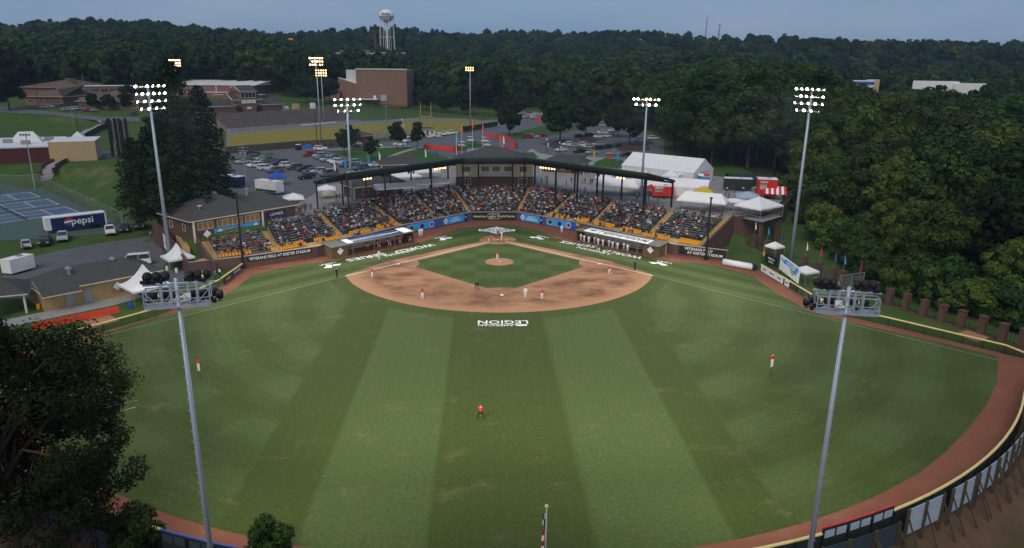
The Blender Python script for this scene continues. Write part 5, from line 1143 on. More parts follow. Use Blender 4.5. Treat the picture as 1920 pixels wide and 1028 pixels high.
# gym block behind the football stand
gy = thing('gymnasium', 'brick gymnasium with white roof behind the football stand', 'building', T(400,200)); 
def slab(t, pa, pb, y, dep, ztop, m, top='roof_white', name='wall', zb=-8):
    a, b = D(*pa, y), D(*pb, y); MB().prism([(a.x, a.y), (b.x, b.y), (b.x+dep*.25, b.y+dep), (a.x+dep*.1, a.y+dep)], H(a.x, a.y)+zb, D(pa[0], ztop, y).z, 0, 1).build(name, [M[m], M[top]], t); return a, b
a, b = slab(gy, (338,190), (477,186), 345, 40, 160, 'brick_red'); slab(gy, (332,190), (420,190), 330, 14, 173, 'brick_red', name='lower_wall'); slab(gy, (395,190), (478,190), 325, 16, 178, 'brick_red', name='lower_wall')
hz = D(400,160,345).z; mb = MB(); c0, c1 = Vector((a.x, a.y)), Vector((b.x, b.y)); mb.v = [(a.x-1, a.y-.5, hz), (b.x+1, b.y-.5, hz), (b.x+11, b.y+41, hz), (a.x+3, a.y+41, hz), (a.x, a.y+20, hz+3), (b.x+6, b.y+20, hz+3)]; mb.f = [(0,1,5,4), (3,4,5,2), (0,4,3), (1,2,5)]; mb.m = [0]*4; mb.build('roof', M['roof_white'], gy)
for k in range(5): q = a.lerp(b, (k+.5)/5); MB().box((q.x, q.y-.2, hz-2.5), (.5, .2, 5)).build('downpipe', M['roof_white'], gy)
# big brick hall
ha = thing('brick_hall', 'tall windowless pinkish brick hall beyond the football field', 'building', T(720,198))
a, b = D(670,197,352), D(764,197,352); zt = D(725,131,352).z; zb = H(a.x, a.y)-4
MB().prism([(a.x, a.y), (b.x, b.y), (b.x+2, b.y+34), (a.x-2, a.y+34)], zb, zt, 0, 1).build('stage_tower', [M['brick_pink'], M['roof_white']], ha); MB().prism([(a.x-.4, a.y-.4), (b.x+.4, b.y-.4), (b.x+.4, b.y+.4), (a.x-.4, a.y+.4)], zt, zt+.7).build('coping', M['roof_white'], ha)
c = D(636,197,362); z2 = D(640,150,362).z; MB().prism([(c.x, c.y), (a.x, a.y+3), (a.x, a.y+30), (c.x, c.y+30)], zb, [z2+1.5, z2-2.5, z2-2.5, z2+1.5], 0, 1).build('side_wall', [M['brick_pink'], M['roof_white']], ha)
MB().prism([(c.x+5, c.y+5), (a.x-.1, a.y+5), (a.x-.1, a.y+9), (c.x+5, c.y+9)], z2-4, zt-.3).build('white_gable', M['roof_white'], ha)
c = D(612,197,356); MB().prism([(c.x, c.y), (D(638,197,356).x, c.y), (D(638,197,356).x, c.y+20), (c.x, c.y+20)], zb, D(640,170,356).z).build('low_wing', M['brick_pink'], ha)
c = D(693,186,349); MB().prism([(c.x-8, 346), (c.x+6, 346), (c.x+6, 351.5), (c.x-8, 351.5)], D(693,187,349).z, D(693,187,349).z+.6).build('entrance_canopy', M['roof_white'], ha); MB().box((b.x-16, 351.7, zb+6.2), (4, .3, 4)).build('door', M['panel_blue'], ha); MB().box((b.x-22, 351.7, zb+6), (1.6, .3, 3.4)).build('door', M['white'], ha)

# ------------------------------------------------------------------ football stand
B0, B1 = T(428,247), T(674,226); P, L, u, n = frame_of(B0, B1); zb0 = H(*P(L/2, 0))
fs = thing('football_stand', 'long concrete football stand with dark seats and a brick press box', 'stand', (*P(L/2, 5), zb0))
M['stand_grey'] = mat('weathered_stand', (.21, .185, .16), .95, var=.18, scale=.3); nsec = 6; DEP, RISE, KS = 15., 6.6, 14
for s in range(nsec):
    s0, s1 = L*s/nsec+.6, L*(s+1)/nsec-.6; mb = MB()
    for k in range(KS):
        z1 = zb0+.5+RISE*(k+1)/KS; mb.prism([P(s0, DEP*k/KS), P(s1, DEP*k/KS), P(s1, DEP*(k+1)/KS), P(s0, DEP*(k+1)/KS)], zb0-1.5, z1-.25); q0, q1 = P(s0+.1, DEP*(k+.75)/KS), P(s1-.1, DEP*(k+.75)/KS); mb.beam((*q0, z1), (*q1, z1), .35, .1)
    mb.build('seating_bank', M['stand_grey'], fs)
    mb = MB(); mb.v = [(*P(s1, 0), zb0+.4), (*P(s1+1.2, 0), zb0+.4), (*P(s1+1.2, DEP), zb0+RISE), (*P(s1, DEP), zb0+RISE)]; mb.f = [(0,1,2,3)]; mb.m = [0]; mb.build('aisle', M['wood'], fs)
for s0, s1 in ((L*.06, L/6), (L/6, L/3), (L/3, L/2)): MB().prism([P(s0, DEP*.52), P(s1, DEP*.52), P(s1, DEP*.6), P(s0, DEP*.6)], zb0, zb0+RISE*.66).build('brick_band', M['brick_red'], fs)
MB().prism([P(0, -1.2), P(L, -1.2), P(L, 0), P(0, 0)], zb0-1, zb0+.8).build('front_walk', M['concrete'], fs)
zt = zb0+RISE; v0 = DEP+.5
def gable(P, s0, s1, v0, v1, z0, zw, zr, par, wm='brick_red', along=True):
    MB().prism([P(s0, v0), P(s1, v0), P(s1, v1), P(s0, v1)], z0, zw).build('wall', M[wm], par); o = .5; mb = MB(); vm = (v0+v1)/2
    mb.v = [(*P(s0-o, v0-o), zw), (*P(s1+o, v0-o), zw), (*P(s1+o, v1+o), zw), (*P(s0-o, v1+o), zw), (*P(s0-o, vm), zr), (*P(s1+o, vm), zr)]; mb.f = [(0,1,5,4), (2,3,4,5), (0,4,3), (1,2,5)]; mb.m = [0, 0, 1, 1]; mb.build('roof', [M['shingle'], M['brick_red']], par)
    mb = MB(); mb.beam((*P(s0-o, v0-o), zw), (*P(s1+o, v0-o), zw), .15, .3); mb.beam((*P(s0-o, v0-o), zw), (*P(s0-o, vm), zr), .2, .3); mb.build('roof_trim', M['trim'], par)
gable(P, L*.02, L*.175, v0, v0+8, zt-3, zt+3.4, zt+6.4, fs); gable(P, L*.175, L*.225, v0, v0+8, zt-3, zt+6.2, zt+9.5, fs); gable(P, L*.225, L*.335, v0-.6, v0+8, zt-3, zt+10.2, zt+13, fs); gable(P, L*.335, L*.375, v0, v0+8, zt-3, zt+6.2, zt+9.5, fs); gable(P, L*.375, L*.53, v0, v0+8, zt-3, zt+3.4, zt+6.4, fs)
dn = (-n.x, -n.y)
c = P(L*.28, v0-.65); window(fs, (*c, zt+8.3), 8.2, 2.4, 4, dn, 'glass', 'trim', .2); 
for k in (-1, 0, 1): c = P(L*.28+k*2.8, v0-.68); MB().box((*c, zt+5.3), (2.5, .12, 1.7), math.atan2(u.y, u.x)).build('placard', M['offwhite'], fs)
for s in (.2, .355): c = P(L*s, v0-.05); window(fs, (*c, zt+4.8), 3, 1.4, 2, dn, 'glass', 'trim', .15)
for s in (.21, .35): c = P(L*s, v0-.62); MB().box((*c, zt+1.3), (3, .3, 3.2), math.atan2(u.y, u.x)).build('gateway', M['black'], fs)
c = P(L*.28, v0-.68); MB().box((*c, zt+2.2), (2.6, .12, 1.2), math.atan2(u.y, u.x)).build('placard', M['offwhite'], fs)
for k, (s, v, w) in enumerate(((L*.62, -3.5, 6), (L*.55, -5.5, 15), (L*.72, -2.6, 7))): c = P(s, v); tag(MB().beam((*(c-u*w/2), zb0+.6), (*(c+u*w/2), zb0+.6), .5, .5).build('team_bench', M['white']), 'long white bench before the football stand, '+('middle', 'left', 'right')[k]+' of three', 'bench')
for k, (s, w, hgt, m) in enumerate(((L*.56, 5, 2, 'roof_white'), (L*.66, 3.2, 3, 'tan_block'), (L*.80, 2.2, 3, 'white'))): c = P(s, v0+3); tag(MB().box((*c, zt+hgt/2), (w, 2.5, hgt), .6, M=None).build('shed', M[m]), ('low white', 'tan', 'narrow white')[k]+' shed at the top of the football stand', 'shed')
# goal post, fence, sheds by the field
gpz = T(800,224); t = thing('goal_post', 'yellow football goal post at the far end of the field', 'goal post', gpz); a, b = D(788.7,219,gpz.y), D(808.3,220.5,gpz.y)
for p in (a, b): MB().tube((p.x, p.y, a.z), (p.x, p.y, D(789,193,gpz.y).z), .16, n=6).build('upright', M['yellow'], t)
MB().tube((a.x, a.y, a.z), (b.x, b.y, a.z), .18, n=6).build('crossbar', M['yellow'], t)
for p in (a.lerp(b, .34), b.lerp(a, -.24)): MB().tube((p.x, p.y, gpz.z-.5), (p.x, p.y, a.z), .16, n=6).build('leg', M['yellow'], t)
ff = [T(*p) for p in ((424,289), (480,284), (560,277), (640,273), (690,270))]
t = thing('timber_fence', 'weathered timber board fence along the near side of the football field', 'fence', ff[0])
for a, b in zip(ff, ff[1:]):
    k = max(1, int((b-a).length/2.4))
    for q in range(k): p0, p1 = a.lerp(b, q/k), a.lerp(b, (q+.97)/k); MB().beam((p0.x, p0.y, H(p0.x, p0.y)+1.25), (p1.x, p1.y, H(p1.x, p1.y)+1.25), .06, 2.5).build('board_panel', M['fencewood'], t)
gf = [T(*p) for p in ((866,248), (900,243), (933,237))]; t = thing('screen_fence', 'dark green screened fence at the corner of the football field', 'fence', gf[0])
for a, b in zip(gf, gf[1:]):
    for q in range(7): p0, p1 = a.lerp(b, q/7), a.lerp(b, (q+1)/7); MB().face([(p0.x, p0.y, p0.z), (p1.x, p1.y, p1.z), (p1.x, p1.y, p1.z+2.6), (p0.x, p0.y, p0.z+2.6)]).build('screen_panel', M['darkgreen'], t); MB().tube(p0, p0+Vector((0, 0, 2.7)), .06, n=5).build('post', M['steel'], t)
hf = [T(*p) for p in ((665,200), (760,205), (850,213), (900,218), (945,221))]; t = thing('hill_fence', 'dark screened fence along the top of the grass hill behind the goal', 'fence', hf[0])
for a, b in zip(hf, hf[1:]):
    for q in range(6): p0, p1 = a.lerp(b, q/6), a.lerp(b, (q+1)/6); MB().face([(p0.x, p0.y, p0.z), (p1.x, p1.y, p1.z), (p1.x, p1.y, p1.z+2.6), (p0.x, p0.y, p0.z+2.6)]).build('screen_panel', M['mesh_black'], t); MB().tube(p0, p0+Vector((0, 0, 2.7)), .07, n=5).build('post', M['steel'], t)
# metal grandstand at the near touchline, kiosks
bs = T(700,264); t = thing('metal_bleachers', 'open steel bleachers seen from behind at the football field', 'bleachers', bs); u_ = Vector((.62, .78)); n_ = Vector((-.78, .62))
for k in range(6):
    a, b = Vector((bs.x, bs.y))+n_*(k*-.8+4), Vector((bs.x, bs.y))+u_*30+n_*(k*-.8+4); MB().beam((*a, bs.z+.6+k*.45), (*b, bs.z+.6+k*.45), .4, .1).build('bench', M['alu'], t)
for q in range(7):
    p = Vector((bs.x, bs.y))+u_*30*q/6; MB().beam((*(p+n_*4.4), bs.z), (*(p-n_*.2), bs.z+4.2), .12, .12).build('frame', M['steel'], t); MB().tube((*(p-n_*.2), bs.z), (*(p-n_*.2), bs.z+4.3), .08, n=5).build('post', M['steel'], t)
MB().tube((*(Vector((bs.x, bs.y))-n_*.2), bs.z+4.3), (*(Vector((bs.x, bs.y))+u_*30-n_*.2), bs.z+4.3), .06, n=5).build('hand_rail', M['steel'], t)
def kiosk(pxy, w, d_, hgt, rh, rz, wm, rm, label, name='kiosk'):
    c = T(*pxy); t = thing(name, label, 'building', c, rz); R = Matrix.Rotation(rz, 2); Pk = lambda s, v: Vector((c.x, c.y))+R@Vector((s, v))
    MB().prism([Pk(-w/2, -d_/2), Pk(w/2, -d_/2), Pk(w/2, d_/2), Pk(-w/2, d_/2)], c.z-.5, c.z+hgt).build('wall', M[wm], t); hip(t, Pk, -w/2, w/2, -d_/2, d_/2, c.z+hgt, c.z+hgt+rh, rm, .7)
    q = Pk(0, -d_/2-.02); MB().box((q.x, q.y, c.z+1.1), (1.1, .06, 2.2), rz).build('door', M['glass'], t); q = Pk(w*.28, -d_/2-.02); window(t, (q.x, q.y, c.z+1.5), 1.4, 1, 2, tuple(R@Vector((0, -1)))); return t
kiosk((666,270), 12, 8, 3.2, 2, .9, 'brick_red', 'shingle', 'small brick hut with dark roof beside the steel bleachers'); kiosk((799,254), 7, 6, 3, .8, .3, 'white', 'shingle', 'small white hut with dark roof by the football track')
def kiosk2(px, z, w, d_, rz, label):
    c = G(*px, z); c = Vector((c.x, c.y, H(c.x, c.y))); t = thing('ticket_house', label, 'building', c, rz); R = Matrix.Rotation(rz, 2); Pk = lambda s, v: Vector((c.x, c.y))+R@Vector((s, v))
    MB().prism([Pk(-w/2, -d_/2), Pk(w/2, -d_/2), Pk(w/2, d_/2), Pk(-w/2, d_/2)], c.z-.3, c.z+2.9).build('wall', M['brick'], t); hip(t, Pk, -w/2, w/2, -d_/2, d_/2, c.z+2.9, c.z+5.2, 'shingle', 1.0)
    for s in (-.3, 0, .3): q = Pk(w*s, -d_/2-.02); window(t, (q.x, q.y, c.z+1.6), 1.5, 1.1, 2, tuple(R@Vector((0, -1))))
    for s in (-1, 1): q = Pk(s*(w/2+.7), -d_/2-.7); MB().box((q.x, q.y, c.z+1.4), (.3, .3, 3), rz).build('post', M['trim'], t)
kiosk2((752,303), 9, 12, 6.5, .35, 'ticket house with grey hipped roof behind the left half of the stand roof'); kiosk2((1062,301), 9, 12, 7, -.4, 'ticket house with curved-edged grey roof behind the right half of the stand roof'); kiosk2((700,342), 8.6, 13, 6, .65, 'brick restroom house under the left wing of the stand roof')
kiosk2((905,296), 9.5, 14, 6, 0., 'gate house with grey roof straight behind the press box')

# ------------------------------------------------------------------ plaza tents, trailers, stalls
def gt(px, z): p = G(*px, z); return Vector((p.x, p.y, H(p.x, p.y)+.07))
a, b, c = G(1166,308,9.2), G(1302,323,9.2), G(1338,315,9.2); uu = Vector((b.x-a.x, b.y-a.y)); vv = Vector((c.x-b.x, c.y-b.y)); cc_ = Vector((a.x, a.y))+uu/2+vv/2
tent((cc_.x, cc_.y, H(cc_.x, cc_.y)), uu.length, vv.length, 3.5, 6.8, 'very large white gabled marquee beyond the right of the stand', math.atan2(uu.y, uu.x), name='marquee', style='gable', walls=4)
rzL, rzR, rzE = .62, -.62, -.2
for px, z, w, d_, e, pk, rz, st, l, m, wl in (
    ((738,350), 8, 9.5, 4, 2.5, 3.4, .42, 'gable', 'long white awning tent on the concourse under the left roof, outer one', 'offwhite', 0), ((800,342), 8, 11, 4, 2.5, 3.4, .42, 'gable', 'long white awning tent on the concourse under the left roof, inner one', 'offwhite', 0),
    ((1158,346), 8, 12, 4.5, 2.5, 4.2, -.5, 'hipgable', 'long white tent at the back of the right stand below the lamps', 'offwhite', 0), ((1318,375), 8, 10.8, 4.2, 2.5, 4.2, -.5, 'hipgable', 'long white tent behind the rightmost bleachers', 'offwhite', 0),
    ((550,369), 8, 4.4, 4.4, 2.4, 3.4, .3, 'hip', 'white canopy right of the clubhouse', 'offwhite', 0), ((612,352), 8, 4.2, 4.2, 2.4, 3.3, .2, 'hip', 'white canopy left of the stand roof end', 'offwhite', 0), ((616,364), 8, 2.8, 2.8, 2.6, 3.6, .2, 'hip', 'small beige canopy below the stand roof end', 'cream', 0),
    ((757,326), 8.4, 8, 7, 2.6, 4.0, .4, 'hipgable', 'wide white tent seen under the left roof, left of two', 'offwhite', 0), ((797,318), 8.4, 7, 6, 2.6, 3.8, .4, 'hipgable', 'wide white tent seen under the left roof, right of two', 'offwhite', 0),
    ((1258,326), 8.4, 4.6, 4.6, 2.5, 4.0, -.3, 'hip', 'lavender-white canopy before the large marquee', 'offwhite', 0), ((1222,344), 8.2, 10, 6, 2.6, 4.3, -.45, 'gable', 'white gabled tent beside the red food trailer', 'offwhite', 0), ((1292,347), 8.2, 10, 6, 2.6, 4.3, -.45, 'gable', 'white gabled tent with closed walls right of the red food trailer', 'offwhite', 4),
    ((1320,357), 8, 4.4, 4.4, 2.3, 3.6, -.25, 'hip', 'black and yellow canopy on the right plaza', 'yellow', 0), ((1402,366), 8, 5.4, 5.4, 2.4, 3.4, -.25, 'hip', 'pale grey patterned canopy before the red and white stand', 'panel_blue', 0), ((1377,375), 8, 5, 3.2, 2.4, 2.9, -.4, 'hip', 'low white canopy between the orange umbrella and the deck tent', 'offwhite', 0),
    ((1133,328), 8.2, 4.4, 4.4, 2.3, 3.4, -.3, 'hip', 'small white canopy seen under the middle of the right roof', 'offwhite', 0), ((1222,349), 8, 3, 3, 2.3, 3.0, 0, 'hip', 'red canopy beside the red food trailer', 'red', 0)):
    tent(gt(px, z), w, d_, e, pk, l, rz, m, style=st, walls=wl, name='canopy_tent' if w < 7 else 'tent')
def box_trailer(p, L, w, hgt, rz, m, label, roof='offwhite', name='food_trailer', stripe=None, hatch=True, cat='trailer'):
    p = Vector(p); t = thing(name, label, cat, p, rz); R = Matrix.Rotation(rz, 3, 'Z'); Q = lambda x, y, z: p+R@Vector((x, y, z))
    MB().box(Q(0, 0, .55+hgt/2), (L, w, hgt), rz).build('body', M[m], t); MB().box(Q(0, 0, .6+hgt), (L+.06, w+.06, .12), rz).build('roof', M[roof], t)
    for x in (-.45, .45):
        for y in (-1, 1): MB().tube(Q(x, y*(w/2-.05), .38), Q(x, y*(w/2-.3), .38), .38, n=12).build('wheel', M['tyre'], t)
    MB().beam(Q(L/2, 0, .5), Q(L/2+1.3, 0, .45), .12, .12).build('tow_bar', M['black'], t)
    if hatch: MB().box(Q(-.2*L, -w/2-.02, .55+hgt*.6), (L*.35, .05, hgt*.36), rz).build('serving_hatch', M['cream'], t); MB().box(Q(-.2*L, -w/2-.5, .55+hgt*.86), (L*.38, 1.0, .05), rz).build('hatch_flap', M['offwhite'], t)
    if stripe: MB().box(Q(0, -w/2-.015, .9), (L*.98, .03, .55), rz).build('stripe', M[stripe], t)
    MB().box(Q(.1*L, 0, .75+hgt), (.8, .8, .25), rz).build('roof_vent', M['steel'], t); return t
box_trailer(gt((1243,360), 6.9), 5.2, 2.3, 2.4, -.2, 'red', 'red food trailer behind the right columns'); box_trailer(gt((1198,318), 7.3), 6.5, 2.4, 2.6, -.4, 'offwhite', 'white service trailer before the marquee, left of two'); box_trailer(gt((1226,324), 7.3), 6.5, 2.4, 2.6, -.4, 'offwhite', 'white service trailer before the marquee, right of two')
box_trailer(gt((437,338), 7.2), 6.6, 2.4, 2.3, -.55, 'navy', 'dark box trailer with white roof beside the tall conifers', hatch=False); box_trailer(gt((505,350), 7.2), 7.2, 2.5, 2.6, -.55, 'offwhite', 'white trailer with a green skirt in the left car park', stripe='greenroof', hatch=False)
box_trailer(G(37,512,.3), 4.6, 2.2, 2.3, 1.25, 'offwhite', 'white camper trailer behind the ochre building', hatch=False, name='camper_trailer'); box_trailer(gt((1383,346), 7), 7, 2.5, 2.6, -.25, 'darkgreen', 'dark green box truck on the right plaza', hatch=False)
t = box_trailer(gt((1437,352), 8), 4.6, 3.4, 4.2, -.25, 'red', 'red concession stand with white roof on the right plaza', name='concession_stand', cat='stand')
p = gt((1404,334), 7.5); t = thing('green_container', 'dark green rounded storage shelter beside the woods', 'shelter', p, -.12); mb = MB()
for k in range(8):
    a0, a1 = math.pi*k/8, math.pi*(k+1)/8; mb.face([p+Vector((-6, 2*math.cos(a0), 1.6+1.6*math.sin(a0))), p+Vector((6, 2*math.cos(a0)-1.3, 1.6+1.6*math.sin(a0))), p+Vector((6, 2*math.cos(a1)-1.3, 1.6+1.6*math.sin(a1))), p+Vector((-6, 2*math.cos(a1), 1.6+1.6*math.sin(a1)))])
mb.build('cover', M['darkgreen'], t, smooth=True); MB().box(p+Vector((0, -2.6, .8)), (12, .1, 1.7), -.11).build('side', M['darkgreen'], t)
p = gt((1452,366), 6.6); t = thing('striped_awning', 'red and white striped awning beside the red concession stand', 'awning', p, -.3); R = Matrix.Rotation(-.3, 3, 'Z')
for k in range(9): MB().face([p+R@Vector((-2.7+k*.6, -1.2, 1.5)), p+R@Vector((-2.1+k*.6, -1.2, 1.5)), p+R@Vector((-2.1+k*.6, 1.2, 3.1)), p+R@Vector((-2.7+k*.6, 1.2, 3.1))]).build('stripe', M['redcap' if k % 2 == 0 else 'white'], t)
for x in (-2.6, 2.6): MB().tube(p+R@Vector((x, -1.1, 0)), p+R@Vector((x, -1.1, 1.5)), .05, n=5).build('leg', M['steel'], t)
M['umb_green'] = mat('lime_cloth', (.25, .5, .12), .7, var=.05); M['umb_orange'] = mat('orange_cloth', (.8, .28, .06), .7, var=.05)
for px, m, l in (((1336,374), 'umb_green', 'lime green umbrella behind the long white tent'), ((1355,374), 'umb_orange', 'orange umbrella behind the long white tent')):
    p = gt(px, 7.6); t = thing('umbrella', l, 'umbrella', p); MB().tube(p, p+Vector((0, 0, 2.3)), .04, n=6).build('pole', M['steel'], t); MB().lathe(p+Vector((0, 0, 1.9)), [(1.7, 0), (1.3, .3), (.7, .55), (.05, .7)], 10).build('canopy', M[m], t)
t = thing('inflatable_slide', 'sky-blue and striped inflatable stall before the marquee', 'stall', gt((1300,334), 7.2)); p = gt((1300,334), 7.2)
for k, (x, w, m) in enumerate(((-4, 3, 'sky_blue'), (-.5, 4, 'sky_blue'), (3, 3, 'sky_blue'))): MB().box(p+Vector((x, -x*.25, 1.2)), (w, 1.6, 1.3), -.25).build('panel', M[m], t)
for k in range(6): MB().face([p+Vector((-5+k*1.5, 1.2-k*.35, 3.0)), p+Vector((-3.5+k*1.5, .85-k*.35, 3.0)), p+Vector((-3.5+k*1.5, -.3-k*.35, 2.5)), p+Vector((-5+k*1.5, .05-k*.35, 2.5))]).build('awning_stripe', M['redcap' if k % 2 else 'white'], t)
# beverage trailer by the tennis courts
a, b = G(89,440,.5), G(201,426,.5); P, L, u, n = frame_of(a, b); z = .5
bt = thing('beverage_trailer', 'long blue pepsi trailer with white roof parked by the tennis courts', 'trailer', (*P(L/2, 1.2), z), 0); R = math.atan2(u.y, u.x)
c = P(L/2, 1.25); MB().box((*c, z+2.1), (L, 2.5, 2.5), R).build('body', M['navy_trailer'] if 'navy_trailer' in M else M['navy'], bt); MB().box((*c, z+3.42), (L+.1, 2.6, .2), R).build('roof', M['offwhite'], bt); c2 = P(.45, 1.25); MB().box((*c2, z+2.05), (1.05, 2.54, 2.52), R).build('nose', M['offwhite'], bt); c2 = P(L-.04, 1.25); MB().box((*c2, z+2.05), (.3, 2.54, 2.52), R).build('tail', M['offwhite'], bt)
MB().box((*c, z+.7), (L*.9, 2.3, .3), R).build('chassis', M['black'], bt)
for s in (.83, .76):
    for v in (.1, 2.4): q0, q1 = P(L*s, v), P(L*s, v+(.3 if v < 1 else -.3)); MB().tube((*q0, z+.5), (*q1, z+.5), .5, n=12).build('wheel', M['tyre'], bt)
q = P(L*.6, -.03); text_mesh('lettering', 'pepsi', M['white'], (*q, z+2.2), (u.x, u.y, 0), (0, 0, 1), 2.1, .01, parent=bt)
for r_, y0, y1, m in ((1, -1, -.22, 'blue'), (1, -.22, .22, 'white'), (1, .22, 1, 'redcap')):
    pts_ = [];  q = P(L*.37, -.04)
    for k in range(13): t_ = math.asin(max(-1, min(1, y0)))+(math.asin(max(-1, min(1, y1)))-math.asin(max(-1, min(1, y0))))*k/12; pts_.append((.82*math.cos(t_), .82*math.sin(t_)+0))
    pts_ += [(-x, y) for x, y in pts_[::-1]]; MB().face([(*(q+u*x), z+2.25+y+.12*x) for x, y in pts_]).build('emblem', M[m], bt)

# ------------------------------------------------------------------ barriers, flags, poles
def barrier(pl, l, hgt=1.1):
    p = [T(*q) for q in pl]; t = thing('barrier_fence', l, 'fence', p[0], 0, 'orange barrier fences')
    for a, b in zip(p, p[1:]):
        k = max(1, int((b-a).length/2.5))
        for q in range(k): p0, p1 = a.lerp(b, q/k), a.lerp(b, (q+1)/k); MB().face([p0+Vector((0, 0, .15)), p1+Vector((0, 0, .15)), p1+Vector((0, 0, hgt+.15)), p0+Vector((0, 0, hgt+.15))]).build('mesh_panel', M['orange'], t); MB().tube(p0, p0+Vector((0, 0, hgt+.3)), .04, n=5).build('post', M['steel'], t)
barrier([(795,279), (830,282), (850,284.5), (866,281)], 'orange barrier fence left of the gate behind the press box', 1.5); barrier([(908,257), (926,261), (928,263)], 'short orange barrier fence at the road behind the gate', 1.6); barrier([(930,258), (945,262), (960,268), (969,274), (966,280), (958,278)], 'curved orange barrier fence right of the gate', 1.6); barrier([(925,284), (955,282)], 'orange barrier fence below the golf carts', 1.4); barrier([(1004,228), (1013,229)], 'orange barrier fence at the far car park', 2)
a, b = T(876,289), T(907,288); t = thing('banner', 'pale blue and pink banner before the gate behind the press box', 'banner', a); MB().face([a+Vector((0, 0, .2)), b+Vector((0, 0, .2)), b+Vector((0, 0, 1.9)), a+Vector((0, 0, 1.9))]).build('cloth', M['panel_blue'], t)
for k, m in enumerate(('gold', 'pink', 'redcap')): q = a.lerp(b, .45+.14*k)+Vector((0, -.05, 1.1)); MB().face([q+Vector((.4*math.cos(x), 0, .4*math.sin(x))) for x in [i*.6283 for i in range(10)]]).build('emblem', M[m], t)
tent(T(890,283), 5, 5, 2.4, 3.7, 'teal green canopy at the gate behind the press box', 0, 'greenroof', style='hip'); tent(T(521,347), 4.4, 4.4, 2.3, 3.6, 'blue canopy in the left car park', .3, 'blue', style='hip'); tent(T(578,287), 3.6, 3.6, 2.3, 3.2, 'blue canopy beside the red pickup', .3, 'blue', style='hip')
for k, (px, m) in enumerate((((627,333), 'white'), ((647,327), 'sky_blue'), ((690,318), 'sky_blue'), ((711,312), 'white'), ((735,322), 'white'), ((752,320), 'sky_blue'), ((768,311), 'redcap'), ((797,306), 'white'), ((817,304), 'blue'), ((853,299), 'redcap'), ((955,303), 'sky_blue'), ((1112,307), 'yellow'), ((1140,311), 'redcap'), ((1156,313), 'sky_blue'), ((1183,315), 'navy'), ((1200,318), 'maroon'), ((1220,322), 'navy'), ((1240,326), 'navy'), ((1259,330), 'navy'), ((1281,334), 'navy'))):
    p = T(*px); hgt = 4.6; t = thing('feather_flag', m.replace('_', ' ').replace('redcap', 'red')+' feather flag behind the stand, '+nth[k % 18]+(' of the left row' if px[0] < 900 else ' after the left row'), 'flag', p, 0, 'feather flags behind the stand')
    MB().tube(p, p+Vector((0, 0, hgt)), .035, n=5).build('staff', M['steel'], t); mb = MB(); mb.face([p+Vector((.02, 0, hgt)), p+Vector((.3, 0, hgt-.4)), p+Vector((.55, .1, hgt-1.2)), p+Vector((.5, 0, hgt-2.8)), p+Vector((.02, 0, hgt-2.6))]); mb.build('cloth', M[m], t)
for k, (b_, tp, m, r_) in enumerate((((856,300), (855,252), 'steel', .12), ((866,298), (865,235), 'steel', .08), ((886,291), (887,224), 'steel', .08), ((905,287), (904,232), 'steel', .08), ((943,288), (942,255), 'steel', .12), ((938,288), (937,256), 'steel', .08), ((959,320), (958,300), 'steel', .08))):
    p = T(*b_); t = thing('flagpole', 'slim flagpole behind the press box, '+nth[k]+' from the left', 'flagpole', p, 0, 'flagpoles at the gate'); zt = D(tp[0], tp[1], p.y).z; MB().tube(p, (p.x, p.y, zt), r_, r_*.7, 6).build('pole', M['offwhite'], t)
    MB().face([(p.x, p.y, zt-.2), (p.x+.5, p.y, zt-.9), (p.x+.6, p.y, zt-3), (p.x, p.y, zt-2.6)]).build('flag', M[('sky_blue', 'redcap', 'redcap', 'redcap', 'white', 'redcap', 'blue')[k]], t)
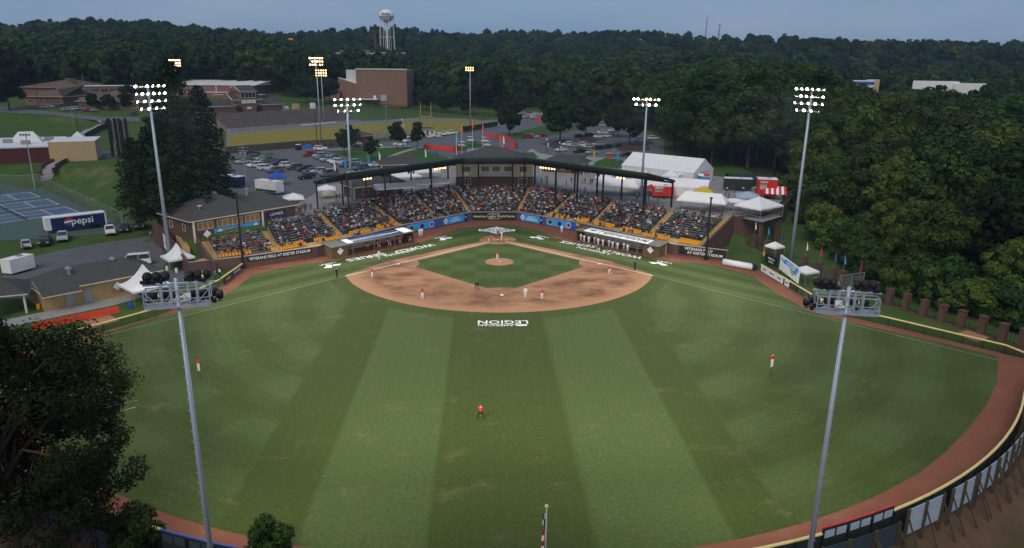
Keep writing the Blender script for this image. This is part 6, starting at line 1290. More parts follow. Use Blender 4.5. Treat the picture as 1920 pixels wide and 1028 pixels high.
for k, (b_, tp, arms, m) in enumerate((((462,352), (453,268), 3, 'steel'), ((595,276), (584,208), 1, 'wood'), ((726,264), (724,198), 1, 'steel'), ((755,277), (754,225), 0, 'black'), ((1049,288), (1047,268), 0, 'black'), ((1025,286), (1023,262), 0, 'black'), ((630,192), (630,165), 0, 'wood'), ((73,203), (69,156), 1, 'wood'), ((139,243), (134,200), 0, 'steel'), ((147,245), (143,196), 0, 'wood'), ((161,187), (159,138), 0, 'steel'), ((66,354), (46,250), 1, 'galv'), ((232,430), (232,395), 0, 'steel'), ((818,255), (817,250), 0, 'steel'))):
    p = T(*b_); zt = D(tp[0], tp[1], p.y).z; l = ('utility pole with three crossarms at the left car park', 'wooden utility pole by the red pickups', 'grey pole between the small trees', 'black lamp post on the lawn', 'black lamp post by the ticket house roof', 'black lamp post left of the ticket house roof', 'wooden pole before the brick hall', 'wooden utility pole by the school', 'pale pole on the school lawn', 'brown pole on the school lawn', 'pole behind the school roofs', 'tall grey light pole by the tennis courts', 'short pole by the tennis fence', 'short pole by the white hut')[k]
    t = thing('utility_pole' if arms else 'lamp_post', l, 'pole', p); r_ = .2 if m != 'black' else .09; MB().tube(p-Vector((0, 0, .3)), (p.x, p.y, zt), r_, r_*.6, 8).build('pole', M[m], t)
    for q in range(arms): MB().beam((p.x-1.3, p.y, zt-.4-q*.8), (p.x+1.3, p.y, zt-.4-q*.8), .14, .14).build('crossarm', M[m], t)
    if arms >= 3:
        for x in (-1, 1): MB().lathe((p.x+x*.55, p.y-.3, zt-3.6), [(.3, 0), (.32, .1), (.32, 1.2), (.2, 1.35)], 10).build('transformer', M['steel'], t)
    if not arms and m == 'black': MB().lathe((p.x, p.y, zt-.2), [(.1, 0), (.3, .1), (.2, .45), (.05, .6)], 8).build('lantern', M['offwhite'], t); MB().box((p.x+.45, p.y, zt-1.9), (.7, .05, 1.6)).build('banner', M['panel_blue'], t)
    if k == 11:
        for x in (-1.2, -.4, .4, 1.2): MB().tube((p.x+x, p.y, zt-.2), (p.x+x, p.y-.5, zt-.5), .15, .3, 8).build('lamp', M['steel'], t)
# football floodlights, small and lit
for k, (b_, tpx, rows, l, lit) in enumerate((((602,263), (592,108), (6,6,6), 'football floodlight pole, brightly lit, above the stand', 'lamp_far'), ((604,262), (595,131), (5,5,5), 'football floodlight pole, lower rack, beside the bright one', 'lamp_warm'), ((340,228), (327,112), (6,6,6), 'lit floodlight pole rising behind the tall conifers', 'lamp_far'), ((882,238), (879,126), (4,4), 'football floodlight pole beyond the screened fence', 'lamp_warm'))):
    p = T(*b_) if k != 1 else T(608,232); zt = D(*tpx, p.y).z; flood_pole(p, zt, l, rows, [(-60, 120, 5), (-3, -150, 30)], r=.4, lit=lit, wide=2.4, pr=.34)
# scoreboard seen from behind, left of the conifers
p = T(219,295); t = thing('scoreboard', 'dark steel back of a scoreboard on four columns beside the conifers', 'scoreboard', p); a, b = D(206,250,p.y), D(236,250,p.y)
for k in range(4): q = a.lerp(b, k/3); MB().box((q.x, q.y+.6*(k % 2), (p.z+D(206,222,p.y).z)/2), (.9, .7, D(206,222,p.y).z-p.z), .3).build('column', M['black'], t)
MB().box(((a.x+b.x)/2, p.y+1, D(220,243,p.y).z), (b.x-a.x, .6, 6)).build('panel', M['steel'], t); MB().box(((a.x+b.x)/2, p.y+1.2, D(220,262,p.y).z), (b.x-a.x, .6, 3)).build('panel', M['cream'], t)
lf = [T(*p) for p in ((160,262), (185,247), (205,240))]; t = thing('bend_fence', 'dark screened fence at the bend of the school road', 'fence', lf[0])
lf += [T(*p) for p in ((160,285), (180,290), (215,288))][0:0]
for a, b in zip(lf, lf[1:]):
    for q in range(5): p0, p1 = a.lerp(b, q/5), a.lerp(b, (q+1)/5); MB().face([p0, p1, p1+Vector((0, 0, 2.4)), p0+Vector((0, 0, 2.4))]).build('screen_panel', M['windscreen'], t)

# ------------------------------------------------------------------ far things: water towers, masts, shops
def far(px, py, r): d = ray(px, py); d = d/math.hypot(d.x, d.y); return CP+d*r
R0 = 900; tk = far(724.5, 30, R0); k_ = R0/FPX; gz = H(tk.x, tk.y)
wt = thing('water_tower', 'white legged water tower on the horizon left of centre', 'water tower', (tk.x, tk.y, gz)); rt = 12.8*k_; hz2 = 10.5*k_
MB().lathe(tk, [(rt*.12, -hz2*1.05), (rt*.5, -hz2*.9), (rt*.85, -hz2*.5), (rt, -hz2*.1), (rt, hz2*.1), (rt*.85, hz2*.6), (rt*.5, hz2*.92), (rt*.05, hz2)], 24).build('tank', M['white'], wt, smooth=True)
MB().lathe(tk, [(rt*1.03, -hz2*.22), (rt*1.03, -hz2*.1)], 24).build('walkway', M['steel'], wt); MB().tube((tk.x, tk.y, gz-2), tk-Vector((0, 0, hz2*.95)), 1.5*k_, n=10).build('riser', M['white'], wt)
for i in range(8):
    a = 2*math.pi*(i+.5)/8; p0 = tk+Vector((rt*.96*math.cos(a), rt*.96*math.sin(a), -hz2*.2)); p1 = Vector((tk.x+rt*1.12*math.cos(a), tk.y+rt*1.12*math.sin(a), gz-2)); MB().tube(p1, p0, .26, .22, 6).build('leg', M['white'], wt)
    a2 = 2*math.pi*(i+1.5)/8
    for f_ in (.33, .66): q0 = p1.lerp(p0, f_); s2 = Vector((tk.x+rt*1.12*math.cos(a2), tk.y+rt*1.12*math.sin(a2), gz-2)).lerp(tk+Vector((rt*.96*math.cos(a2), rt*.96*math.sin(a2), -hz2*.2)), f_); MB().tube(q0, s2, .14, n=4).build('strut', M['white'], wt)
text_mesh('lettering', 'Shelby', M['navy'], (tk.x+.05*rt, tk.y-rt*1.01, tk.z+hz2*.25), (1, 0, 0), (0, .35, 1), 4.2, .1, parent=wt)
tk2 = far(1777, 81, 1700); k2 = 1700/FPX; gz2 = H(tk2.x, tk2.y); wt = thing('water_tower', 'small pale water tank above the woods at far right', 'water tower', (tk2.x, tk2.y, gz2)); MB().lathe(tk2, [(1*k2, -3.4*k2), (4*k2, -2.2*k2), (5.3*k2, 0), (4*k2, 2.4*k2), (.5*k2, 3.3*k2)], 16).build('tank', M['white'], wt, smooth=True); MB().tube((tk2.x, tk2.y, gz2), tk2-Vector((0, 0, 3*k2)), 1.6, n=8).build('stem', M['white'], wt)
for px, py, w, l in ((1326, 32, 2.2, 'tall thin radio mast on the horizon, left of two'), (1349.5, 47, 1.6, 'shorter thin radio mast on the horizon, right of two')):
    p = far(px, py, 1250); g_ = H(p.x, p.y); t = thing('radio_mast', l, 'mast', (p.x, p.y, g_)); hh_ = p.z-g_
    for a in (0, 2.1, 4.2): MB().tube((p.x+w*math.cos(a), p.y+w*math.sin(a), g_), (p.x+.3*math.cos(a), p.y+.3*math.sin(a), p.z), .3, .2, 4).build('leg', M['steel'], t)
    for i in range(12): z = g_+hh_*(.4+i*.05); q = w*(1-(z-g_)/hh_)+.3; MB().beam((p.x-q, p.y, z), (p.x+q, p.y, z+q), .25, .25).build('brace', M['steel'], t)
    if w < 2:
        for z in (p.z, p.z-8, p.z-14): MB().box((p.x, p.y, z), (3, 3, 1.6)).build('antenna', M['steel'], t)
p = far(702.5, 62, 950); t = thing('chimney', 'thin dark brick chimney left of the water tower', 'chimney', (p.x, p.y, H(p.x, p.y))); MB().tube((p.x, p.y, H(p.x, p.y)), p, 1.8, 1.4, 10).build('stack', M['brick'], t); MB().tube(p, p+Vector((0, 0, 1.2)), 1.7, 1.7, 10).build('rim', M['brick'], t)
def shop(px0, px1, ytop, ybot, r_, dep, m, label, band=None, roof='roof_white'):
    a, b = far(px0, ytop, r_), far(px1, ytop, r_); z1 = max(a.z, b.z); z0 = far(px0, ybot, r_).z; t = thing('shop_building', label, 'building', ((a.x+b.x)/2, (a.y+b.y)/2, z0)); d = Vector((a.x-CP.x, a.y-CP.y)).normalized()*dep
    MB().prism([(a.x, a.y), (b.x, b.y), (b.x+d.x, b.y+d.y), (a.x+d.x, a.y+d.y)], min(z0, H(a.x, a.y))-3, z1, 0, 1).build('wall', [M[m], M[roof]], t)
    if band: n = Vector((-(b-a).y, (b-a).x, 0)).normalized()*-.4; MB().face([a+n+Vector((0, 0, z1-a.z-.5)), b+n+Vector((0, 0, z1-b.z-.5)), b+n+Vector((0, 0, z0+.4*(z1-z0)-b.z)), a+n+Vector((0, 0, z0+.4*(z1-z0)-a.z))]).build('sign_band', M[band], t)
    return t
shop(628, 700, 100, 108, 760, 25, 'white', 'long white shop with a blue band below the water tower, left part', 'blue'); shop(700, 760, 99, 107, 790, 25, 'white', 'long pale shop below the water tower, right part', 'blue'); shop(552, 592, 93, 101, 820, 20, 'offwhite', 'pale shop front far behind the football floodlights'); shop(660, 695, 94, 100, 830, 20, 'brick_red', 'brick shop roof far behind the arches sign')
shop(1597, 1640, 152, 163, 560, 30, 'white', 'white and blue store building in the woods at right, left of two', 'blue'); shop(1712, 1800, 154, 165, 570, 40, 'white', 'long white store building in the woods at right'); shop(1790, 1850, 158, 167, 560, 30, 'offwhite', 'low pale store wing in the woods at far right'); shop(1625,1650,150,163,590,20,'tan_block','tan store gable between the trees at right')
p = far(642.5, 100, 700); t = thing('arches_sign', 'yellow double-arch sign on a pole far below the water tower', 'sign', (p.x, p.y, H(p.x, p.y))); kk = 700/FPX
for s in (-1, 1):
    mb = MB(); pr_ = None
    for i in range(9):
        a = math.pi*i/8; q = p+Vector((s*2.1*kk+2.0*kk*math.cos(a), 0, 6.5*kk*math.sin(a)-1.5*kk))
        if pr_: mb.tube(pr_, q, .6*kk, n=5)
        pr_ = q
    mb.build('arch', M['yellow'], t)
MB().box(p+Vector((0, 0, -2.6*kk)), (8*kk, .5, 2*kk)).build('red_band', M['redcap'], t); MB().tube((p.x, p.y, H(p.x, p.y)), p-Vector((0, 0, 2*kk)), .35, n=6).build('pole', M['steel'], t)
for px, py, w, h_, m, l in ((545, 74, 7, 4, 'umb_orange', 'small dark orange sign on a tall pole at the horizon'), (532, 88, 5, 9, 'redcap', 'narrow red sign far left of the water tower'), (491, 92, 4, 7, 'white', 'narrow white sign at far left of the shops')):
    p = far(px, py, 800); kk = 800/FPX; t = thing('pole_sign', l, 'sign', (p.x, p.y, H(p.x, p.y))); MB().box(p, (w*kk, .6, h_*kk)).build('board', M[m], t); MB().tube((p.x, p.y, H(p.x, p.y)), p-Vector((0, 0, h_*kk/2)), .4, n=6).build('pole', M['steel'], t)

for i in range(11):                                     # faint stall lines in the left car park
    c = T(522+i*8.5, 341-i*1.1); d_ = Vector((math.cos(math.radians(42)), math.sin(math.radians(42)), 0))*2.4; n_ = Vector((-d_.y, d_.x, 0)).normalized()*.09; a, b = c-d_, c+d_
    sheet('parking_line', [((a+n_).x, (a+n_).y), ((b+n_).x, (b+n_).y), ((b-n_).x, (b-n_).y), ((a-n_).x, (a-n_).y)], .075, M['concrete'], px=False)
# ------------------------------------------------------------------ vehicles
def car_proto(name, L, W_, hood, belt, top, x0, x1, t0, t1, bed=None, wr=.34):
    p = proto(name); hw = W_/2
    prof = [(-L/2+.05, .32), (-L/2, .55), (-L/2+.08, belt-.08), (-L/2+.25, belt), (x0, belt), (x1, belt-.02), (L/2-.35, hood), (L/2-.04, hood-.18), (L/2, .5), (L/2-.1, .3)]
    if bed: prof = [(-L/2+.05, .4), (-L/2, .6), (-L/2+.03, belt-.12), (x0, belt-.12), (x0+.02, belt), (x1, belt-.02), (L/2-.3, hood), (L/2-.02, hood-.2), (L/2, .5), (L/2-.1, .36)]
    mb = MB(); n = len(prof)
    ins = [0. if z < .7 else .06 for _, z in prof]
    for s in (-1, 1):
        for (x, z), i_ in zip(prof, ins): mb.v.append((x, s*(hw-i_), z))
    for i in range(n):
        j = (i+1) % n; mb.f.append((i, j, n+j, n+i)); mb.m.append(0)
    mb.f.append(tuple(range(n))[::-1]); mb.f.append(tuple(range(n, 2*n))); mb.m += [0, 0]
    # roof slab and pillars
    tw = hw*.74
    mb.v += []; k = len(mb.v)
    for x, y, z in ((t0-.06, -tw-.03, top-.07), (t1+.06, -tw-.03, top-.07), (t1+.06, tw+.03, top-.07), (t0-.06, tw+.03, top-.07), (t0+.08, -tw+.1, top), (t1-.08, -tw+.1, top), (t1-.08, tw-.1, top), (t0+.08, tw-.1, top)): mb.v.append((x, y, z))
    for f in ((0,1,5,4), (1,2,6,5), (2,3,7,6), (3,0,4,7), (4,5,6,7), (3,2,1,0)): mb.f.append(tuple(k+i for i in f)); mb.m.append(0)
    for s in (-1, 1):
        for xb, xt in ((x0, t0), (x1, t1), ((x0+x1)/2-.1, (t0+t1)/2-.1)): mb.beam((xb, s*(hw-.1), belt-.02), (xt, s*(tw+.01), top-.06), .07, .07)
    if bed: mb.box(((x0-L/2)/2-.02, 0, belt-.115), (-L/2-x0+.3 if False else (x0+L/2-.25), W_-.3, .02), mi=1)
    pmesh(mb, 'body', [M['paint'], M['black']], p)
    g = MB(); w2 = hw-.09
    for x, y, z in ((x0+.04, -w2, belt-.02), (x1-.04, -w2, belt-.02), (x1-.04, w2, belt-.02), (x0+.04, w2, belt-.02), (t0, -tw, top-.05), (t1, -tw, top-.05), (t1, tw, top-.05), (t0, tw, top-.05)): g.v.append((x, y, z))
    for f in ((0,1,5,4), (1,2,6,5), (2,3,7,6), (3,0,4,7)): g.f.append(f); g.m.append(0)
    pmesh(g, 'window', [M['glass']], p)
    for x in (-L*.31, L*.31):
        for s in (-1, 1):
            w = MB(); w.tube((x, s*(hw+.015), wr), (x, s*(hw-.2), wr), wr, n=14); w.tube((x, s*(hw+.022), wr), (x, s*(hw+.01), wr), wr*.6, n=10, mi=1); pmesh(w, 'wheel', [M['tyre'], M['rim']], p)
    for s in (-1, 1):
        pmesh(MB().box((L/2-.08, s*(hw-.25), hood-.24), (.14, .38, .14)), 'headlight', [M['white']], p); pmesh(MB().box((-L/2+.04, s*(hw-.18), belt-.25), (.1, .22, .2)), 'tail_light', [M['maroon']], p)
    for x in (L/2-.04, -L/2+.04): pmesh(MB().box((x, 0, .48), (.12, W_*.8, .2)), 'bumper', [M['black']], p)
    return p
CARS = {'sedan': car_proto('parked_car', 4.7, 1.82, .88, .98, 1.45, -1.75, 1.05, -1.0, .25), 'suv': car_proto('parked_car', 4.85, 1.95, 1.08, 1.15, 1.76, -2.25, 1.1, -1.95, .45, wr=.38),
        'pickup': car_proto('parked_pickup', 5.7, 2.0, 1.14, 1.2, 1.88, -.75, 1.35, -.5, .75, True, .4), 'van': car_proto('parked_van', 5.6, 2.05, 1.15, 1.25, 2.15, -2.6, 1.7, -2.5, 1.0, wr=.38)}
CC = {'white': (.7, .7, .7), 'silver': (.38, .39, .41), 'grey': (.13, .135, .145), 'black': (.015, .015, .017), 'red': (.3, .015, .015), 'blue': (.06, .12, .2), 'dark blue': (.02, .035, .07), 'olive': (.09, .08, .045), 'beige': (.4, .36, .28)}
def car(px, typ, col, hd, where, grp, z=None):
    p = T(*px) if z is None else G(*px, z)
    nm = {'sedan': 'sedan', 'suv': 'sport utility car', 'pickup': 'pickup', 'van': 'van'}[typ]
    zz_ = H(p.x, p.y)+.055 if z is None else z
    return copy_tree(CARS[typ], (p.x, p.y, zz_), math.radians(hd+random.uniform(-3, 3)), 1, f'{col} {nm} {where}', 'car' if typ != 'pickup' else 'pickup', grp, CC[col])
LG, RG = 'cars in the left car park', 'cars in the right car park'
for px, ty, co, hd, wh in (((472,291), 'pickup', 'black', 15, 'alone on the road edge below the football fence'), ((479,299), 'suv', 'grey', 40, 'with a red tail light behind the silver sedan'), ((456,307), 'sedan', 'silver', 222, 'at the left end of the back row'), ((492,301), 'sedan', 'silver', 222, 'behind the white cars in the left lot'), ((506,304), 'pickup', 'grey', 222, 'in the middle of the left cluster'), ((479,314), 'suv', 'white', 222, 'left of two white ones in the front row'), ((499,319), 'suv', 'white', 40, 'right of two white ones in the front row'),
    ((516,324), 'suv', 'grey', 222, 'nearest the blue canopy'), ((526,309), 'suv', 'black', 222, 'behind the white wagon'), ((540,314), 'suv', 'white', 40, 'beside the olive one'), ((553,318), 'suv', 'olive', 222, 'boxy, at the right of the left cluster'), ((572,321), 'suv', 'black', 222, 'at the left of the front middle row'), ((583,324), 'sedan', 'blue', 222, 'in the front middle row'), ((598,326), 'suv', 'silver', 222, 'in the front middle row'), ((617,331), 'van', 'grey', 222, 'at the right of the front middle row'),
    ((575,336), 'suv', 'black', 222, 'nearest the stand roof end'), ((582,293), 'pickup', 'red', 222, 'at the head of the long row'), ((600,296), 'suv', 'silver', 222, 'second in the long row'), ((606,299), 'sedan', 'grey', 222, 'third in the long row'), ((614,303), 'suv', 'silver', 222, 'fourth in the long row'), ((622,300), 'suv', 'grey', 222, 'fifth in the long row'), ((627,305), 'sedan', 'white', 222, 'beside the white pickup'), ((636,308), 'pickup', 'white', 222, 'in the long row'), ((652,313), 'pickup', 'grey', 222, 'dark, near the grey floodlight pole'), ((662,309), 'suv', 'silver', 222, 'behind the blue one at the pole'), ((677,319), 'suv', 'blue', 222, 'at the end of the long row'), ((703,313), 'sedan', 'white', 222, 'half hidden behind the flags'),
    ((592,275), 'pickup', 'red', 10, 'parked along the timber fence'), ((601,282), 'suv', 'white', 10, 'parked on the upper road, left'), ((622,276), 'suv', 'black', 10, 'between the white one and the brick hut'), ((671,279), 'sedan', 'black', 10, 'beside the two persons on the upper road'), ((706,276), 'sedan', 'white', 10, 'behind the small round tree'), ((749,274), 'suv', 'white', 190, 'on the upper road, right'), ((764,267), 'van', 'white', 250, 'parked nose-on by the white hut'), ((847,252), 'pickup', 'white', 190, 'beside the screened fence'), ((832,254), 'pickup', 'white', 190, 'in front of the white hut'), ((668,272), 'sedan', 'silver', 10, 'half behind a small tree on the upper road')): car(px, ty, co, hd, wh, LG)
for px, ty, co, hd, wh in (((991,260), 'suv', 'red', 20, 'at the left end of the curb row'), ((1002,259), 'suv', 'silver', 20, 'second in the curb row'), ((1010,257), 'sedan', 'grey', 20, 'third in the curb row'), ((1018,257), 'sedan', 'red', 20, 'fourth in the curb row'), ((1052,284), 'sedan', 'white', 212, 'alone at the teal banner'), ((1064,274), 'suv', 'white', 212, 'first of the middle row'), ((1076,276), 'sedan', 'silver', 212, 'second of the middle row'), ((1090,275), 'suv', 'white', 212, 'third of the middle row'), ((1103,278), 'sedan', 'beige', 212, 'fourth of the middle row'), ((1121,274), 'suv', 'silver', 212, 'fifth of the middle row'), ((1088,287), 'pickup', 'black', 212, 'behind the teal banner'),
    ((1109,289), 'sedan', 'silver', 212, 'in the front row beside the black pickup'), ((1120,281), 'suv', 'black', 212, 'in the shade of the right trees'), ((1138,279), 'suv', 'black', 212, 'second in the shade of the right trees'), ((1156,276), 'sedan', 'black', 212, 'third in the shade of the right trees'), ((1149,291), 'sedan', 'silver', 212, 'in front of the flags'), ((1174,293), 'sedan', 'black', 212, 'at the corner of the marquee'), ((1122,259), 'suv', 'white', 212, 'left of the white group between the trees'), ((1136,258), 'suv', 'white', 212, 'right of the white group between the trees'), ((1130,251), 'pickup', 'white', 212, 'behind the white group'), ((1144,253), 'suv', 'silver', 212, 'in the white group'), ((1147,247), 'sedan', 'white', 212, 'at the back of the white group'), ((1130,237), 'van', 'silver', 200, 'alone under the far trees'),
    ((1087,259), 'suv', 'black', 20, 'in the shadow of the big round trees'), ((1106,257), 'suv', 'dark blue', 20, 'in the shadow of the big round trees, right'), ((1200,265), 'suv', 'silver', 20, 'below the right round tree'), ((1225,262), 'suv', 'white', 20, 'at the edge of the wood'), ((1215,270), 'sedan', 'grey', 20, 'beside the wood')): car(px, ty, co, hd, wh, RG)
k = 0
for row, (y, n) in enumerate(((215.5, 11), (218.5, 11), (222, 9))):
    for i in range(n):
        ty = random.choice(('suv', 'sedan', 'suv', 'pickup')); co = random.choice(('white', 'white', 'silver', 'grey', 'black', 'white')); car((978+i*4.2+row*1.5, y), ty, co, 20, 'in the far lot, '+('back', 'middle', 'front')[row]+' row, '+nth[i]+' from the left', 'cars in the far lot')
for i, px in enumerate(((84,203), (93,202), (104,201), (117,200), (125,208), (135,207), (143,206), (152,206), (165,209), (178,209), (252,216))): car(px, random.choice(('suv', 'sedan')), ('silver', 'white', 'grey', 'blue', 'silver', 'white', 'white', 'silver', 'red', 'silver', 'blue')[i], 60, 'before the brown-roofed school, '+nth[i]+' from the left', 'cars at the school')
for px, ty, co, hd, wh in (((50,464), 'sedan', 'silver', 300, 'leftmost below the beverage trailer'), ((86,458), 'pickup', 'black', 296, 'second from left below the beverage trailer'), ((119,450), 'pickup', 'silver', 296, 'at the nose of the beverage trailer'), ((207,438), 'pickup', 'white', 296, 'at the tail of the beverage trailer'), ((234,433), 'sedan', 'black', 296, 'left of the dark pickup under the conifer'), ((262,427), 'pickup', 'grey', 296, 'under the big conifer'), ((254,497), 'van', 'white', 200, 'behind the ochre building roof')): car(px, ty, co, hd, wh, 'cars by the beverage trailer')
# golf carts
gc = proto('golf_cart'); pmesh(MB().box((0, 0, .5), (2.3, 1.15, .4)).box((-.2, 0, .85), (.9, 1.1, .35)).box((.9, 0, .75), (.5, 1.1, .4)), 'body', [M['plain']], gc); pmesh(MB().box((-.1, 0, 1.85), (1.9, 1.25, .07)), 'canopy', [M['offwhite']], gc)
for x in (-.75, .75):
    for s in (-1, 1): pmesh(MB().tube((x, s*.55, .25), (x, s*.35, .25), .25, n=10), 'wheel', [M['tyre']], gc); pmesh(MB().tube((x*.95, s*.55, .6), (x*.95-.05, s*.55, 1.85), .025, n=4), 'post', [M['black']], gc)
for i, (px, hd) in enumerate((((806,259), 200), ((822,258), 200), ((866,276), 200), ((882,266), 10), ((908,267), 10), ((913,275), 190), ((560,282), 250))): p = T(*px); copy_tree(gc, (p.x, p.y, p.z+.055), math.radians(hd), 1.1, 'golf cart with white canopy behind the stand, '+nth[i]+' of seven', 'golf cart', 'golf carts', ((.65, .65, .63) if i != 6 else (.03, .03, .03)))
# ------------------------------------------------------------------ people
def skin_mesh(J, Eg, sub=0):
    names = list(J); me = bpy.data.meshes.new('skeleton'); me.from_pydata([J[n][0] for n in names], [(names.index(a), names.index(b)) for a, b in Eg], [])
    o = bpy.data.objects.new('skeleton', me); COL.objects.link(o); md = o.modifiers.new('skin', 'SKIN'); md.use_smooth_shade = True
    lay = me.skin_vertices[0].data if me.skin_vertices else None
    if lay is None:
        bm = bmesh.new(); bm.from_mesh(me); bm.verts.layers.skin.verify(); bm.to_mesh(me); bm.free(); lay = me.skin_vertices[0].data
    for i, n in enumerate(names):
        r = J[n][1]; lay[i].radius = (r, r) if not hasattr(r, '__len__') else r; lay[i].use_root = (i == 0)
    if sub: s_ = o.modifiers.new('sub', 'SUBSURF'); s_.levels = sub; s_.render_levels = sub
    out = bpy.data.meshes.new_from_object(o.evaluated_get(bpy.context.evaluated_depsgraph_get())); bpy.data.objects.remove(o); bpy.data.meshes.remove(me); return out
EDG = [('pel', 'spi'), ('spi', 'che'), ('che', 'nec'), ('nec', 'hea'), ('hea', 'top')]
for s in 'LR': EDG += [('che', 'sh'+s), ('sh'+s, 'el'+s), ('el'+s, 'wr'+s), ('wr'+s, 'ha'+s), ('pel', 'hi'+s), ('hi'+s, 'kn'+s), ('kn'+s, 'an'+s), ('an'+s, 'to'+s)]
RAD = dict(pel=.14, spi=.135, che=(.16, .12), nec=.055, hea=.09, top=.085, sh=.068, el=.05, wr=.037, ha=.042, hi=.095, kn=.065, an=.045, to=.045)
REG = dict(pel=1, spi=0, che=0, nec=2, hea=2, top=3, sh=0, el=0, wr=2, ha=2, hi=1, kn=1, an=1, to=4)
def body(pose, sub=0):
    J = {}
    for k in ('pel', 'spi', 'che', 'nec', 'hea', 'top'): J[k] = (Vector(pose[k]), RAD[k])
    for s, sg in (('L', -1), ('R', 1)):
        for k in ('sh', 'el', 'wr', 'ha', 'hi', 'kn', 'an', 'to'):
            v = pose.get(k+s) or (sg*pose[k][0], pose[k][1], pose[k][2]); J[k+s] = (Vector(v), RAD[k])
    me = skin_mesh(J, EDG, sub)
    segs = [(J[a][0], J[b][0], a[:2] if a[:3] not in ('pel', 'spi', 'che', 'nec', 'hea', 'top') else a, b[:2] if b[:3] not in ('pel', 'spi', 'che', 'nec', 'hea', 'top') else b) for a, b in EDG]
    idx = []
    for f in me.polygons:
        c = f.center; best = None
        for a, b, na, nb in segs:
            d = b-a; t = max(0, min(1, (c-a).dot(d)/max(1e-6, d.dot(d)))); q = (a+d*t-c).length
            if best is None or q < best[0]: best = (q, na if t < .5 else nb)
        r = REG[best[1]]
        if best[1] == 'hea' and c.z > J['hea'][0].z+.035: r = 3
        idx.append(r)
    while len(me.materials) < 5: me.materials.append(None)
    me.polygons.foreach_set('material_index', idx); me.polygons.foreach_set('use_smooth', [True]*len(idx)); return me
STAND = dict(pel=(0, 0, .96), spi=(0, 0, 1.14), che=(0, .01, 1.36), nec=(0, .01, 1.53), hea=(0, .03, 1.62), top=(0, .03, 1.73), sh=(.19, 0, 1.43), el=(.27, -.02, 1.15), wr=(.27, .08, .92), ha=(.26, .12, .83), hi=(.1, 0, .9), kn=(.12, .02, .5), an=(.13, -.02, .09), to=(.14, .14, .05))
READY = dict(STAND, pel=(0, -.06, .86), spi=(0, 0, 1.02), che=(0, .08, 1.22), nec=(0, .13, 1.37), hea=(0, .17, 1.46), top=(0, .18, 1.57), sh=(.19, .08, 1.28), el=(.27, .14, 1.02), wr=(.2, .32, .86), ha=(.18, .38, .78), hi=(.11, -.05, .82), kn=(.24, .1, .46), an=(.3, -.04, .09), to=(.33, .11, .05))
BENT = dict(STAND, pel=(0, -.2, .86), spi=(0, -.05, .98), che=(0, .17, 1.08), nec=(0, .3, 1.15), hea=(0, .38, 1.2), top=(0, .42, 1.3), sh=(.19, .18, 1.08), el=(.25, .2, .82), wr=(.22, .16, .6), ha=(.2, .15, .52), hi=(.11, -.18, .82), kn=(.2, .06, .47), an=(.22, -.06, .09), to=(.24, .1, .05))
CROUCH = dict(STAND, pel=(0, -.18, .38), spi=(0, -.1, .55), che=(0, .02, .74), nec=(0, .07, .88), hea=(0, .11, .96), top=(0, .12, 1.06), sh=(.19, .02, .8), el=(.28, .16, .6), wr=(.18, .36, .55), ha=(.14, .45, .55), hi=(.11, -.16, .36), kn=(.3, .2, .5), an=(.27, -.04, .1), to=(.3, .12, .05))
BAT = dict(STAND, shL=(-.17, .05, 1.42), elL=(-.3, .2, 1.3), wrL=(-.12, .26, 1.4), haL=(-.06, .24, 1.46), shR=(.19, -.02, 1.43), elR=(.34, .06, 1.32), wrR=(.1, .16, 1.45), haR=(.03, .18, 1.52), knL=(-.22, .08, .5), anL=(-.28, 0, .09), toL=(-.3, .14, .05), knR=(.2, .05, .5), anR=(.24, -.04, .09), toR=(.26, .1, .05))
GLOVE = dict(STAND, elL=(-.26, .1, 1.16), wrL=(-.12, .24, 1.12), haL=(-.04, .28, 1.14), elR=(.26, .08, 1.16), wrR=(.13, .22, 1.1), haR=(.06, .27, 1.12))
SIT = dict(pel=(0, 0, .52), spi=(0, -.01, .7), che=(0, .02, .92), nec=(0, .04, 1.08), hea=(0, .06, 1.17), top=(0, .06, 1.28), sh=(.19, .01, .98), el=(.25, .08, .74), wr=(.16, .28, .64), ha=(.12, .34, .64), hi=(.1, .04, .5), kn=(.14, .42, .5), an=(.14, .46, .09), to=(.15, .58, .05))
SIT2 = dict(SIT, spi=(0, .03, .69), che=(0, .14, .87), nec=(0, .22, 1.0), hea=(0, .27, 1.07), top=(0, .29, 1.18), sh=(.19, .14, .92), el=(.24, .32, .72), wr=(.12, .48, .7), ha=(.05, .52, .76))
SIT3 = dict(SIT, elR=(.3, .1, .8), wrR=(.2, .2, 1.02), haR=(.14, .18, 1.12), knL=(-.22, .38, .5), anL=(-.26, .5, .1), toL=(-.28, .62, .06))
def ramp_rand(name, stops, rough=.8):
    k = NT(name); o = k.n('ShaderNodeObjectInfo'); r = k.n('ShaderNodeValToRGB'); r.color_ramp.interpolation = 'CONSTANT'; e = r.color_ramp.elements
    while len(e) < len(stops): e.new(.5)
    for i, (p, c) in enumerate(stops): e[i].position = p; e[i].color = (*c, 1)
    k.t.links.new(o.outputs['Random'], r.inputs[0]); return k.done(r.outputs[0], rough, .2)
SKINS = [(.46, .27, .19), (.42, .24, .17), (.36, .2, .14), (.15, .075, .05), (.4, .24, .17)]; PANTS = [(.02, .024, .04), (.16, .13, .1), (.014, .014, .016), (.05, .065, .1), (.12, .12, .12)]; HAIRS = [(.02, .015, .012), (.06, .035, .02), (.4, .4, .4), (.16, .10, .05), (.02, .025, .06), (.02, .02, .02)]
M['skin'] = ramp_rand('skin', [(i/5, c) for i, c in enumerate(SKINS)]); M['pants'] = ramp_rand('trousers', [(i/5, c) for i, c in enumerate(PANTS)]); M['hair'] = ramp_rand('hair_or_cap', [(i/6, c) for i, c in enumerate(HAIRS)])
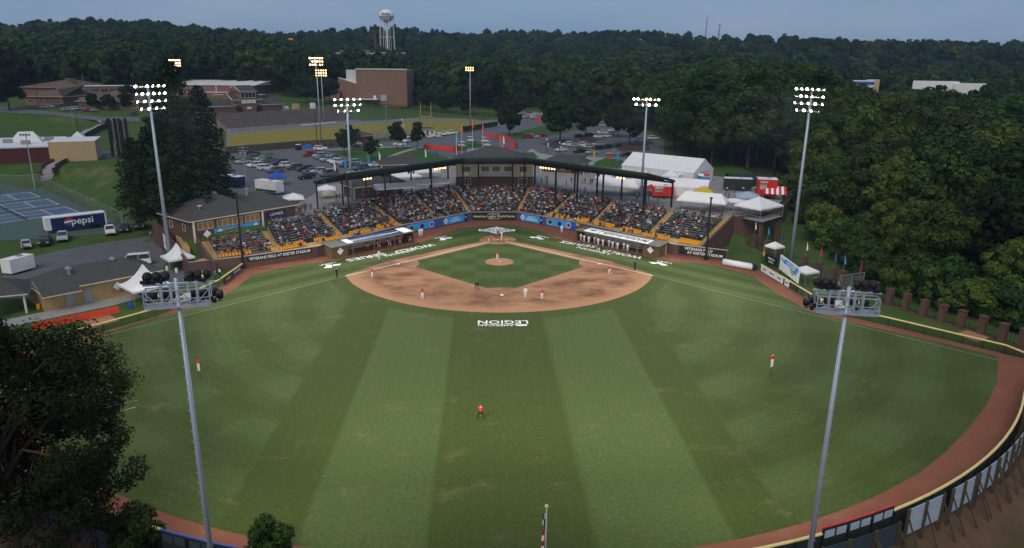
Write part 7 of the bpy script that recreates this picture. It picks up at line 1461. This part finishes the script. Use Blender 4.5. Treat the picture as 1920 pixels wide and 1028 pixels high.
M['shirt'] = objcol('shirt', .8, .15); M['shoe'] = mat('shoe', (.05, .05, .05), .6, var=0); M['uniform_white'] = mat('uniform_white', (.72, .72, .72), .8, var=.05); M['uniform_black'] = mat('uniform_black', (.015, .016, .022), .8, var=0); M['cap_dark'] = mat('dark_cap', (.02, .02, .03), .7, var=0)
def variant(me, pants='pants', hair='hair', shoe='shoe', skin='skin'):
    m = me.copy(); ix = [f.material_index for f in me.polygons]; m.materials.clear()
    for x in ('shirt', pants, skin, hair, shoe): m.materials.append(M[x])
    m.polygons.foreach_set('material_index', ix); return m
BM = {'stand': body(STAND, 1), 'ready': body(READY, 1), 'bent': body(BENT, 1), 'crouch': body(CROUCH, 1), 'bat': body(BAT, 1), 'glove': body(GLOVE, 1), 'sit': body(SIT), 'sit2': body(SIT2), 'sit3': body(SIT3)}
V = {k: variant(m) for k, m in BM.items()}; VW = {k: variant(m, 'uniform_white', 'cap_dark') for k, m in BM.items()}; VB = {k: variant(m, 'uniform_black', 'cap_dark') for k, m in BM.items()}
def person(me, p, face, col, label, group=None, sc=1.):
    o = bpy.data.objects.new('person', me); COL.objects.link(o); o.location = p; o.rotation_euler = (0, 0, face-math.pi/2); o.scale = (sc, sc, sc); o.color = (*col, 1); return tag(o, label, 'person', group)
RED, WHT, BLK = (.55, .03, .035), (.72, .72, .72), (.016, .017, .024)
home_dir = lambda p: math.atan2(-p[1], -p[0])
def fielder(px, pose, col, V_, label, face=None, z=.03):
    p = G(*px, z); return person(V_[pose], p, home_dir(p) if face is None else face, col, label, 'players and umpires on the field', 1.08)
fielder((901,787), 'ready', RED, VB, 'centre fielder in red jersey standing in the middle of the outfield'); fielder((1447,689), 'stand', RED, VW, 'outfielder in red jersey alone in the right half of the outfield'); fielder((373,697), 'stand', RED, VW, 'outfielder in red jersey beside the lower left light pole')
o = fielder((932.5,487.5), 'glove', RED, VW, 'pitcher in red jersey on the clay mound', z=.26); fielder((792,561), 'glove', RED, VW, 'infielder in red jersey on the left part of the clay'); fielder((985,559), 'stand', WHT, VW, 'runner all in white standing right of second base', face=-1.2); fielder((1016,562), 'glove', RED, VW, 'infielder in red jersey right of the white runner'); fielder((698,521), 'glove', RED, VW, 'first baseman in red jersey near the left foul line')
fielder((632,521), 'stand', BLK, VB, 'umpire in dark clothes on the grass outside the left foul line'); fielder((1143,514), 'ready', RED, VW, 'third baseman in red jersey on the right part of the clay'); fielder((1190,507.5), 'stand', BLK, VB, 'umpire in dark clothes at the right foul line'); fielder((894,543.5), 'bent', BLK, VB, 'umpire in dark clothes bending forward behind second base'); fielder((711,487), 'stand', WHT, VW, 'base coach in white on the painted SERIES letters', face=-.8); fielder((1122,475.5), 'bent', WHT, VW, 'base coach in white bending over beside the painted WORLD', face=-2.2)
fielder((941,449), 'bat', WHT, VW, 'batter in white swinging up at the home plate', face=3.0); fielder((929,446.5), 'crouch', RED, VB, 'catcher crouching behind the home plate', face=-1.57); fielder((934,443.5), 'bent', BLK, VB, 'home plate umpire in black bending behind the catcher', face=-1.57)
fielder((1053,437), 'stand', WHT, VW, 'player in white waiting before the right team emblem sign', face=-1.8); fielder((787,444), 'stand', WHT, VW, 'player in white at the plate end of the left dugout, left of two', face=-1.2); fielder((791,443), 'stand', WHT, VW, 'player in white at the plate end of the left dugout, right of two', face=-1.2)
bt_ = G(941,449); tag(MB().tube((bt_.x-.05, bt_.y-.2, 1.5), (bt_.x+.25, bt_.y+.1, 2.25), .02, .04, 7).build('baseball_bat', M['wood']), 'wooden bat raised by the batter at the plate', 'bat')
for i in range(8): s = LL*.5+i*1.35; p = PL_(s, .95 if i % 2 else WL-1.2); person(VW['sit2' if i % 2 == 0 else 'ready'], (p.x, p.y, .05), math.atan2(-nl.y, -nl.x), RED, 'player in red in the left dugout, '+nth[i]+' from the outer end', 'players in the left dugout')
for i in range(11): s = 1.2+i*1.25; p = PR_(s, .3 if i % 3 else .9); person(VW['glove' if i % 2 else 'stand'], (p.x, p.y, .02), math.atan2(-nr_.y, -nr_.x), WHT, 'player in white leaning at the right dugout rail, '+nth[i]+' from the plate end', 'players in the right dugout')
# --- spectators
SHIRTS = [((.58, .58, .58), 'white', 4), ((.2, .2, .21), 'grey', 4), ((.014, .014, .017), 'black', 9), ((.018, .025, .06), 'navy', 7), ((.07, .18, .42), 'blue', 3), ((.28, .46, .62), 'light blue', 2.6), ((.42, .02, .028), 'red', 3), ((.2, .02, .04), 'maroon', 2), ((.6, .16, .05), 'orange', .6), ((.04, .12, .06), 'green', 1), ((.4, .2, .23), 'pink', .9), ((.06, .22, .22), 'teal', .7), ((.5, .5, .05), 'yellow', .3), ((.22, .17, .12), 'tan', 2.4)]
def shirt(): return random.choices(SHIRTS, [s[2] for s in SHIRTS])[0]
OCC = [.32, .36, .5, .76, .78, .74, .78, .76, .62, .4]
SECN = ['clubhouse bleachers', 'second bleachers from left', 'left dugout bleachers', 'left chair section', 'centre left chair section', 'centre chair section', 'centre right chair section', 'third bleachers from right', 'second bleachers from right', 'rightmost bleachers']
occ = []
for p, face, sec, row, chair in SEATS:
    pr = OCC[sec]*(1. if row >= 0 else (.3 if sec in (0, 1, 2, 7, 8, 9) else .95))
    if not chair and random.random() < .15: pr *= .3
    if random.random() < pr: occ.append((p, face, sec, row))
occ.sort(key=lambda q: (Vector(q[0])-CP).length)
NIND = 205
for p, face, sec, row in occ[:NIND]:
    c, cn_, _ = shirt(); c = tuple(x*random.uniform(.85, 1.15) for x in c); pose = random.choice(('sit', 'sit2', 'sit3', 'sit')); f2 = face+random.uniform(-.35, .35)
    where = ('yellow seats, ' if row < 0 and sec in (0, 1, 2, 7, 8, 9) else nth[max(0, row)]+' row of the ')+SECN[sec]
    person(V[pose], p, f2, c, f'spectator in {cn_} top, {where}', 'spectators in '+SECN[sec], random.uniform(.93, 1.05))
import array
mesh_src = [BM['sit'], BM['sit2'], BM['sit3']]; src = []
for m in mesh_src:
    m.calc_loop_triangles() if hasattr(m, 'calc_loop_triangles') else None
    src.append(([v.co.copy() for v in m.vertices], [tuple(f.vertices) for f in m.polygons], [f.material_index for f in m.polygons]))
def mass(name, places, label, cat):
    vs, fs, cols = [], [], []
    for p, face, kind in places:
        v, f, mi = src[kind]; R = Matrix.Rotation(face-math.pi/2+random.uniform(-.4, .4), 3, 'Z')*random.uniform(.92, 1.05); k = len(vs); p = Vector(p); vs += [tuple(p+R@x) for x in v]; fs += [tuple(k+i for i in q) for q in f]
        c = shirt()[0]; pal = (c, random.choice(PANTS), random.choice(SKINS), random.choice(HAIRS), (.05, .05, .05)); cols += [pal[i] for i in mi]
    me = bpy.data.meshes.new(name); me.from_pydata(vs, [], fs); at = me.attributes.new('col', 'FLOAT_COLOR', 'FACE'); fl = array.array('f')
    for c in cols: fl.extend((*c, 1.))
    at.data.foreach_set('color', fl); me.polygons.foreach_set('use_smooth', [True]*len(fs))
    k = NT(name); a = k.n('ShaderNodeAttribute'); a.attribute_name = 'col'; me.materials.append(k.done(a.outputs['Color'], .8, .15))
    o = bpy.data.objects.new(name, me); COL.objects.link(o); o['kind'] = 'stuff'; return tag(o, label, cat)
mass('crowd', [(p, f, random.choice((0, 0, 1, 2))) for p, f, _, _ in occ[NIND:]], 'dense seated crowd filling the stand behind the plate', 'crowd')
# --- people on their feet on the concourse and plaza
zones = [((600,366), (690,380), 7, 'on the concourse under the left roof end'), ((690,358), (770,372), 9, 'under the left roof by the awning tents'), ((775,338), (855,352), 8, 'on the concourse left of the press box'), ((1005,338), (1075,350), 7, 'on the concourse right of the press box'), ((1085,342), (1135,365), 7, 'on the concourse under the right roof'), ((1180,372), (1260,386), 6, 'behind the right bleachers by the red trailer'), ((1345,345), (1440,362), 14, 'on the open right plaza'), ((1325,368), (1375,380), 7, 'between the umbrellas on the right plaza'), ((1385,392), (1455,402), 6, 'under the white tent on the deck'), ((545,385), (590,402), 8, 'on the walk right of the clubhouse')]
for (x0, y0), (x1, y1), n, wh in zones:
    for i in range(n):
        q = (random.uniform(x0, x1), random.uniform(y0, y1)); p = G(*q, 5.52); c, cn_, _ = shirt(); person(V['stand' if i % 2 else 'glove'], (p.x, p.y, max(5.5, H(p.x, p.y)+.08)), random.uniform(0, 6.28), c, f'standing person in {cn_} top {wh}', 'people standing behind the stand', random.uniform(.93, 1.05))
for px, col, l, hd in (((284,448), (.7, .7, .7), 'person in white walking on the asphalt left of the clubhouse', 3), ((349,437), (.4, .03, .04), 'person in maroon at the head of the stair by the clubhouse', 0), ((386,521), (.7, .7, .7), 'person in white beside the blue barrel', 0), ((405,525), (.1, .2, .4), 'person in blue by the left foul fence', 0), ((413,521), (.7, .7, .7), 'person in white by the left foul fence cooler', 1), ((44,470), (.4, .05, .05), 'person in red beside the leftmost car', 1), ((151,299), (.75, .12, .04), 'person in orange at the corner of the tan wall', 0), ((661,280), (.75, .2, .05), 'person in orange on the upper road', 0), ((657,280), (.7, .7, .7), 'person in white on the upper road', 0), ((824,262), (.3, .5, .7), 'person in light blue by the golf carts', 0)):
    p = T(*px) if px != (349,437) else Vector((-62.2,-13, 4.9)); person(V['stand'], (p.x, p.y, p.z+.03), hd, col, l, None, 1)

dup = {}
for o in COL.objects:
    if o.name.startswith('person') and o.get('label'): dup.setdefault(o['label'], []).append(o)
for l, os_ in dup.items():
    if len(os_) > 1:
        os_.sort(key=lambda o: PRJ(o.location)[0])
        for i, o in enumerate(os_): o['label'] = l+', '+(('left one', 'right one') if len(os_) == 2 else tuple(nth[j]+' from left' for j in range(18)))[i]
# ------------------------------------------------------------------ trees
def leaf_mat(name, a, b, trans=.25):
    k = NT(name); g = k.n('ShaderNodeNewGeometry'); oi = k.n('ShaderNodeObjectInfo')
    c = k.mix(g.outputs['Random Per Island'], a, b)
    hs = k.n('ShaderNodeHueSaturation'); k.put(hs.inputs['Hue'], k.math('ADD', k.math('MULTIPLY', oi.outputs['Random'], .05), .475)); k.put(hs.inputs['Value'], k.math('ADD', k.math('MULTIPLY', k.math('FRACT', k.math('MULTIPLY', oi.outputs['Random'], 7.31)), .7), .65)); k.put(hs.inputs['Color'], c)
    k.done(hs.outputs[0], .75, .12); tr_ = k.n('ShaderNodeBsdfTranslucent'); k.put(tr_.inputs['Color'], hs.outputs[0]); ms_ = k.n('ShaderNodeMixShader'); ms_.inputs[0].default_value = trans
    k.t.links.new(k.b.outputs[0], ms_.inputs[1]); k.t.links.new(tr_.outputs[0], ms_.inputs[2]); k.t.links.new(ms_.outputs[0], k.t.nodes['Material Output'].inputs['Surface']); return k.m
M['leaf'] = leaf_mat('broad_leaves', (.016, .040, .008), (.048, .09, .018)); M['leaf_light'] = leaf_mat('pale_leaves', (.03, .062, .010), (.088, .128, .022)); M['leaf_dark'] = leaf_mat('dark_leaves', (.012, .028, .008), (.032, .055, .016)); M['needle'] = leaf_mat('needles', (.012, .03, .010), (.03, .058, .018), .15)
M['leaf_near'] = leaf_mat('near_leaves', (.008, .02, .004), (.026, .044, .008))
def rdir():
    z = random.uniform(-1, 1); a = random.uniform(0, 2*math.pi); q = math.sqrt(1-z*z); return Vector((q*math.cos(a), q*math.sin(a), z))
def leaf_quad(V_, F_, c, nrm, s):
    t = nrm.cross(rdir()); 
    if t.length < 1e-3: t = nrm.orthogonal()
    t.normalize(); b = nrm.cross(t); k = len(V_); w = s*random.uniform(.55, .8)
    V_ += [tuple(c-t*s), tuple(c+b*w), tuple(c+t*s), tuple(c-b*w)]; F_.append((k, k+1, k+2, k+3))
def as_mesh(name, V_, F_, m):
    me = bpy.data.meshes.new(name); me.from_pydata(V_, [], F_); me.materials.append(m); return me
def crown(R, zc, hz_, lobes, per, ls, m, flat=.55, low=-.55, rough=.36, name='crown', sphere=False):
    V_, F_ = [], []
    for i in range(lobes):
        d = rdir()
        while d.z < low: d = rdir()
        k = random.uniform(.55, .95) if not sphere else random.uniform(.7, .86)
        c = Vector((d.x*R*k, d.y*R*k, zc+d.z*hz_*k)); lr = R*rough*random.uniform(.7, 1.25)
        for j in range(per):
            e = rdir(); e.z = e.z*.9+.18
            if random.random() < .75 and e.dot(d) < -.1: e = -e
            q = c+Vector((e.x*lr, e.y*lr, e.z*lr*.8))*random.uniform(.72, 1.06); leaf_quad(V_, F_, q, (e+rdir()*.4+Vector((0, 0, .2))).normalized(), ls*random.uniform(.6, 1.3))
    for j in range(lobes*per//7):                       # leaves deeper inside
        d = rdir(); k = random.uniform(.2, .75); leaf_quad(V_, F_, Vector((d.x*R*k, d.y*R*k, zc+d.z*hz_*k)), rdir(), ls*1.6)
    return as_mesh(name, V_, F_, m)
def trunk_mesh(h, r, R, zc, limbs=7):
    mb = MB(); z = 0; p = Vector((0, 0, -.6)); 
    for k in range(4):
        q = Vector((random.uniform(-.15, .15)*k*.3, random.uniform(-.15, .15)*k*.3, h*(k+1)/4)); mb.tube(p, q, r*(1-k*.2), r*(1-(k+1)*.2), 8, caps=False); p = q
    for k in range(limbs):
        a = 6.28*k/limbs+random.uniform(-.3, .3); s = Vector((0, 0, h*random.uniform(.45, .9))); e = s+Vector((math.cos(a)*R*.6, math.sin(a)*R*.6, random.uniform(.25, .55)*R)); m_ = s.lerp(e, .5)+Vector((0, 0, .15*R)); mb.tube(s, m_, r*.4, r*.26, 6, caps=False); mb.tube(m_, e, r*.26, r*.08, 5, caps=False)
    o = mb.build('trunk', M['bark']); me = o.data; bpy.data.objects.remove(o); return me
KINDS = {}
def kind(key, variants): KINDS[key] = variants
random.seed(21)
kind('forest', [(crown(6.4, 12.2, 8.2, 40, 170, .42, M['leaf'], low=-.95, rough=.34), trunk_mesh(13, .32, 5, 13)) for _ in range(4)])
kind('pale', [(crown(6.2, 12.4, 8.4, 40, 170, .42, M['leaf_light'], low=-.95, rough=.34), trunk_mesh(13, .3, 5, 13)) for _ in range(3)])
kind('dark', [(crown(6.4, 10.5, 7.2, 38, 165, .42, M['leaf_dark'], low=-.95, rough=.34), trunk_mesh(11, .34, 5, 11)) for _ in range(2)])
kind('bushy', [(crown(4.2, 4.6, 4.4, 24, 150, .34, M['leaf'], low=-.95), trunk_mesh(5, .18, 4, 5)) for _ in range(2)]+[(crown(4.4, 4.4, 4.0, 24, 150, .34, M['leaf_light'], low=-.95), trunk_mesh(5, .18, 4, 5))])
kind('oval', [(crown(5.6, 8.2, 5.9, 46, 130, .36, M['leaf_dark'], low=-.9, rough=.26, sphere=True), trunk_mesh(7.5, .3, 4, 8)) for _ in range(2)])
kind('small', [(crown(2.5, 4.9, 2.9, 20, 110, .26, M['leaf_dark'], low=-.9, rough=.34), trunk_mesh(4.5, .12, 2, 5)) for _ in range(2)])
def pine(h, R):
    V_, F_ = [], []; z = h*.16
    while z < h:
        t = (z-h*.16)/(h*.84); rr = R*(1-t)**.55*random.uniform(.75, 1.1)+.4; n = random.randint(5, 8); a0 = random.uniform(0, 6.28)
        for i in range(n):
            a = a0+6.28*i/n+random.uniform(-.25, .25); L = rr*random.uniform(.7, 1.15); u = Vector((math.cos(a), math.sin(a), 0)); lift = .25*t-.08
            for s in range(int(L*11)+6):
                q = random.random()**.7; w = .18+.55*(1-abs(q-.55)); c = Vector((0, 0, z))+u*(L*q)+Vector((-u.y, u.x, 0))*random.uniform(-w, w)*L*.3+Vector((0, 0, lift*L*q-.12*L*q*q+random.uniform(-.3, .4))); leaf_quad(V_, F_, c, (Vector((0, 0, 1))+rdir()*.9).normalized(), .34*random.uniform(.7, 1.3))
        z += random.uniform(.55, .95)
    mb = MB(); mb.tube((0, 0, -.8), (0, 0, h*.5), .42, .28, 10, caps=False); mb.tube((0, 0, h*.5), (0, 0, h*.97), .28, .05, 8); 
    for k in range(18): z = h*(.08+.045*k); a = k*2.4; mb.tube((0, 0, z), (math.cos(a)*R*.6*(1-z/h), math.sin(a)*R*.6*(1-z/h), z+.3), .07, .02, 5)
    o = mb.build('trunk', M['bark']); me = o.data; bpy.data.objects.remove(o); return as_mesh('crown', V_, F_, M['needle']), me
kind('pine', [pine(27, 6.6), pine(24, 7.2)])
def tree(key, p, sc, label, group=None, name='broadleaf_tree', vi=None, szz=None):
    cr, tr_ = random.choice(KINDS[key]) if vi is None else KINDS[key][vi]; r = bpy.data.objects.new(name, None); COL.objects.link(r); r.location = p; r.rotation_euler = (0, 0, random.uniform(0, 6.28)); r.scale = (sc, sc, szz or sc*random.uniform(.94, 1.06)); r.empty_display_size = .3; tag(r, label, 'tree', group)
    for me, nm in ((tr_, 'trunk'), (cr, 'crown')): o = bpy.data.objects.new(nm, me); COL.objects.link(o); o.parent = r
    return r
# named single trees
for px, sc, vi, l in (((352,418), 1.10, 0, 'tallest dark conifer left of the clubhouse roof'), ((300,430), .92, 1, 'spreading dark conifer beside the tall floodlight pole'), ((395,398), .98, 0, 'dark conifer at the right of the conifer group'), ((262,405), .72, 1, 'lower dark conifer at the left of the conifer group'), ((330,385), 1.12, 0, 'tall dark conifer at the back of the conifer group')):
    p = T(*px); tree('pine', (p.x, p.y, p.z), sc, l, 'conifers left of the stand', 'conifer_tree', vi)
for px, sc, l in (((955,255), 1.0, 'round dark street tree left of the curb cars'), ((1050,268), 1.32, 'largest round dark tree in the right car park'), ((1098,258), 1.2, 'round dark tree just right of the largest one'), ((1180,272), 1.25, 'round dark tree by the right floodlight pole'), ((1158,258), 1.12, 'round dark tree behind the one by the floodlight pole'), ((935,216), .75, 'small round tree beyond the gate road, left of three'), ((975,213), 1.0, 'round tree beyond the gate road, middle of three'), ((1028,225), 1.0, 'round tree behind the largest round tree'), ((1070,222), .95, 'round tree above the far lot'), ((1105,225), 1.1, 'round tree at the back of the right car park'), ((950,205), .8, 'small round tree beyond the gate road, right of three')):
    p = T(*px); tree('oval', p, sc, l, 'round trees in the car parks', 'street_tree')
for px, sc, l in (((646,293), 1.15, 'small tree at the left corner of the lawn'), ((660,283), 1.2, 'small tree before the brick hut'), ((697,300), 1.0, 'small tree on the lawn above the flags'), ((745,280), 1.25, 'small tree before the white sport utility car'), ((783,282), 1.25, 'small tree at the end of the orange barrier')):
    p = T(*px); tree('small', p, sc, l, 'small trees on the lawn', 'small_tree')
for px, sc, k, l in (((18,207), 1.2, 'dark', 'big dark tree at the left edge above the school road'), ((175,206), .5, 'dark', 'low dark tree before the school roofs, left'), ((205,207), .5, 'dark', 'low dark tree before the school roofs, middle'), ((238,206), .55, 'dark', 'low dark tree before the school roofs, right'), ((245,200), .75, 'dark', 'dark tree between the school and the conifers'), ((598,196), 1.1, 'dark', 'dark oak left of the brick hall'), ((575,194), 1.15, 'dark', 'dark oak behind the end of the football stand'), ((618,192), .95, 'dark', 'dark oak touching the brick hall'), ((800,208), .8, 'dark', 'dark tree right of the brick hall, left'), ((835,212), .85, 'dark', 'dark tree right of the brick hall, middle'), ((875,216), .75, 'dark', 'dark tree behind the far football floodlight')):
    p = T(*px); tree(k, p, sc, l, 'trees round the school')
# the near tree at the lower left, leaves of its own size
random.seed(5)
V_, F_ = [], []; nc = Vector((-37.2, -104.0, 0)); tw = MB()
for i in range(190):
    d = rdir()
    while d.z < -.8: d = rdir()
    k = random.uniform(.5, .97); c = Vector((d.x*9.0*k, d.y*7.2*k, 10.6+d.z*9.9*k)); lr = random.uniform(1.2, 2.3)
    for j in range(480):
        e = rdir()
        if random.random() < .7 and e.dot(d) < -.1: e = -e
        leaf_quad(V_, F_, c+Vector((e.x*lr, e.y*lr, e.z*lr*.75))*random.uniform(.6, 1.12), (e+rdir()*.45+Vector((0, 0, .25))).normalized(), .135*random.uniform(.6, 1.35))
nt_ = thing('broadleaf_tree', 'large dark tree filling the lower left corner before the fence', 'tree', (nc.x, nc.y, -1.6)); me = as_mesh('crown', [(nc.x+a, nc.y+b, c) for a, b, c in V_], F_, M['leaf_near']); o = bpy.data.objects.new('crown', me); COL.objects.link(o); o.parent = nt_; o.matrix_parent_inverse = ROOT[nt_.name].inverted()
tm = trunk_mesh(13, .34, 11, 12, 14); o = bpy.data.objects.new('trunk', tm); COL.objects.link(o); o.parent = nt_; o.location = (0, 0, 0)
mb = MB()
for k in range(26):
    d = rdir(); s = nc+Vector((d.x*6, d.y*5, 11+d.z*5)); e = s+Vector((d.x, d.y, abs(d.z)*.6))*random.uniform(2, 3.6); mb.tube(s, e, .035, .012, 4); mb.tube(s.lerp(e, .5), s.lerp(e, .5)+rdir()*1.2, .02, .008, 4)
mb.build('bare_twig', M['alu'], nt_, kind='stuff')
for px, sc, l in (((505,1060), .42, 'small bush at the bottom edge left of the flagpole'), ((262,1040), .5, 'small bush before the left sign boards')): p = T(*px); tree('bushy', (p.x, p.y, p.z), sc, l, None, 'bush')
# ---- woods: nearest trees singly, the far ones as one mass
random.seed(11)
def inpoly(x, y, P):
    c = False; n = len(P)
    for i in range(n):
        (x1, y1), (x2, y2) = P[i], P[(i+1) % n]
        if (y1 > y) != (y2 > y) and x < (x2-x1)*(y-y1)/(y2-y1)+x1: c = not c
    return c
tp = lambda *q: [tuple(T(*p)[:2]) for p in q]
ZR = tp((1488,398), (1532,452), (1588,500), (1645,548), (1745,580), (1935,635))+[(135,-78), (320,-40), (470,330), (470,560), (40,560)]+tp((1020,206), (1060,209), (1120,216), (1170,226), (1262,262), (1262,306), (1352,320), (1480,340))
ZC = tp((768,196), (850,203), (930,206), (1020,206))+[(40,560), (-110,560), (-95,420)]
ZL = tp((-10,186), (45,172), (130,172), (270,180), (335,172), (480,176), (560,186), (650,180))+[(-95,420), (-110,560), (-560,560), (-620,400)]
cand = []
for Z, nm in ((ZR, 'R'), (ZC, 'C'), (ZL, 'L')):
    xs = [p[0] for p in Z]; ys = [p[1] for p in Z]; y = min(ys)
    while y < max(ys):
        x = min(xs)
        while x < max(xs):
            near = math.hypot(x-CP.x, y-CP.y); q = (x+random.uniform(-3, 3), y+random.uniform(-3, 3))
            if inpoly(*q, Z): cand.append((q[0], q[1], nm))
            x += 10.4 if near < 330 else 12.5
        y += 9.6 if math.hypot(min(xs), y) < 1e9 and y < 200 else 11
shopR = [o.location.copy() for o in COL.objects if o.name.startswith('shop_building') and o.location.x > 100]
vis = []
for x, y, nm in cand:
    if any(abs(x-s_.x-.45*(y-s_.y)) < 34 and -30 < y-s_.y < 45 for s_ in shopR): continue
    z = H(x, y); px = PRJ((x, y, z+14))
    if -70 < px[0] < 1990: vis.append((math.hypot(x-CP.x, y-CP.y), x, y, z, nm))
vis.sort(); rest = []
edgeR = tp((1488,398), (1532,452), (1588,500), (1645,548), (1745,580), (1935,635)); edgeT = tp((1170,226), (1262,262), (1262,306), (1352,320), (1480,340))
def dpl(x, y, P): return min((Vector((x, y))-(Vector(a)+(Vector(b)-Vector(a))*max(0, min(1, (Vector((x, y))-Vector(a)).dot(Vector(b)-Vector(a))/(Vector(b)-Vector(a)).length_squared)))).length for a, b in zip(P, P[1:]))
tone = {'forest': 'mid green', 'pale': 'pale yellow-green', 'dark': 'dark green', 'bushy': 'low bushy'}; zone = {'R': 'in the wood right of the field', 'C': 'in the wood behind the car parks', 'L': 'in the wood behind the school'}
NT_IND = 262; cnt = {}
def ordw(n):
    if n <= 18: return nth[n-1]
    tens = ['', '', 'twent', 'thirt', 'fort', 'fift', 'sixt', 'sevent', 'eight', 'ninet']
    return 'nineteenth' if n == 19 else (tens[n//10]+'ieth' if n % 10 == 0 else tens[n//10]+'y-'+nth[n % 10-1])
for i, (r, x, y, z, nm) in enumerate(vis):
    if i >= NT_IND: rest.append((x, y, z)); continue
    if nm == 'R':
        de, dt = dpl(x, y, edgeR), dpl(x, y, edgeT)
        if de < 6: key, sc = 'bushy', random.uniform(.8, 1.25)
        elif y < 48: key, sc = random.choice(('forest', 'forest', 'pale', 'forest', 'dark')), min(1.22, .72+de*.018)*random.uniform(.8, 1.2)
        else: key, sc = random.choice(('pale', 'forest', 'pale', 'forest')), random.uniform(1.15, 1.5)*(.8 if dt < 5 else 1)
    else: key, sc = random.choice(('forest', 'dark', 'forest', 'pale')), random.uniform(.95, 1.35)
    px_ = PRJ((x, y, z+12*sc))[0]
    if nm == 'R': lm = next(t for q, t in ((1240, 'beyond the right car park'), (1345, 'behind the marquee'), (1480, 'behind the right plaza'), (1600, 'behind the right floodlight pole'), (1750, 'right of the right floodlight pole'), (9999, 'at the right picture edge')) if px_ < q)
    elif nm == 'C': lm = 'between the brick hall and the car park' if px_ < 880 else 'beyond the far lot'
    else: lm = next(t for q, t in ((160, 'behind the school at left'), (340, 'behind the school roofs'), (520, 'behind the gymnasium'), (9999, 'behind the football floodlights')) if px_ < q)
    c_ = cnt[(key, lm)] = cnt.get((key, lm), 0)+1
    tree(key, (x, y, z-.2), sc, f'{tone[key]} woodland tree {lm}, {ordw(c_)} nearest', 'woodland trees '+zone[nm], 'woodland_tree')
for i in range(34):                                     # undergrowth along the edge behind the brick pillars
    t_ = i/33*5; k = min(4, int(t_)); e0, e1 = Vector(edgeR[k]), Vector(edgeR[k+1]); q = e0.lerp(e1, t_-k); d_ = (e1-e0).normalized(); n_ = Vector((-d_.y, d_.x)); n_ = n_ if n_.x > 0 else -n_; q = q+n_*random.uniform(1.5, 6); sc = random.uniform(.55, 1.0)
    tree('bushy', (q.x, q.y, H(q.x, q.y)-.8*sc), sc, f'leafy bush at the wood edge behind the brick pillars, {ordw(i+1)} from the stand', 'bushes at the wood edge', 'woodland_bush')
for a in range(5200):                                   # far hills
    az = random.uniform(-.78, .80); r = 640*math.exp(random.random()**.8*1.25); x, y = CP.x+r*math.sin(az), CP.y+r*math.cos(az)
    if y > 556 or abs(az) > .62: rest.append((x, y, H(x, y)))
shops_ = [o.location for o in COL.objects if o.name.startswith(('shop_building', 'arches_sign'))]
rest = [q for q in rest if not any(abs(q[0]-s.x) < 28 and -55 < q[1]-s.y < 32 for s in shops_)]
vc = bpy.data.collections.new('wood_variants')
for i in range(5):
    R_ = random.uniform(5.5, 7); me = crown(R_, 13, 6.5, 20, 46, .95, (M['leaf'], M['leaf_light'], M['leaf_dark'], M['leaf'], M['leaf'])[i], low=-.8, rough=.4); ov = bpy.data.objects.new('far_crown', me); vc.objects.link(ov)
me = bpy.data.meshes.new('far_wood'); me.from_pydata([(x, y, z-.5) for x, y, z in rest], [], []); fw = bpy.data.objects.new('far_wood', me); COL.objects.link(fw); fw['kind'] = 'stuff'; tag(fw, 'far wooded hills reading as one mass of trees under the sky', 'woods')
ng = bpy.data.node_groups.new('wood', 'GeometryNodeTree'); ng.interface.new_socket('Geometry', in_out='INPUT', socket_type='NodeSocketGeometry'); ng.interface.new_socket('Geometry', in_out='OUTPUT', socket_type='NodeSocketGeometry')
gi, go = ng.nodes.new('NodeGroupInput'), ng.nodes.new('NodeGroupOutput'); m2p = ng.nodes.new('GeometryNodeMeshToPoints'); iop = ng.nodes.new('GeometryNodeInstanceOnPoints'); ci = ng.nodes.new('GeometryNodeCollectionInfo'); ci.inputs['Collection'].default_value = vc; ci.inputs['Separate Children'].default_value = True; ci.inputs['Reset Children'].default_value = True; iop.inputs['Pick Instance'].default_value = True
rv = ng.nodes.new('FunctionNodeRandomValue'); rv.data_type = 'FLOAT_VECTOR'; rv.inputs[0].default_value = (0, 0, 0); rv.inputs[1].default_value = (0, 0, 6.28)
rs = ng.nodes.new('FunctionNodeRandomValue'); rs.data_type = 'FLOAT'; rs.inputs[2].default_value = .7; rs.inputs[3].default_value = 1.6
ng.links.new(gi.outputs[0], m2p.inputs[0]); ng.links.new(m2p.outputs[0], iop.inputs['Points']); ng.links.new(ci.outputs[0], iop.inputs['Instance']); ng.links.new(rv.outputs[0], iop.inputs['Rotation']); ng.links.new(rs.outputs[1], iop.inputs['Scale']); ng.links.new(iop.outputs[0], go.inputs[0])
fw.modifiers.new('wood', 'NODES').node_group = ng
# ------------------------------------------------------------------ evening haze
k = NT('haze'); k.t.nodes.remove(k.b); pv = k.n('ShaderNodeVolumePrincipled'); pv.inputs['Color'].default_value = (.5, .68, .95, 1); pv.inputs['Density'].default_value = .00011; pv.inputs['Anisotropy'].default_value = .2
k.t.links.new(pv.outputs[0], k.t.nodes['Material Output'].inputs['Volume'])
hb = MB(); hb.box((0, 1480, 75), (4360, 3480, 170)); ho = hb.build('haze', k.m, kind='stuff')
